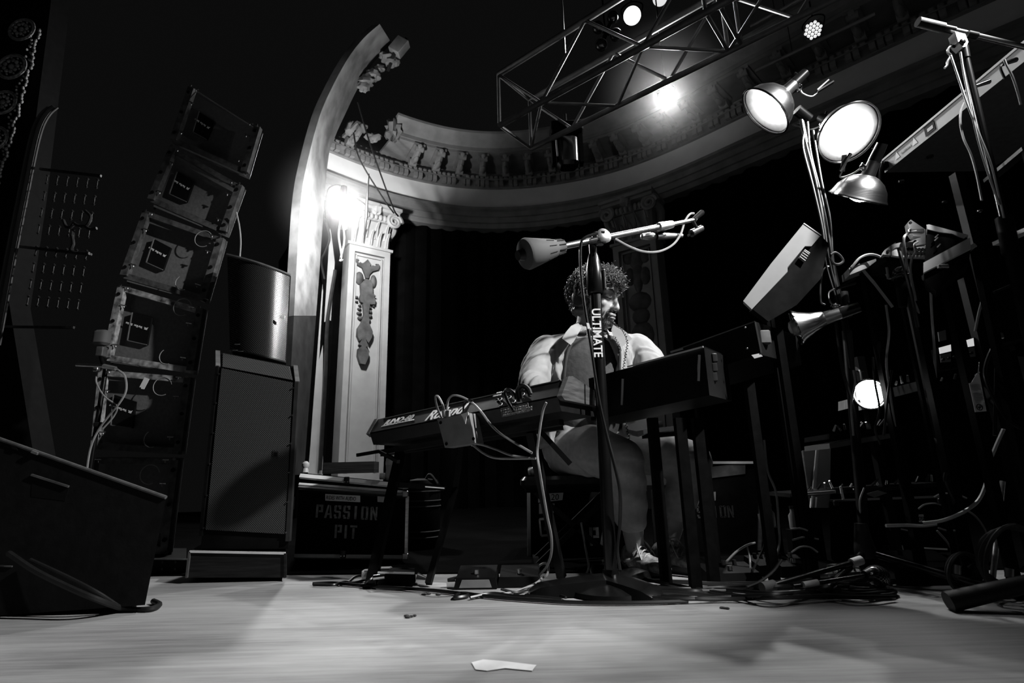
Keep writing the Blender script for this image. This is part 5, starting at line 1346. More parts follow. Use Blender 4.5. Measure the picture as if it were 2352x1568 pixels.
# collar flaps, placket and seam of the jacket
yj = lambda x, y, o_=0.0: P(x, y, YP - .165 - o_)
MB().loft([[yj(1328, 741, -.10), yj(1312, 748, -.03), yj(1300, 762, .00), yj(1291, 777, .015)], [yj(1336, 752, -.06), yj(1326, 770, -.0), yj(1318, 784, .02), yj(1311, 792, .03)], [yj(1336, 752, -.07), yj(1326, 770, -.012), yj(1318, 784, .008), yj(1311, 792, .018)], [yj(1328, 741, -.11), yj(1312, 748, -.045), yj(1300, 762, -.012), yj(1291, 777, .0)]], True).build('collar_flap', 'jacket', pl_)
MB().loft([[yj(1408, 745, -.09), yj(1425, 752, -.03), yj(1440, 764, .00), yj(1452, 778, .01)], [yj(1404, 758, -.05), yj(1410, 775, .005), yj(1418, 790, .02), yj(1428, 797, .025)], [yj(1404, 758, -.06), yj(1410, 775, -.008), yj(1418, 790, .008), yj(1428, 797, .014)], [yj(1408, 745, -.10), yj(1425, 752, -.042), yj(1440, 764, -.012), yj(1452, 778, -.002)]], True).build('collar_flap', 'jacket', pl_)
MB().tube(catmull([yj(1312, 790, .012), yj(1302, 815, .02), yj(1297, 850, .022), yj(1295, 890, .02)], 6), .007, 8).build('placket', 'jacket_lining', pl_)
MB().tube(catmull([yj(1421, 795, .014), yj(1424, 815, .02), yj(1423, 850, .022), yj(1426, 880, .02)], 6), .006, 8).build('placket', 'jacket_lining', pl_)
MB().loft([[ELR + (HAR - ELR) * .44 + V((.050 * math.cos(a), 0, .050 * math.sin(a))) for a in [2 * PI * k / 16 for k in range(16)]], [ELR + (HAR - ELR) * .47 + V((.046 * math.cos(a), 0, .046 * math.sin(a))) for a in [2 * PI * k / 16 for k in range(16)]]], True).build('cuff', 'jacket_lining', pl_)
# jacket hem with its printed lining over the lap
MB().loft([[P(1432, 955, 2.60), P(1460, 958, 2.58), P(1490, 960, 2.60)], [P(1438, 985, 2.57), P(1462, 990, 2.55), P(1488, 985, 2.57)], [P(1452, 1000, 2.58), P(1466, 1003, 2.57), P(1480, 998, 2.58)]], False, False).build('jacket_hem', 'jacket', pl_)
# trousers
tr_ = MB()
limb(tr_, [HPR + V((0, .02, 0)), HPR + (KNR - HPR) * .5 + V((0, 0, .012)), KNR, KNR + (AKR - KNR) * .40, KNR + (AKR - KNR) * .64], [.118, .108, .088, .078, .066], 18)
limb(tr_, [HPL + V((0, .02, 0)), HPL + (KNL - HPL) * .5 + V((0, 0, .012)), KNL, KNL + (AKL - KNL) * .32, KNL + (AKL - KNL) * .52], [.118, .104, .084, .074, .064], 18)
tr_.ell(PEL + V((0, .03, -.01)), (.185, .145, .112), n=20, m=12); tr_.ell(PEL + V((0, .0, .07)), (.178, .135, .07), n=20, m=10)
def tr_folds(co):
    x, y, z = co[:, 0], co[:, 1], co[:, 2]
    d = np.sqrt((x - HPR.x) ** 2 + (y - HPR.y) ** 2)
    return .0032 * np.sin(88 * d + 20 * z) * np.exp(-((d - .16) / .10) ** 2) + .0028 * np.sin(70 * z + 30 * x) * (z < KNR.z)
remesh(tr_, 'trousers', 'trousers', pl_, .007, 4, tr_folds)
# shoes
def shoe(ank, toe, heel, label):
    d = toe - heel; d.z = 0; L = d.length; d.normalize(); s_ = V((-d.y, d.x, 0)); b0 = V((heel.x, heel.y, 0))
    sh = thing('tmp', (0, 0, 0), None, None); bpy.data.objects.remove(sh)
    up = MB()
    for t, w_, h_ in ((.10, .036, .075), (.22, .038, .080), (.36, .042, .070), (.52, .046, .052), (.68, .049, .042), (.84, .044, .036), (.94, .034, .028)):
        up.ell(b0 + d * (L * t) + V((0, 0, .022 + h_ * .32)), (w_, .055 if .2 < t < .9 else .04, h_ * .72), (s_, d, V((0, 0, 1))), 14, 9)
    limb(up, [b0 + d * (L * .20) + V((0, 0, .06)), ank + V((0, 0, -.035))], [.044, .044], 14)
    sho = remesh(up, 'shoe', 'shoe', pl_, .005, 3)
    so = MB(); rr = []
    for z, k in ((.002, .97), (.012, 1.0), (.024, .98)):
        ring = []
        for i in range(22):
            a = 2 * PI * i / 22; f_ = math.cos(a); g_ = math.sin(a)
            w_ = .050 if f_ > 0 else .040
            ring.append(b0 + d * (L * (.5 + .53 * f_ * k)) + s_ * (w_ * g_ * k) + V((0, 0, z + (.006 if f_ > .8 else 0))))
        rr.append(ring)
    so.loft(rr, True).build('sole', 'sole', sho)
    MB().ell(ank + d * .035 + V((0, 0, -.022)), (.026, .012, .034), (s_, d, V((0, 0, 1))), 12, 8).build('tongue', 'shoe_light', sho)
    MB().torus(ank + V((0, 0, -.036)), V((0, 0, 1)) - d * .25, .046, .006, 22, 6).build('ankle_collar', 'shoe_light', sho)
    for k in range(5):
        t = .34 + k * .075; z = .105 - k * .012; c = b0 + d * (L * t) + V((0, 0, z))
        MB().tube(catmull([c + s_ * .030 - V((0, 0, .018)), c + s_ * .012 + d * .008 + V((0, 0, .002)), c - s_ * .012 + d * .016 + V((0, 0, .002)), c - s_ * .030 + d * .02 - V((0, 0, .018))], 4), .0030, 6).build('lace', 'shoe_light', sho)
    c = b0 + d * (L * .33) + V((0, 0, .115))
    for q in (-1, 1): MB().tube(catmull([c, c + s_ * (.016 * q) + d * .02 + V((0, 0, .004)), c + s_ * (.030 * q) + d * .05 - V((0, 0, .03)), c + s_ * (.034 * q) + d * .075 - V((0, 0, .062))], 5), .0028, 6).build('lace_end', 'shoe_light', sho)
shoe(AKR, G(1528, 1328), G(1441, 1306), '')
shoe(AKL, G(1622, 1322), G(1508, 1302), '')

# ------------------------------------------------------------------ headphones
hd = thing('headphones', hp(-.0, -.01, -.06), 'large black headphones worn over curly hair', 'headphones')
band = [hp(.108 * math.cos(a), -.012, .012 + .142 * math.sin(a)) for a in [math.radians(x) for x in range(-5, 186, 8)]]
MB().tube(band, .0085, 8).build('headband', 'headphone', hd)
for s_ in (-1, 1):
    c = hp(.100 * s_, -.012, -.004); sd = rvv * s_
    MB().lathe(c - sd * .022, sd, [(0, .030), (.004, .043), (.018, .046), (.03, .043), (.036, .030), (.038, .001)], 26).build('ear_cup', 'headphone', hd)
    MB().torus(c - sd * .02, sd, .036, .012, 24, 8).build('ear_pad', 'rubber', hd)
    MB().tube(catmull([hp(.118 * s_, -.03, -.004), hp(.124 * s_, -.03, .04), hp(.104 * s_, -.012, .075)], 5), .004, 6).build('yoke_arm', 'dark_metal', hd)
MB().tube(catmull([band[4] + uv_ * .002, band[6] + uv_ * .003, band[8] + uv_ * .002], 4), .009, 8).build('band_trim', 'aluminium', hd)
coil = []
path = catmull([hp(-.105, .005, -.045), P(1412, 744, YP - .15), P(1430, 758, YP - .20), P(1441, 785, YP - .225), P(1437, 815, YP - .235), P(1432, 850, YP - .24), P(1434, 900, YP - .235), P(1434, 950, YP - .27), P(1440, 985, YP - .26), P(1446, 1010, YP - .22)], 12)
path = resample(path, .004)
for i, p in enumerate(path):
    t = (path[min(i + 1, len(path) - 1)] - path[max(0, i - 1)]).normalized(); x, y, _ = frame_from(t); a = i * 1.9
    coil.append(p + (x * math.cos(a) + y * math.sin(a)) * .0045)
MB().tube(coil, .0018, 5).build('coiled_cord', 'cable', hd)

# ------------------------------------------------------------------ bench
bn = thing('keyboard_bench', V((PEL.x - .03, PEL.y + .02, 0)), 'black padded bench the player sits on', 'bench')
sc_ = V((PEL.x - .075, PEL.y + .03, seat_z - .038))
MB().rbox(sc_, (.46, .30, .05), .035).build('seat_pad', 'black_gloss', bn)
MB().box(sc_ + V((0, 0, -.034)), (.42, .26, .015)).build('seat_board', 'black', bn)
for s_ in (-1, 1):
    for f_ in (-1, 1):
        MB().bar(sc_ + V((.17 * s_, .10 * f_, -.04)), V((sc_.x - .17 * s_, sc_.y + .10 * f_, .012)), .022, .022).build('leg', 'black_paint', bn)
    MB().bar(V((sc_.x - .17 * s_, sc_.y - .15, .012)), V((sc_.x - .17 * s_, sc_.y + .15, .012)), .024, .022).build('foot_bar', 'black', bn)
wb2 = thing('small_bottle', sc_ + V((-.155, -.06, .028)), 'small pale bottle lying beside the player on the bench', 'bottle')
MB().cyl(sc_ + V((-.19, -.06, .048)), sc_ + V((-.14, -.08, .048)), .018, n=12).build('bottle_body', 'plastic_clear', wb2)
MB().cyl(sc_ + V((-.175, -.066, .048)), sc_ + V((-.155, -.074, .048)), .0186, n=12).build('bottle_label', 'paper', wb2)
# ================================================================== cases behind the player
YD = 3.14
def small_case(name, q, label, depth=.36):
    t = thing(name, P((q[2][0] + q[3][0]) / 2, q[2][1] + 14, YD + .1), label, 'case')
    c = Q(q, YD); MB().prism(c, away((q[0][0] + q[1][0]) / 2, depth)).build('case_body', 'black', t)
    for a, b_ in ((0, 1), (3, 2), (0, 3), (1, 2)):
        MB().bar(c[a] + FX * .004, c[b_] + FX * .004, .016, .012).build('edge_strip', 'case_edge' if a == 0 else 'aluminium', t)
    for p in c: MB().rbox(p + FX * .007, (.026, .02, .026), .006).build('corner_cap', 'steel', t)
    for k in (.15, .85):
        p = c[3] + (c[2] - c[3]) * k + V((0, .05, 0)); MB().cyl(V((p.x - .012, p.y, .032)), V((p.x + .012, p.y, .032)), .031, n=14).build('caster', 'dark_metal', t)
    return t, c
c1, cc = small_case('flight_case', [(1214, 1116), (1478, 1122), (1470, 1300), (1216, 1304)], 'black flight case with two white labels behind the player\'s bench')
for q, tx in ((((1236, 1134), (1294, 1131), (1292, 1148), (1236, 1154)), '20'), (((1238, 1156), (1274, 1156), (1272, 1178), (1238, 1180)), '')):
    b_ = Q(q, YD - .008); MB().prism(b_, (0, .002, 0)).build('label_tape', 'tape', c1)
    if tx: text('handwriting', tx, .040, 'ink', c1, b_[3] + (b_[2] - b_[3]) * .52 + FX * .002 + V((0, 0, .006)), (1, 0, 0), Zv, shear=.1)
hr = Q([(1239, 1192), (1262, 1190), (1266, 1228), (1243, 1230)], YD - .008)
for k in range(4): MB().bar(hr[k], hr[(k + 1) % 4], .008, .01).build('handle_frame', 'aluminium', c1)
MB().prism([p + V((0, .004, 0)) for p in hr], (0, .002, 0)).build('handle_dish', 'ink', c1)
MB().rbox(P(1255, 1213, YD - .01), (.03, .014, .022), .006).build('handle_grip', 'dark_metal', c1)
xd = V((1, 0, 0)); hh = (P(1355, 1210, YD) - P(1355, 1252, YD)).length
stencil_word('PA', P(1355, 1253, YD) + FX * .001, xd, Zv, hh, .62, c1, 'label_grey') if mat('label_grey', .32, .7, var=.3, scale=40) else None
MB().bar(P(1503, 1125, YD - .15), P(1510, 1262, YD - .15), .03, .014).build('tmp', 'dark_metal', c1).name = 'hinge_post'
c2, cc = small_case('flight_case', [(1590, 1062), (1748, 1062), (1742, 1296), (1592, 1300)], 'black flight case with faint stencil to the right of the player\'s feet')
b_ = Q([(1620, 1131), (1644, 1129), (1644, 1149), (1614, 1151)], YD - .008); MB().prism(b_, (0, .002, 0)).build('label_tape', 'di_metal', c2)
mat('stencil_faint', .03, .7, var=.4, scale=40)
stencil_word('SSION', P(1602, 1190, YD) + FX * .001, xd, Zv, (P(1355, 1210, YD) - P(1355, 1238, YD)).length, .66, c2, 'stencil_faint')
MB().torus(P(1690, 1290, YD - .01), (0, 1, 0), .045, .006, 20, 6, 0, PI).build('handle_frame', 'dark_metal', c2)
MB().prism(Q([(1631, 1072), (1712, 1062), (1712, 1088), (1631, 1098)], YD - .008), (0, .003, 0)).build('panel_plate', 'wedge_edge', c2)

# ================================================================== keyboards and gear on the right
# ------------------------------------------------------------------ keyboard with pale end cheek, tipped steeply
YK = 2.12
tk = thing('tilted_keyboard', P(1760, 740, YK + .1), 'steeply tipped black keyboard with a pale grey end cheek', 'keyboard')
ck = [(1846, 513), (1885, 540), (1864, 565), (1849, 565), (1809, 613), (1809, 623), (1727, 710), (1707, 691), (1771, 605)]
cq_ = [P(x, y, YK) for x, y in ck]
MB().prism(cq_, V((.012, .03, 0))).build('end_cheek', 'cheek_grey', tk)
ext = V((.22, .32, .04))
MB().prism([P(x, y, YK + .036) for x, y in ((1848, 517), (1886, 541), (1864, 566), (1849, 566), (1809, 614), (1809, 624), (1728, 709), (1714, 694), (1775, 606))], ext).build('body', 'black', tk)
MB().bar(P(1846, 513, YK), P(1886, 541, YK) , .004, .004).build('edge_trim', 'steel', tk)
MB().prism([P(x, y, YK + .01) for x, y in ((1886, 541), (1904, 560), (1885, 640), (1830, 700), (1765, 738), (1729, 710), (1809, 624), (1812, 614), (1850, 566), (1866, 566))], V((.0, .03, 0))).build('back_panel', 'black', tk)
sq = [P(x, y, YK - .004) for x, y in ((1849, 572), (1861, 580), (1848, 602), (1835, 592))]
MB().prism(sq, (0, .003, 0)).build('sticker', 'synth_grey', tk)
for k in range(4): MB().bar(sq[0] + (sq[3] - sq[0]) * (.15 + k * .22) + FX * .003, sq[1] + (sq[2] - sq[1]) * (.15 + k * .22) + FX * .003, .003, .001).build('sticker_print', 'ink', tk)
for (x, y, Y) in ((1778, 700, YK + .10), (1768, 705, YK + .16)):
    a = P(x, y, Y); MB().bar(a, V((a.x, a.y, 0)), .026, .026).build('support_leg', 'black', tk)

# ------------------------------------------------------------------ slab keyboard overhead at the right edge
ZS = 1.75
L0, L1 = G(2034, 396, ZS), G(2395, 108, ZS)
os_ = thing('overhead_keyboard', (L0 + L1) / 2, 'long keyboard high at right edge seen from below with its bright rear panel', 'keyboard')
wv2 = (L1 - L0).normalized(); sdv = V((-wv2.y, wv2.x, 0)); sdv = sdv if sdv.x > 0 else -sdv
th_ = V((0, 0, .062)); W2 = sdv * .50
MB().hexa([L0, L1, L1 + W2, L0 + W2, L0 + th_, L1 + th_, L1 + th_ + W2, L0 + th_ + W2]).build('body', 'synth_under', os_)
MB().hexa([L0 - sdv * .004 + V((0, 0, -.002)), L1 - sdv * .004 + V((0, 0, -.002)), L1, L0, L0 - sdv * .004 + th_, L1 - sdv * .004 + th_, L1 + th_, L0 + th_]).build('rear_panel', 'synth_grey', os_)
MB().bar(L0 + th_ - sdv * .003, L1 + th_ - sdv * .003, .012, .010).build('panel_edge', 'synth_light', os_)
pnl = lambda t, u: L0 - sdv * .0055 + (L1 - L0) * t + th_ * u
for t0_, t1_ in ((.10, .14), (.24, .28)):
    MB().add([pnl(t0_, .25), pnl(t1_, .25), pnl((t0_ + t1_) / 2, .85)], [(0, 1, 2)]).build('warning_mark', 'letter_white', os_)
text('panel_print', 'CAUTION', .014, 'letter_white', os_, pnl(.15, .35), wv2, Zv)
MB().hexa([pnl(.34, .15), pnl(.41, .15), pnl(.41, .15) - sdv * .001, pnl(.34, .15) - sdv * .001, pnl(.34, .85), pnl(.41, .85), pnl(.41, .85) - sdv * .001, pnl(.34, .85) - sdv * .001]).build('sticker', 'ink', os_)
MB().hexa([pnl(.36, .35), pnl(.40, .35), pnl(.40, .35) - sdv * .002, pnl(.36, .35) - sdv * .002, pnl(.36, .6), pnl(.40, .6), pnl(.40, .6) - sdv * .002, pnl(.36, .6) - sdv * .002]).build('sticker_patch', 'paper', os_)
for x, y in ((2250, 483), (2136, 358), (2070, 415), (2170, 462)):
    p = G(x, y, ZS); MB().lathe(p, (0, 0, -1), [(0, .014), (.008, .013), (.010, .006), (.004, .004)], 16).build('rubber_foot', 'steel' if x == 2250 else 'dark_metal', os_)
MB().rbox(pnl(.02, .4) - sdv * .02, (.05, .04, .03), .006).build('plug', 'black', os_)
MB().tube(catmull([pnl(.02, .4) - sdv * .04, P(2028, 372, 2.42), P(2022, 395, 2.42), P(2025, 430, 2.44), P(2038, 470, 2.46)], 6), .006).build('power_cord', 'cable', os_)
# second tier below it: pale cross beams
for k, (a, b_, w_) in enumerate((((2120, 640, 1.95), (2240, 566, 1.85), .045), ((2270, 415, 1.9), (2360, 340, 1.7), .03), ((2290, 560, 1.85), (2380, 520, 1.7), .03))):
    st_ = thing('rack_crossbar', P(*a), ('pale grey lower beam of the keyboard rack below the wooden synth', 'dark beam crossing behind the tall stand at right', 'grey beam at the right edge above the rack')[k], 'crossbar')
    MB().bar(P(*a), P(*b_), w_, .012).build('bar', 'synth_grey' if k != 1 else 'dark_metal', st_)
    MB().bar(P(*b_), V((P(*b_).x + .02, P(*b_).y + .06, 0)), .022, .022).build('upright', 'black', st_)
# rack uprights
rk = thing('equipment_rack', G(2120, 1338), 'tall black rack of uprights and shelves holding the gear at right', 'rack')
for (x0, y0, x1, Y) in ((2196, 400, 2262, 2.0), (2060, 560, 2130, 2.25), (1972, 820, 1990, 2.52), (2215, 640, 2250, 2.2), (2330, 700, 2370, 2.32)):
    a = P(x0, y0, Y); MB().bar(a, V((a.x + .01, a.y, 0)), .03, .03).build('upright', 'black_paint', rk)
for k, (q, m_) in enumerate((([(1990, 905), (2145, 866), (2146, 888), (1990, 928)], 'shelf_wood'), ([(1905, 996), (2080, 975), (2080, 985), (1905, 1008)], 'black'), ([(1905, 1018), (2062, 992), (2062, 1003), (1906, 1030)], 'panel_grey'), ([(2130, 884), (2352, 850), (2352, 866), (2130, 902)], 'black'), ([(1815, 1133), (2170, 1108), (2170, 1116), (1815, 1142)], 'black_gloss'))):
    MB().prism(Q(q, 2.34), V((.02, .22, 0))).build('shelf', m_, rk)
MB().cyl(P(1818, 1137, 2.30), P(1918, 1129, 2.30), .006, n=8).build('cross_tube', 'steel', rk)

cr_ = random.Random(3)
for (x0, y0, x1, y1, n_, Y) in ((1915, 992, 2072, 974, 12, 2.335), (1825, 1130, 2160, 1106, 16, 2.335), (2140, 880, 2345, 850, 9, 2.335), (1995, 902, 2140, 865, 8, 2.335)):
    for k in range(n_):
        t = (k + cr_.uniform(.2, .8)) / n_; p = P(x0 + (x1 - x0) * t, y0 + (y1 - y0) * t, Y); d = V((cr_.uniform(-.6, .6), -.5, cr_.uniform(.4, 1))).normalized(); L_ = cr_.uniform(.014, .034)
        MB().cyl(p + V((0, .012, .004)), p + V((0, .012, .004)) + d * L_, .0042, .0032, n=8).build('connector', ('steel', 'chrome', 'dark_metal')[k % 3], rk)
# lamp glowing low inside the rack
clamp_lamp(P(1998, 905, 2.22), V((-.35, -.9, -.12)), .052, .075, 'small clamp lamp glowing low among the gear on the right', clampv=(.2, .3, .8), emit='bulb_mid') if mat('bulb_mid', 1, .3, emit=60.0) else None
tag(MB().prism(Q([(1975, 917), (1998, 913), (2000, 937), (1980, 941)], 2.26), (0, .06, 0)).build('lit_shelf_block', 'paper'), 'white block standing in for lamplight on the shelf by the low lamp', 'box')  # white block added to imitate lamplight on the shelf

# ------------------------------------------------------------------ wooden desktop synth with patch panel
YN = 1.98
ds = thing('patch_synth', P(2080, 592, YN), 'small wooden-sided patch synthesizer with a white panel of black sockets', 'synthesizer')
wood_poly = [(2028, 584), (2033, 573), (2048, 562), (2066, 557), (2084, 556), (2100, 550), (2126, 540), (2126, 560), (2090, 566), (2058, 568), (2046, 576), (2046, 586)]
MB().prism([P(x, y, YN) for x, y in wood_poly], V((.01, .03, 0))).build('side_panel', 'wood', ds)
MB().prism([P(x, y, YN + .01) for x, y in ((2085, 511), (2092, 504), (2126, 527), (2126, 545), (2098, 542), (2088, 528))], V((.01, .03, 0))).build('side_panel', 'wood', ds)
MB().prism([P(x, y, YN + .004) for x, y in ((2048, 586), (2048, 570), (2086, 566), (2128, 562), (2130, 592), (2072, 590))], V((.02, .05, 0))).build('patch_panel', 'letter_white', ds)
for k in range(12):
    p = P(2086 + (k % 6) * 8, 572 + (k // 6) * 10 + (k % 6) * .3, YN); MB().cyl(p, p + FX * .004, .0055, n=10).build('socket', 'ink', ds)
for x, y in ((2039, 577), (2090, 512), (2101, 555)): p = P(x, y, YN); MB().cyl(p, p + FX * .004, .005, n=10).build('screw', 'ink', ds)
MB().rbox(P(2104, 531, YN - .03), (.05, .016, .018), .006).build('plug', 'steel', ds)
MB().prism([P(x, y, YN + .02) for x, y in ((2030, 586), (2130, 594), (2128, 606), (2036, 600))], V((.02, .14, 0))).build('base_plate', 'black', ds)
a = P(2080, 604, YN + .08); MB().bar(a, V((a.x, a.y, 0)), .025, .025).build('support_leg', 'black', ds)
# module with pale upper and lower plates
mo = thing('sound_module', P(2180, 630, YN - .08), 'wedge-shaped sound module with pale upper and lower plates', 'synthesizer')
YQ = YN - .17
MB().prism([P(x, y, YQ) for x, y in ((2128, 516), (2134, 515), (2224, 539), (2214, 547), (2186, 536), (2160, 533), (2130, 526))], away(2122, .09)).build('top_plate', 'synth_light', mo)
MB().prism([P(x, y, YQ + .006) for x, y in ((2130, 524), (2222, 546), (2124, 604), (2126, 560))], away(2122, .09)).build('case', 'black', mo)
MB().prism([P(x, y, YQ - .004) for x, y in ((2121, 603), (2228, 545), (2230, 570), (2121, 626))], away(2122, .09)).build('lower_plate', 'synth_light', mo)
MB().prism([P(x, y, YQ + .01) for x, y in ((2121, 626), (2230, 571), (2225, 600), (2150, 668), (2126, 648))], away(2122, .09)).build('under_case', 'black', mo)
for k, (x, y) in enumerate(((2146, 553), (2152, 568), (2147, 546))): MB().bar(P(x, y, YQ - .003), P(x + 8, y - 8, YQ - .003), .002, .003).build('slot', 'di_metal', mo)
MB().rbox(P(2166, 612, YQ - .04), (.03, .014, .012), .004).build('plug', 'steel', mo)
a = P(2170, 640, YQ + .1); MB().bar(a, V((a.x, a.y, 0)), .025, .025).build('support_leg', 'black', mo)
# half-open case edge behind
hb = thing('wooden_tray', P(1990, 640, 2.12), 'dark wooden tray with a pale edge under the cables', 'tray')
MB().prism([P(x, y, 2.12) for x, y in ((1950, 615), (2012, 594), (2014, 606), (1952, 631))], V((.02, .08, 0))).build('front_rail', 'shelf_wood', hb)
MB().bar(P(1972, 608, 2.15), P(2008, 650, 2.12), .012, .01).bar(P(2008, 650, 2.12), P(2050, 705, 2.1), .008, .008).build('pale_edge', 'synth_grey', hb)
MB().bar(P(2020, 600, 2.15), P(2044, 640, 2.12), .010, .008).build('pale_edge', 'synth_grey', hb)
MB().bar(P(1985, 622, 2.16), V((P(1985, 622, 2.16).x, P(1985, 622, 2.16).y, 0)), .025, .025).build('support_leg', 'black', hb)
# ball-headed microphone in the gear
gm_ = thing('vocal_microphone', P(2070, 660, 2.0), 'round-headed vocal microphone pointing up among the cables', 'microphone')
MB().ell(P(2070, 630, 2.0), .028, n=16, m=10).build('grille_ball', 'perf_gloss', gm_)
MB().torus(P(2071, 636, 2.0), V((.1, 0, -1)), .028, .004, 20, 6).build('grille_ring', 'dark_metal', gm_)
MB().cyl(P(2071, 640, 2.0), P(2074, 705, 2.0), .022, .012, n=14).build('handle', 'black', gm_)
MB().bar(P(2074, 700, 2.02), V((P(2074, 700, 2.05).x, P(2074, 700, 2.05).y, 0)), .012, .012).build('stand_rod', 'black', gm_)
# rack unit with aluminium corner at right edge
ru = thing('rack_case', P(2330, 805, 1.9), 'black rack case with bright aluminium edges at the right border', 'case')
MB().prism(Q([(2270, 672), (2352, 645), (2420, 625), (2420, 760), (2292, 790)], 1.92), away(2275, .22)).build('case_body', 'black_paint', ru)
MB().prism(Q([(2272, 690), (2280, 686), (2298, 765), (2284, 768)], 1.90), (0, .02, 0)).build('edge_strip', 'aluminium', ru)
MB().bar(P(2283, 672, 1.90), P(2334, 650, 1.90), .006, .008).build('edge_strip', 'dark_metal', ru)
MB().rbox(P(2290, 772, 1.89), (.03, .02, .02), .005).build('corner_cap', 'steel', ru)
a = P(2345, 770, 2.0); MB().bar(a, V((a.x, a.y, 0)), .03, .03).build('support_leg', 'black', ru)
# rack shelf with white sheets, the lamplight on them put in as emission
pn_ = thing('mixer_panel', P(2200, 850, 2.2), 'small rack mixer with white panels given a glow of their own between the uprights', 'mixer')
MB().prism(Q([(2150, 800), (2248, 772), (2252, 835), (2158, 850)], 2.2), (0, .10, 0)).build('chassis', 'black', pn_)
for q in ([(2158, 798), (2184, 791), (2185, 806), (2160, 812)], [(2212, 783), (2236, 776), (2238, 794), (2214, 798)]): MB().prism(Q(q, 2.19), (0, .004, 0)).build('glow_panel', 'sheet_glow', pn_) if 'sheet_glow' in MATS or mat('sheet_glow', .9, .5, emit=.55) else None
for q in ([(2160, 815), (2184, 810), (2184, 830), (2162, 832)], [(2214, 801), (2238, 797), (2241, 818), (2216, 821)]): MB().prism(Q(q, 2.19), (0, .004, 0)).build('grey_panel', 'di_metal', pn_)
for q in ([(2155, 762), (2172, 757), (2174, 780), (2158, 784)],): MB().prism(Q(q, 2.19), (0, .004, 0)).build('label_plate', 'di_metal', pn_)
for k in range(6):
    p = P(2164 + k * 13, 826 - k * 3, 2.18); MB().cyl(p, p + FX * .008, .005, n=8).build('knob', 'dark_metal', pn_)
# hanging printed tag
tg = thing('paper_tag', P(2245, 946, 1.78), 'long printed paper tag with a round emblem hanging from the rack', 'tag')
tq_ = Q([(2226, 880), (2231, 879), (2244, 857), (2249, 857), (2266, 944), (2240, 946)], 1.78)
MB().prism(tq_, (0, .0015, 0)).build('tag_sheet', 'paper', tg)
ex_, ey_ = (P(2256, 900, 1.78) - P(2236, 901, 1.78)), (P(2236, 901, 1.78) - P(2240, 920, 1.78))
for k in range(13):
    y = 884 + k * 3.3; x = 2230.5 + k * .82; L_ = (19, 20, 17, 20, 12, 0, 16, 20, 20, 19, 20, 20, 13)[k]
    if L_: MB().bar(P(x, y, 1.775), P(x + L_, y - .6, 1.775), .0024, .0006).build('print_line', 'wedge_edge', tg)
MB().torus(P(2250, 935, 1.775), (0, 1, 0), .0085, .0012, 20, 5).build('emblem_ring', 'ink', tg)
MB().bar(P(2250, 940, 1.774), P(2251, 930, 1.774), .0018, .001).bar(P(2250, 937, 1.774), P(2246, 934, 1.774), .003, .001).bar(P(2250, 937, 1.774), P(2255, 933, 1.774), .003, .001).build('emblem_leaf', 'ink', tg)
MB().tube(catmull([P(2247, 858, 1.78), P(2248, 845, 1.78), P(2249, 832, 1.9)], 5), .0015).build('tag_string', 'cable_grey', tg)

# ------------------------------------------------------------------ tall stand with boom at the upper right
YR = 1.72
ths = thing('tall_mic_stand', G(2500, 1420), 'tall black boom stand at the right edge with a rubber-gripped boom end', 'microphone stand')
tp_, lw = P(2212, 108, YR), P(2318, 555, YR)
pbase = P(2430, 1100, YR); pbase = V((pbase.x, pbase.y, .10))
MB().cyl(tp_, lw, .011, n=12).build('upper_rod', 'black_gloss', ths)
MB().cyl(P(2306, 500, YR), P(2322, 580, YR), .022, n=14).build('clutch', 'black_paint', ths)
MB().cyl(lw, pbase, .017, n=14).build('lower_tube', 'black_paint', ths)
MB().cyl(P(2108, 50, YR - .02), P(2166, 64, YR - .01), .0155, n=16).build('rubber_grip', 'rubber', ths)
MB().cyl(P(2160, 62, YR), P(2420, 124, YR + .05), .0085, n=12).build('boom_rod', 'steel', ths)
for a, b_ in (((2165, 64), (2192, 70)), ((2222, 78), (2244, 83))): MB().cyl(P(*a, YR), P(*b_, YR), .012, n=12).build('boom_sleeve', 'black_gloss', ths)
MB().prism([P(x, y, YR - .02) for x, y in ((2194, 72), (2217, 78), (2224, 96), (2220, 106), (2212, 108), (2202, 98))], (0, .03, 0)).build('pivot_plate', 'aluminium', ths)
MB().ell(P(2211, 95, YR - .024), (.010, .006, .010), n=14, m=8).build('pivot_knob', 'black_gloss', ths)
MB().cyl(P(2213, 108, YR), P(2218, 135, YR), .0135, n=14).build('neck_sleeve', 'black_gloss', ths)
foot = G(2196, 1378, .026)
MB().cyl(pbase, foot, .014, .016, n=12).build('tripod_leg', 'black_paint', ths)
MB().cyl(foot + (pbase - foot).normalized() * .20, foot - (pbase - foot).normalized() * .02, .021, .026, n=18).build('rubber_foot', 'rubber', ths)
for e in (V((pbase.x + .35, pbase.y + .1, .02)), V((pbase.x + .28, pbase.y + .36, .02))):
    MB().cyl(pbase, e, .014, .016, n=12).build('tripod_leg', 'black_paint', ths)
    MB().cyl(e, e + (e - pbase).normalized() * .04, .020, n=12).build('rubber_foot', 'rubber', ths)
clp = thing('cable_clip', P(2178, 160, YR), 'small bright clip and hook left of the tall stand', 'clip')
MB().tube(catmull([P(2187, 104, YR), P(2178, 112, YR), P(2178, 122, YR), P(2184, 128, YR), P(2177, 140, YR), P(2175, 150, YR), P(2170, 156, YR)], 5), .004).build('hook', 'steel', clp)
MB().bar(P(2181, 104, YR), P(2196, 108, YR), .006, .006).build('strap', 'black', clp)
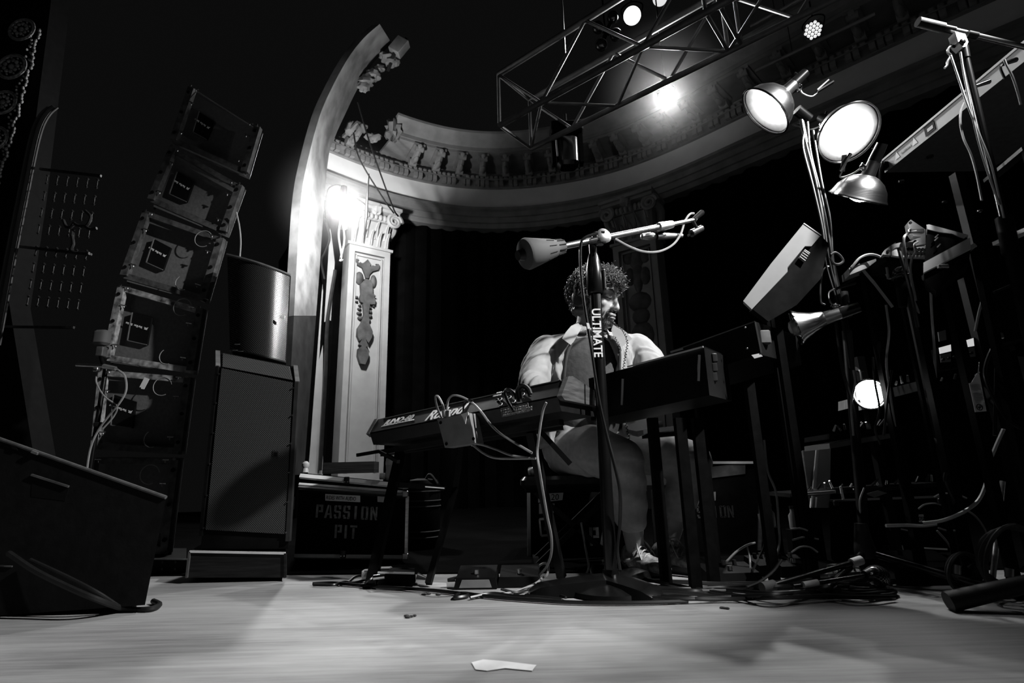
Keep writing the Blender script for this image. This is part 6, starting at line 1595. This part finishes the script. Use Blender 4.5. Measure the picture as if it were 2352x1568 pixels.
for k, (pts, lb) in enumerate((([(2184, 128), (2200, 175), (2222, 240), (2250, 310), (2274, 370), (2290, 430), (2306, 500)], 'thin cable on the left of the tall stand running down its pole'),
                               ([(2206, 120), (2214, 170), (2226, 230), (2246, 320), (2270, 400), (2296, 470)], 'thin cable pressed against the pole of the tall stand'),
                               ([(2214, 236), (2207, 255), (2206, 285), (2214, 320), (2230, 355), (2243, 400), (2255, 460)], 'thin dark cable sagging left of the tall stand'),
                               ([(2307, 137), (2312, 150), (2325, 175), (2337, 210), (2345, 240)], 'short cable dangling below the boom at the right border'))):
    tag(MB().tube(catmull([P(x, y, YR - .03 + (.16 if k == 2 else 0)) for x, y in pts], 7), .003 if k < 2 else .0035).build('stand_cable', 'cable_grey' if k < 3 else 'cable_grey'), lb, 'cable')
for k, (x, y) in enumerate(((2250, 195), (2312, 145))):
    t = thing('jack_plug', P(x, y, YR + .05), ('bright jack plug pushed into the overhead keyboard, nearer the stand', 'bright jack plug at the right border of the overhead keyboard')[k], 'plug')
    MB().cyl(P(x - 10, y + 3, YR + .04), P(x + 22, y - 8, YR + .04), .006, .008, n=10).build('barrel', 'chrome', t)
    MB().tube(catmull([P(x - 10, y + 3, YR + .04), P(x - 14, y + 12, YR + .04), P(x - 4, y + 36, YR + .05)], 5), .004).build('lead', 'cable', t)
# ================================================================== floor clutter, pedals and cables
def gz(x, y, z=.008): return G(x, y, z)
# white cross of tape on the stage
tm = thing('floor_tape', G(1155, 1530), 'bright white tape mark stuck to the stage floor in the foreground', 'tape')
MB().prism([gz(1083, 1522, .001), gz(1110, 1515, .001), gz(1148, 1518, .001), gz(1190, 1523, .001), gz(1232, 1528, .001), gz(1222, 1541, .001), gz(1180, 1537, .001), gz(1160, 1535, .001), gz(1118, 1541, .001), gz(1092, 1538, .001)], (0, 0, .0012)).build('tape_strip', 'tape', tm)
# flecks of debris
for k, (x, y, n_, lb) in enumerate(((985, 1363, 9, 'scatter of dark crumbs on the stage left of the boom stand'), (945, 1415, 5, 'few dark crumbs further forward on the bare stage'), (1660, 1395, 4, 'dark crumbs on the stage in front of the cable bundle'))):
    d = MB(); rnd = random.Random(k)
    for j in range(n_): d.ell(gz(x + rnd.uniform(-28, 28) * (1 if k == 0 else .5), y + rnd.uniform(-2, 2), .003), (rnd.uniform(.004, .009), rnd.uniform(.003, .006), .003), n=6, m=4)
    tag(d.build('debris', 'pebble_dark'), lb, 'debris', kind='stuff')

def pedal(px, py, w_, d_, h_, label, m_='black_paint', knobs=2, wedge=.6, rot=0.0, cat='effects pedal', plate=None):
    c = G(px, py); t = thing('effects_pedal', c, label, cat)
    X = V((math.cos(rot), math.sin(rot), 0)); Yd = V((-X.y, X.x, 0)); 
    L = lambda x, y, z: c + X * (x * w_ / 2) + Yd * (y * d_) + V((0, 0, z))
    MB().hexa([L(-1, 0, .003), L(1, 0, .003), L(1, 1, .003), L(-1, 1, .003), L(-.9, .05, h_ * wedge), L(.9, .05, h_ * wedge), L(.9, .95, h_), L(-.9, .95, h_)]).build('housing', m_, t)
    if plate: MB().hexa([L(-.75, .0, h_ * .1) , L(.75, 0, h_ * .1), L(.75, .02, h_ * .1), L(-.75, .02, h_ * .1), L(-.62, -.0, h_ * .5), L(.62, 0, h_ * .5), L(.62, .05, h_ * .5), L(-.62, .05, h_ * .5)]).build('face_plate', plate, t)
    for k in range(knobs):
        p = L(-.6 + 1.2 * (k + .5) / knobs, .72, h_ * (wedge + (1 - wedge) * .75)); MB().cyl(p, p + V((0, 0, .016)), .008, .007, n=10).build('knob', 'steel' if k % 2 else 'dark_metal', t)
    p = L(0, .3, h_ * (wedge + (1 - wedge) * .3)); MB().cyl(p, p + V((0, 0, .014)), .009, n=10).build('footswitch', 'steel', t)
    return t
# left cluster: power supply, adapters and plugs
ps = thing('power_supply', G(905, 1346), 'flat black power box with a bright top edge behind the stand leg', 'box')
c = Q([(868, 1314), (952, 1316), (955, 1334), (950, 1345), (868, 1346)], 2.36)
MB().prism(c, away(955, .12)).build('box_shell', 'black', ps)
MB().bar(c[0] + FX * .002, c[1] + FX * .002, .004, .006).build('top_edge', 'case_edge', ps)
ad = thing('power_adapter', G(845, 1338), 'white plug-in power adapter lying beside the flat power box', 'adapter')
MB().rbox(P(847, 1318, 2.42), (.045, .04, .03), .006).build('adapter_body', 'paper', ad)
MB().prism(Q([(835, 1315), (842, 1315), (842, 1324), (835, 1324)], 2.385), (0, .003, 0)).build('rating_label', 'di_metal', ad)
MB().rbox(P(872, 1309, 2.46), (.085, .05, .018), .006).build('adapter_cap', 'synth_light', ad)
pg2 = thing('silver_plug', G(870, 1340), 'silver jack plug plugged into the flat power box', 'plug')
MB().cyl(P(858, 1326, 2.33), P(884, 1323, 2.33), .009, n=10).build('barrel', 'chrome', pg2)
MB().tube(catmull([P(858, 1326, 2.33), P(848, 1332, 2.32), gz(835, 1344, .006)], 4), .004).build('lead', 'cable', pg2)
pedal(1092, 1354, .15, .12, .062, 'black wedge pedal with a grey face plate left of the boom stand', knobs=0, plate='di_metal', rot=-.05)
pedal(1192, 1350, .15, .12, .058, 'black foot pedal under the right leg of the keyboard stand', knobs=0, rot=-.05)
mp_ = thing('plug_connector', G(1042, 1338), 'black cable connector with a shiny collar lying by the wedge pedal', 'plug')
MB().cyl(P(1028, 1332, 2.33), P(1052, 1328, 2.33), .006, .010, n=10).build('barrel', 'dark_metal', mp_); MB().cyl(P(1046, 1330, 2.33), P(1056, 1327, 2.33), .011, n=10).build('collar', 'steel', mp_)
wt = thing('white_plug', G(1205, 1330), 'small white plug lying in front of the labelled flight case', 'plug')
MB().ell(P(1206, 1316, 2.45), (.012, .01, .012), n=10, m=7).build('plug_body', 'paper', wt); MB().cyl(P(1212, 1320, 2.44), P(1226, 1324, 2.42), .008, n=10).build('plug_tail', 'rubber', wt)
bl_ = thing('barcode_box', G(1392, 1312), 'small black adapter with a white barcode label behind the boom stand', 'adapter')
MB().rbox(G(1382, 1312, .028), (.07, .05, .05), .006).build('adapter_body', 'black', bl_)
b_ = Q([(1383, 1285), (1399, 1285), (1399, 1302), (1383, 1302)], 2.50); MB().prism(b_, (0, .003, 0)).build('barcode_label', 'paper', bl_)
for k in range(7): MB().bar(b_[3] + (b_[2] - b_[3]) * (.12 + k * .12) + V((0, -.002, .006)), b_[3] + (b_[2] - b_[3]) * (.12 + k * .12) + V((0, -.002, .018)), .0018, .001).build('bar_mark', 'ink', bl_)

# right side: pedals, amp head, white key box
pedal(1690, 1338, .20, .12, .05, 'black foot controller beside the player\'s left shoe', knobs=3, rot=.05)
pedal(1840, 1325, .14, .12, .06, 'black pedal with two silver knobs in the middle of the cables', knobs=2, rot=.1)
pedal(2150, 1345, .22, .14, .09, 'large black pedal with two bright knobs at lower right', knobs=2, rot=-.05)
pedal(1780, 1322, .12, .10, .06, 'small dark pedal behind the lying stand tube', knobs=3, rot=.2)
pedal(2085, 1310, .13, .10, .07, 'knobbly black pedal behind the lamp stand base', knobs=4, rot=-.1)
wk = thing('white_key_box', G(1940, 1322), 'small white ridged box with dark marks between the tubes', 'box')
MB().hexa([G(1902, 1324, .004), G(1975, 1322, .004), G(1978, 1312, .004), G(1908, 1313, .004), P(1902, 1318, 2.28), P(1975, 1312, 2.28), P(1968, 1288, 2.42), P(1898, 1296, 2.42)]).build('box_body', 'synth_light', wk)
for k in range(5): MB().bar(P(1914 + k * 12, 1315 - k * .9, 2.275), P(1910 + k * 12, 1299 - k * 1.0, 2.38), .0022, .002).build('groove', 'ink', wk)
ah = thing('amp_head', G(2075, 1330), 'black amplifier head with handwritten white tape on its front', 'amplifier')
MB().prism(Q([(1905, 1152), (2180, 1142), (2182, 1268), (1908, 1275)], 2.62), away(1905, .20)).build('cabinet', 'black', ah)
for q, tx in (([(2090, 1178), (2107, 1180), (2103, 1198), (2088, 1199)], 'GUN'), ([(2111, 1181), (2121, 1181), (2125, 1199), (2108, 1199)], 'DSL')):
    b_ = Q(q, 2.61); MB().prism(b_, (0, .002, 0)).build('label_tape', 'tape', ah)
    text('handwriting', tx, .021, 'ink', ah, b_[3] + FX * .002 + V((.003, 0, .006)), (1, 0, 0), Zv, sx=.8, shear=.1)
MB().bar(P(2108, 1257, 2.60), P(2175, 1261, 2.60), .006, .006).build('front_trim', 'aluminium', ah)
for (x, y) in ((1920, 1155), (2160, 1150)): MB().rbox(P(x, y, 2.60), (.02, .012, .02), .004).build('corner_cap', 'dark_metal', ah)
a = P(1990, 1270, 2.55)
for x in (1930, 2150): p = P(x, 1272, 2.72); MB().bar(p, V((p.x, p.y, 0)), .05, .05).build('stand_foot', 'black', ah)
gp = thing('grey_board', P(1875, 1172, 2.75), 'grey board leaning at the back between the rack uprights', 'board')
MB().prism(Q([(1843, 1035), (1908, 1027), (1906, 1166), (1856, 1166)], 2.75), (0, .02, 0)).build('board', 'panel_grey', gp)
MB().cyl(P(1878, 1030, 2.70), P(1866, 1165, 2.70), .008, n=10).build('pipe', 'di_metal', gp)
MB().bar(P(1844, 1034, 2.72), P(1857, 1134, 2.72), .004, .004).build('bright_edge', 'aluminium', gp); MB().bar(P(1829, 1036, 2.72), P(1836, 1095, 2.72), .004, .004).build('bright_edge', 'aluminium', gp)
MB().prism(Q([(1864, 1144), (1877, 1142), (1875, 1165), (1862, 1166)], 2.70), (0, .01, 0)).build('white_patch', 'paper', gp)
MB().bar(P(1865, 1166, 2.76), V((P(1865, 1166, 2.76).x, P(1865, 1166, 2.76).y, 0)), .05, .02).build('foot', 'black', gp)
for k, (q, lb) in enumerate((([(1929, 1117), (1933, 1116), (1940, 1145), (1935, 1147)], 'small bright strip of tape wrapped on a cable in the rack'), ([(1741, 1180), (1747, 1179), (1751, 1194), (1744, 1195)], 'tiny white label on the dark case by the rack'), ([(1988, 1134), (2018, 1126), (2038, 1132), (2010, 1142)], 'grey folded paper lying on the amplifier shelf'))):
    tag(MB().prism(Q(q, 2.28), (0, .004, 0)).build('tape_label', 'paper' if k < 2 else 'di_metal'), lb, 'label')
hk = thing('white_hook', P(1968, 1128, 2.28), 'bent white hook hanging in the middle of the rack', 'hook')
MB().tube(catmull([P(*p, 2.28) for p in ((1960, 1123), (1970, 1124), (1976, 1129), (1973, 1133), (1965, 1133))], 5), .003).build('hook_wire', 'letter_white', hk)
# bottles of connectors glinting on the rack
for k, (x, y, lb) in enumerate(((1772, 1195, 'small glass bottle standing on the dark case'), (1826, 1200, 'second glass bottle further right beside the amplifier'))):
    p = P(x, y + 14, 2.55); t = thing('glass_bottle', p, lb, 'bottle')
    MB().lathe(p, (0, 0, 1), [(0, .014), (.004, .018), (.05, .018), (.062, .010), (.075, .009)], 14, True).build('bottle_body', 'plastic_clear', t)
    MB().cyl(p + V((0, 0, .075)), p + V((0, 0, .085)), .011, n=12).build('cap', 'dark_metal', t)
    MB().bar(p + V((0, 0, -.002)), V((p.x, p.y, 0)), .05, .05).build('pedestal', 'black', t)

# lying tubes and microphone
lt_ = thing('lying_stand_tube', G(1860, 1330), 'shiny black stand tube lying over the cables with a white end cap', 'tube')
a, b_ = P(1762, 1347, 2.02), P(1962, 1291, 2.12)
MB().cyl(a, b_, .0085, n=12).build('tube', 'black_gloss', lt_)
MB().cyl(P(1956, 1293, 2.115), P(1978, 1286, 2.125), .014, n=14).build('end_cap', 'paper', lt_)
MB().cyl(P(1750, 1349, 2.015), P(1778, 1343, 2.03), .0155, n=14).build('rubber_foot', 'panel_grey', lt_)
lm = thing('lying_microphone', G(1990, 1340), 'ball-headed microphone on a taped rod lying on the cable pile', 'microphone')
a, b_ = P(1822, 1346, 1.98), P(1990, 1321, 2.02)
MB().cyl(a, b_, .0065, n=10).build('rod', 'black_gloss', lm)
MB().cyl(P(1845, 1343, 1.975), P(1878, 1337, 1.985), .009, n=10).build('tape_wrap', 'tape', lm)
MB().cyl(P(1986, 1322, 2.02), P(2000, 1320, 2.025), .015, .022, n=14).build('collar', 'dark_metal', lm)
MB().ell(P(2014, 1323, 2.03), (.036, .033, .032), n=18, m=12).build('grille_ball', 'perf_gloss', lm)
MB().ell(P(2001, 1314, 1.99), (.005, .005, .008), n=8, m=6).build('switch', 'chrome', lm)

# ------------------------------------------------------------------ cables
CB = []
def cable(pts, r_, m_, label, smooth=7, name='stage_cable'):
    tag(MB().tube(catmull(pts, smooth), r_, 6).build(name, m_), label, 'cable', 'stage cables')
cable([gz(718, 1340), gz(760, 1338), gz(800, 1341), gz(870, 1348), gz(950, 1352), gz(1020, 1358), gz(1075, 1366), gz(1045, 1372), gz(1060, 1362), gz(1110, 1368), gz(1200, 1376), gz(1320, 1383), gz(1450, 1384), gz(1580, 1380)], .006, 'cable', 'long black cable along the front edge of the gear across the bare stage')
cable([gz(720, 1343), gz(765, 1343), gz(790, 1336), gz(812, 1338), gz(838, 1331), gz(850, 1326, .03)], .005, 'cable', 'black cable end doubled back at far left of the power box')
cable([gz(800, 1337), gz(815, 1325, .02), gz(832, 1322, .02), gz(850, 1333), gz(880, 1345), gz(930, 1349)], .005, 'cable', 'short black cable looping round the white adapter')
cable([gz(1110, 1362, .01), gz(1150, 1364), gz(1190, 1356, .01), gz(1230, 1340, .02), gz(1248, 1325, .03)], .0045, 'cable_grey', 'grey cable curving from the wedge pedal towards the stand')
cable([gz(1080, 1372), gz(1130, 1362, .012), gz(1180, 1368), gz(1230, 1370, .012), gz(1290, 1376)], .005, 'cable', 'black cable snaking in front of the wedge pedal')
cable([gz(1150, 1352, .02), gz(1185, 1360), gz(1215, 1352, .012), gz(1260, 1358), gz(1300, 1372)], .0045, 'cable', 'black cable between the two foot pedals')
cable([P(1236, 1310, 2.42), P(1238, 1300, 2.42), P(1250, 1293, 2.42), P(1260, 1300, 2.42), P(1255, 1322, 2.4), gz(1240, 1330)], .004, 'cable_grey', 'small grey loop of cable in front of the labelled flight case')
cable([P(1335, 1200, 2.6), P(1345, 1260, 2.55), P(1352, 1300, 2.5), gz(1345, 1318), gz(1330, 1326)], .004, 'cable_grey', 'grey cable hanging under the bench and bending left at the floor')
cable([P(1360, 1318, 2.4), P(1358, 1306, 2.45), P(1368, 1298, 2.48), P(1384, 1298, 2.5)], .0045, 'cable_grey', 'short grey cable arching out of the barcode adapter')
rnd = random.Random(21)
lbls = ['topmost', 'second', 'third', 'fourth', 'fifth', 'sixth', 'seventh', 'lowest']
for k in range(8):
    y0 = 1336 + k * 5.6
    pts = [gz(1480 + rnd.uniform(-20, 20), y0 - 6 + rnd.uniform(-4, 4), .012), gz(1570 + rnd.uniform(-20, 20), y0 + rnd.uniform(-5, 5), .014), gz(1680 + rnd.uniform(-30, 30), y0 + rnd.uniform(-6, 6), .010), gz(1790 + rnd.uniform(-30, 30), y0 + rnd.uniform(-7, 6), .020 + .006 * (k % 3)), gz(1900 + rnd.uniform(-30, 30), y0 - 2 + rnd.uniform(-6, 5), .014), gz(1990 + rnd.uniform(-15, 15), y0 - 2 + rnd.uniform(-5, 4), .020), gz(2046 + rnd.uniform(-6, 10), y0 - 8 + rnd.uniform(-4, 4), .012)]
    cable(pts, .0062, 'cable', lbls[k] + ' cable of the bundle lying before the right-hand gear')
# loop ends of the bundle
cable([gz(2000, 1352, .016), gz(2040, 1350, .014), gz(2056, 1357, .012), gz(2044, 1366, .012), gz(1990, 1368, .012), gz(1900, 1370, .01)], .0062, 'cable', 'rounded turn at the right end of the cable bundle')
cable([gz(1455, 1322, .01), gz(1520, 1338, .02), gz(1600, 1352, .012), gz(1660, 1362, .01), gz(1720, 1370, .01)], .006, 'cable', 'black cable running out from under the boom stand foot to the bundle')
hang = [
 ([(2305, 985, 1.95), (2285, 1030, 1.98), (2272, 1065, 2.0), (2266, 1105, 2.0), (2250, 1145, 2.0), (2225, 1168, 2.0), (2195, 1184, 2.0), (2160, 1196, 2.02), (2120, 1201, 2.05)], .0052, 'letter_grey', 'pale cable sweeping down from the right border towards the amplifier'),
 ([(2035, 1207, 2.1), (2080, 1206, 2.1), (2120, 1207, 2.1), (2150, 1203, 2.1)], .0055, 'letter_grey', 'pale straight cable end lying across the amplifier front'),
 ([(2210, 1165, 2.1), (2240, 1185, 2.1), (2262, 1215, 2.1), (2268, 1240, 2.1), (2255, 1262, 2.1), (2238, 1280, 2.1)], .003, 'cable_grey', 'thin cable curving down right of the amplifier'),
 ([(2152, 1218, 2.15), (2172, 1240, 2.15), (2184, 1258, 2.15), (2196, 1268, 2.15), (2210, 1275, 2.15)], .0032, 'cable_grey', 'thin cable from the amplifier to the coil of connectors'),
 ([(2070, 1215, 2.2), (2098, 1222, 2.2), (2106, 1228, 2.2)], .003, 'cable_grey', 'short thin cable below the handwritten tape'),
 ([(2110, 1168, 2.2), (2125, 1158, 2.2), (2150, 1156, 2.2), (2176, 1163, 2.2)], .003, 'cable_grey', 'thin arched cable above the handwritten tape'),
 ([(2145, 1142, 2.2), (2160, 1134, 2.2), (2180, 1133, 2.2), (2205, 1138, 2.2), (2220, 1144, 2.2)], .003, 'cable_grey', 'flat arched cable right of the amplifier top'),
 ([(2155, 1212, 2.1), (2175, 1218, 2.1), (2195, 1218, 2.1), (2207, 1213, 2.1)], .003, 'cable_grey', 'short sagging cable right of the handwritten tape'),
 ([(2172, 1085, 2.05), (2170, 1100, 2.05), (2174, 1115, 2.05), (2190, 1150, 2.05), (2200, 1168, 2.08)], .005, 'cable', 'thick dark cable pair bent over beside the amplifier'),
 ([(2285, 1000, 1.9), (2288, 830, 1.9), (2280, 800, 1.9), (2262, 850, 1.92), (2275, 900, 1.9), (2310, 960, 1.88), (2345, 985, 1.86)], .005, 'cable', 'dark cable hanging in a loop below the rack case'),
 ([(2262, 670, 1.9), (2256, 690, 1.9), (2248, 720, 1.92), (2240, 760, 1.95)], .004, 'cable_grey', 'thin cable left of the rack case'),
 ([(2155, 612, 1.85), (2142, 628, 1.86), (2138, 660, 1.88), (2140, 720, 1.95), (2146, 800, 2.05), (2150, 900, 2.15)], .0042, 'cable_grey', 'grey cable dropping from the sound module into the rack'),
 ([(2104, 531, 1.94), (2085, 536, 1.93), (2076, 550, 1.92), (2080, 590, 1.94), (2088, 640, 1.98), (2094, 680, 2.0), (2110, 720, 2.05), (2118, 790, 2.1)], .0042, 'cable_grey', 'upper patch cable looping out of the wooden synth'),
 ([(2108, 555, 1.94), (2100, 562, 1.93), (2102, 578, 1.92), (2094, 596, 1.93), (2092, 630, 1.95), (2104, 690, 2.0)], .0038, 'cable_grey', 'inner patch cable below the wooden synth'),
 ([(2064, 570, 1.94), (2072, 600, 1.93), (2084, 640, 1.94), (2096, 690, 1.98), (2108, 750, 2.05)], .0055, 'cable', 'dark cable running straight down from the wooden synth'),
 ([(1955, 615, 2.1), (1975, 592, 2.1), (2000, 584, 2.1), (2025, 592, 2.08), (2036, 612, 2.06), (2040, 640, 2.06)], .0045, 'cable_grey', 'grey cable arching over the wooden tray'),
 ([(1908, 585, 2.2), (1918, 580, 2.2), (1930, 588, 2.2), (1936, 600, 2.2), (1925, 607, 2.2), (1914, 604, 2.2), (1908, 592, 2.2)], .005, 'rubber', 'small dark loop of cable on the lamp stand above the cone lamp'),
 ([(1920, 740, 2.25), (1932, 830, 2.25), (1944, 880, 2.24), (1965, 960, 2.24), (1975, 1060, 2.24), (1990, 1180, 2.24)], .006, 'cable', 'dark cable taped along the lower half of the lamp stand'),
 ([(2035, 700, 2.1), (2042, 760, 2.12), (2036, 830, 2.12), (2044, 900, 2.14), (2056, 980, 2.15), (2064, 1010, 2.16), (2074, 1045, 2.2), (2078, 1100, 2.2)], .0042, 'cable_grey', 'cable hanging between the low lamp and the shelf plank'),
 ([(2005, 820, 2.15), (2010, 880, 2.14), (2020, 940, 2.14), (2010, 985, 2.15), (2022, 1020, 2.16)], .004, 'cable', 'dark cable crossing in front of the low lamp'),
 ([(2048, 850, 2.12), (2040, 900, 2.12), (2034, 960, 2.13), (2030, 1000, 2.14)], .004, 'cable', 'dark cable hanging right of the low lamp'),
 ([(1960, 850, 2.18), (1964, 880, 2.18), (1955, 930, 2.18), (1960, 1000, 2.2)], .004, 'cable_grey', 'cable hanging left of the low lamp'),
 ([(1985, 1120, 2.2), (1975, 1150, 2.2), (1978, 1190, 2.22), (1984, 1225, 2.22)], .003, 'cable_grey', 'thin cable above the lamp stand base'),
 ([(2122, 900, 2.1), (2130, 960, 2.1), (2140, 1000, 2.12), (2152, 1012, 2.12)], .003, 'cable_grey', 'thin cable under the dark shelf at right'),
 ([(1755, 1010, 2.3), (1763, 1080, 2.3), (1782, 1130, 2.3), (1788, 1200, 2.32), (1790, 1250, 2.33), (1775, 1300, 2.3)], .0042, 'cable_grey', 'grey cable falling down the left side of the rack'),
 ([(1810, 1040, 2.3), (1822, 1065, 2.3), (1830, 1110, 2.3), (1838, 1160, 2.32), (1836, 1240, 2.32), (1850, 1290, 2.3)], .004, 'cable', 'dark cable falling beside the grey board'),
 ([(1815, 1214, 2.2), (1840, 1213, 2.2), (1855, 1218, 2.2)], .003, 'cable_grey', 'short pale patch lead left of the pedal row'),
 ([(1818, 1268, 2.2), (1838, 1256, 2.2), (1860, 1256, 2.2), (1878, 1268, 2.2)], .0032, 'cable_grey', 'small arched patch lead in front of the pedal row'),
 ([(1820, 1240, 2.22), (1850, 1233, 2.22), (1880, 1238, 2.22)], .003, 'cable_grey', 'flat patch lead behind the pedal row'),
 ([(1580, 1255, 2.6), (1590, 1275, 2.55), (1608, 1295, 2.5), (1622, 1305, 2.45)], .004, 'cable_grey', 'grey cable sliding down to the floor right of the left shoe'),
 ([(1668, 1290, 2.4), (1690, 1268, 2.4), (1715, 1252, 2.4), (1735, 1246, 2.4)], .004, 'cable_grey', 'grey cable rising right from the foot controller'),
 ([(1716, 1255, 2.38), (1722, 1280, 2.36), (1724, 1305, 2.3)], .0035, 'cable_grey', 'short grey cable dropping beside the foot controller'),
 ([(1760, 1230, 2.3), (1752, 1262, 2.28), (1738, 1290, 2.25), (1728, 1312, 2.2)], .004, 'cable', 'dark cable bending down left of the pedals'),
 ([(1795, 1285, 2.1), (1775, 1312, 2.08), (1745, 1335, 2.05), (1715, 1348, 2.02)], .0045, 'cable', 'dark cable sliding forward over the rubber foot'),
]
mat('letter_grey', .45, .45, var=.1, scale=20)
for pts, r_, m_, lb in hang: cable([P(*p) for p in pts], r_, m_, lb, 6, 'hanging_cable')
# coils standing on the floor at far right
for k, (cx, cy, Y, R_, lb, nn) in enumerate(((2330, 1320, 1.86, .10, 'coil of thick black cable at the right border', 4), (2210, 1312, 2.0, .055, 'smaller coil of connectors left of the big coil', 3))):
    t = thing('cable_coil', G(cx, cy + 20), lb, 'cable coil')
    for j in range(nn):
        c = P(cx + j * 3, cy, Y + j * .02); c.z = R_ * 1.02 + .006
        MB().torus(c, V((.25 * j - .3, 1, .25)), R_ * (1 - .05 * j), .006, 30, 6).build('cable_turn', 'rubber', t)
    MB().cyl(P(cx - 12, cy - 15, Y - .03), P(cx - 12, cy + 6, Y - .03), .010, n=10).build('connector', 'steel', t)
    MB().bar(P(cx + 15, cy - 8, Y), P(cx + 30, cy - 22, Y), .008, .008).build('connector_tail', 'dark_metal', t)
# slim bright stand tube at far right
sr = thing('slim_stand', G(2272, 1335), 'slim stand tube with a bright edge near the right border', 'stand')
MB().cyl(P(2303, 1105, 2.1), V((P(2268, 1290, 2.1).x, P(2268, 1290, 2.1).y, .01)), .008, n=10).build('tube', 'aluminium', sr)
MB().lathe(V((P(2268, 1290, 2.1).x, P(2268, 1290, 2.1).y, .0)), (0, 0, 1), [(0.001, .07), (.008, .07), (.014, .012)], 18, True).build('base', 'black', sr)
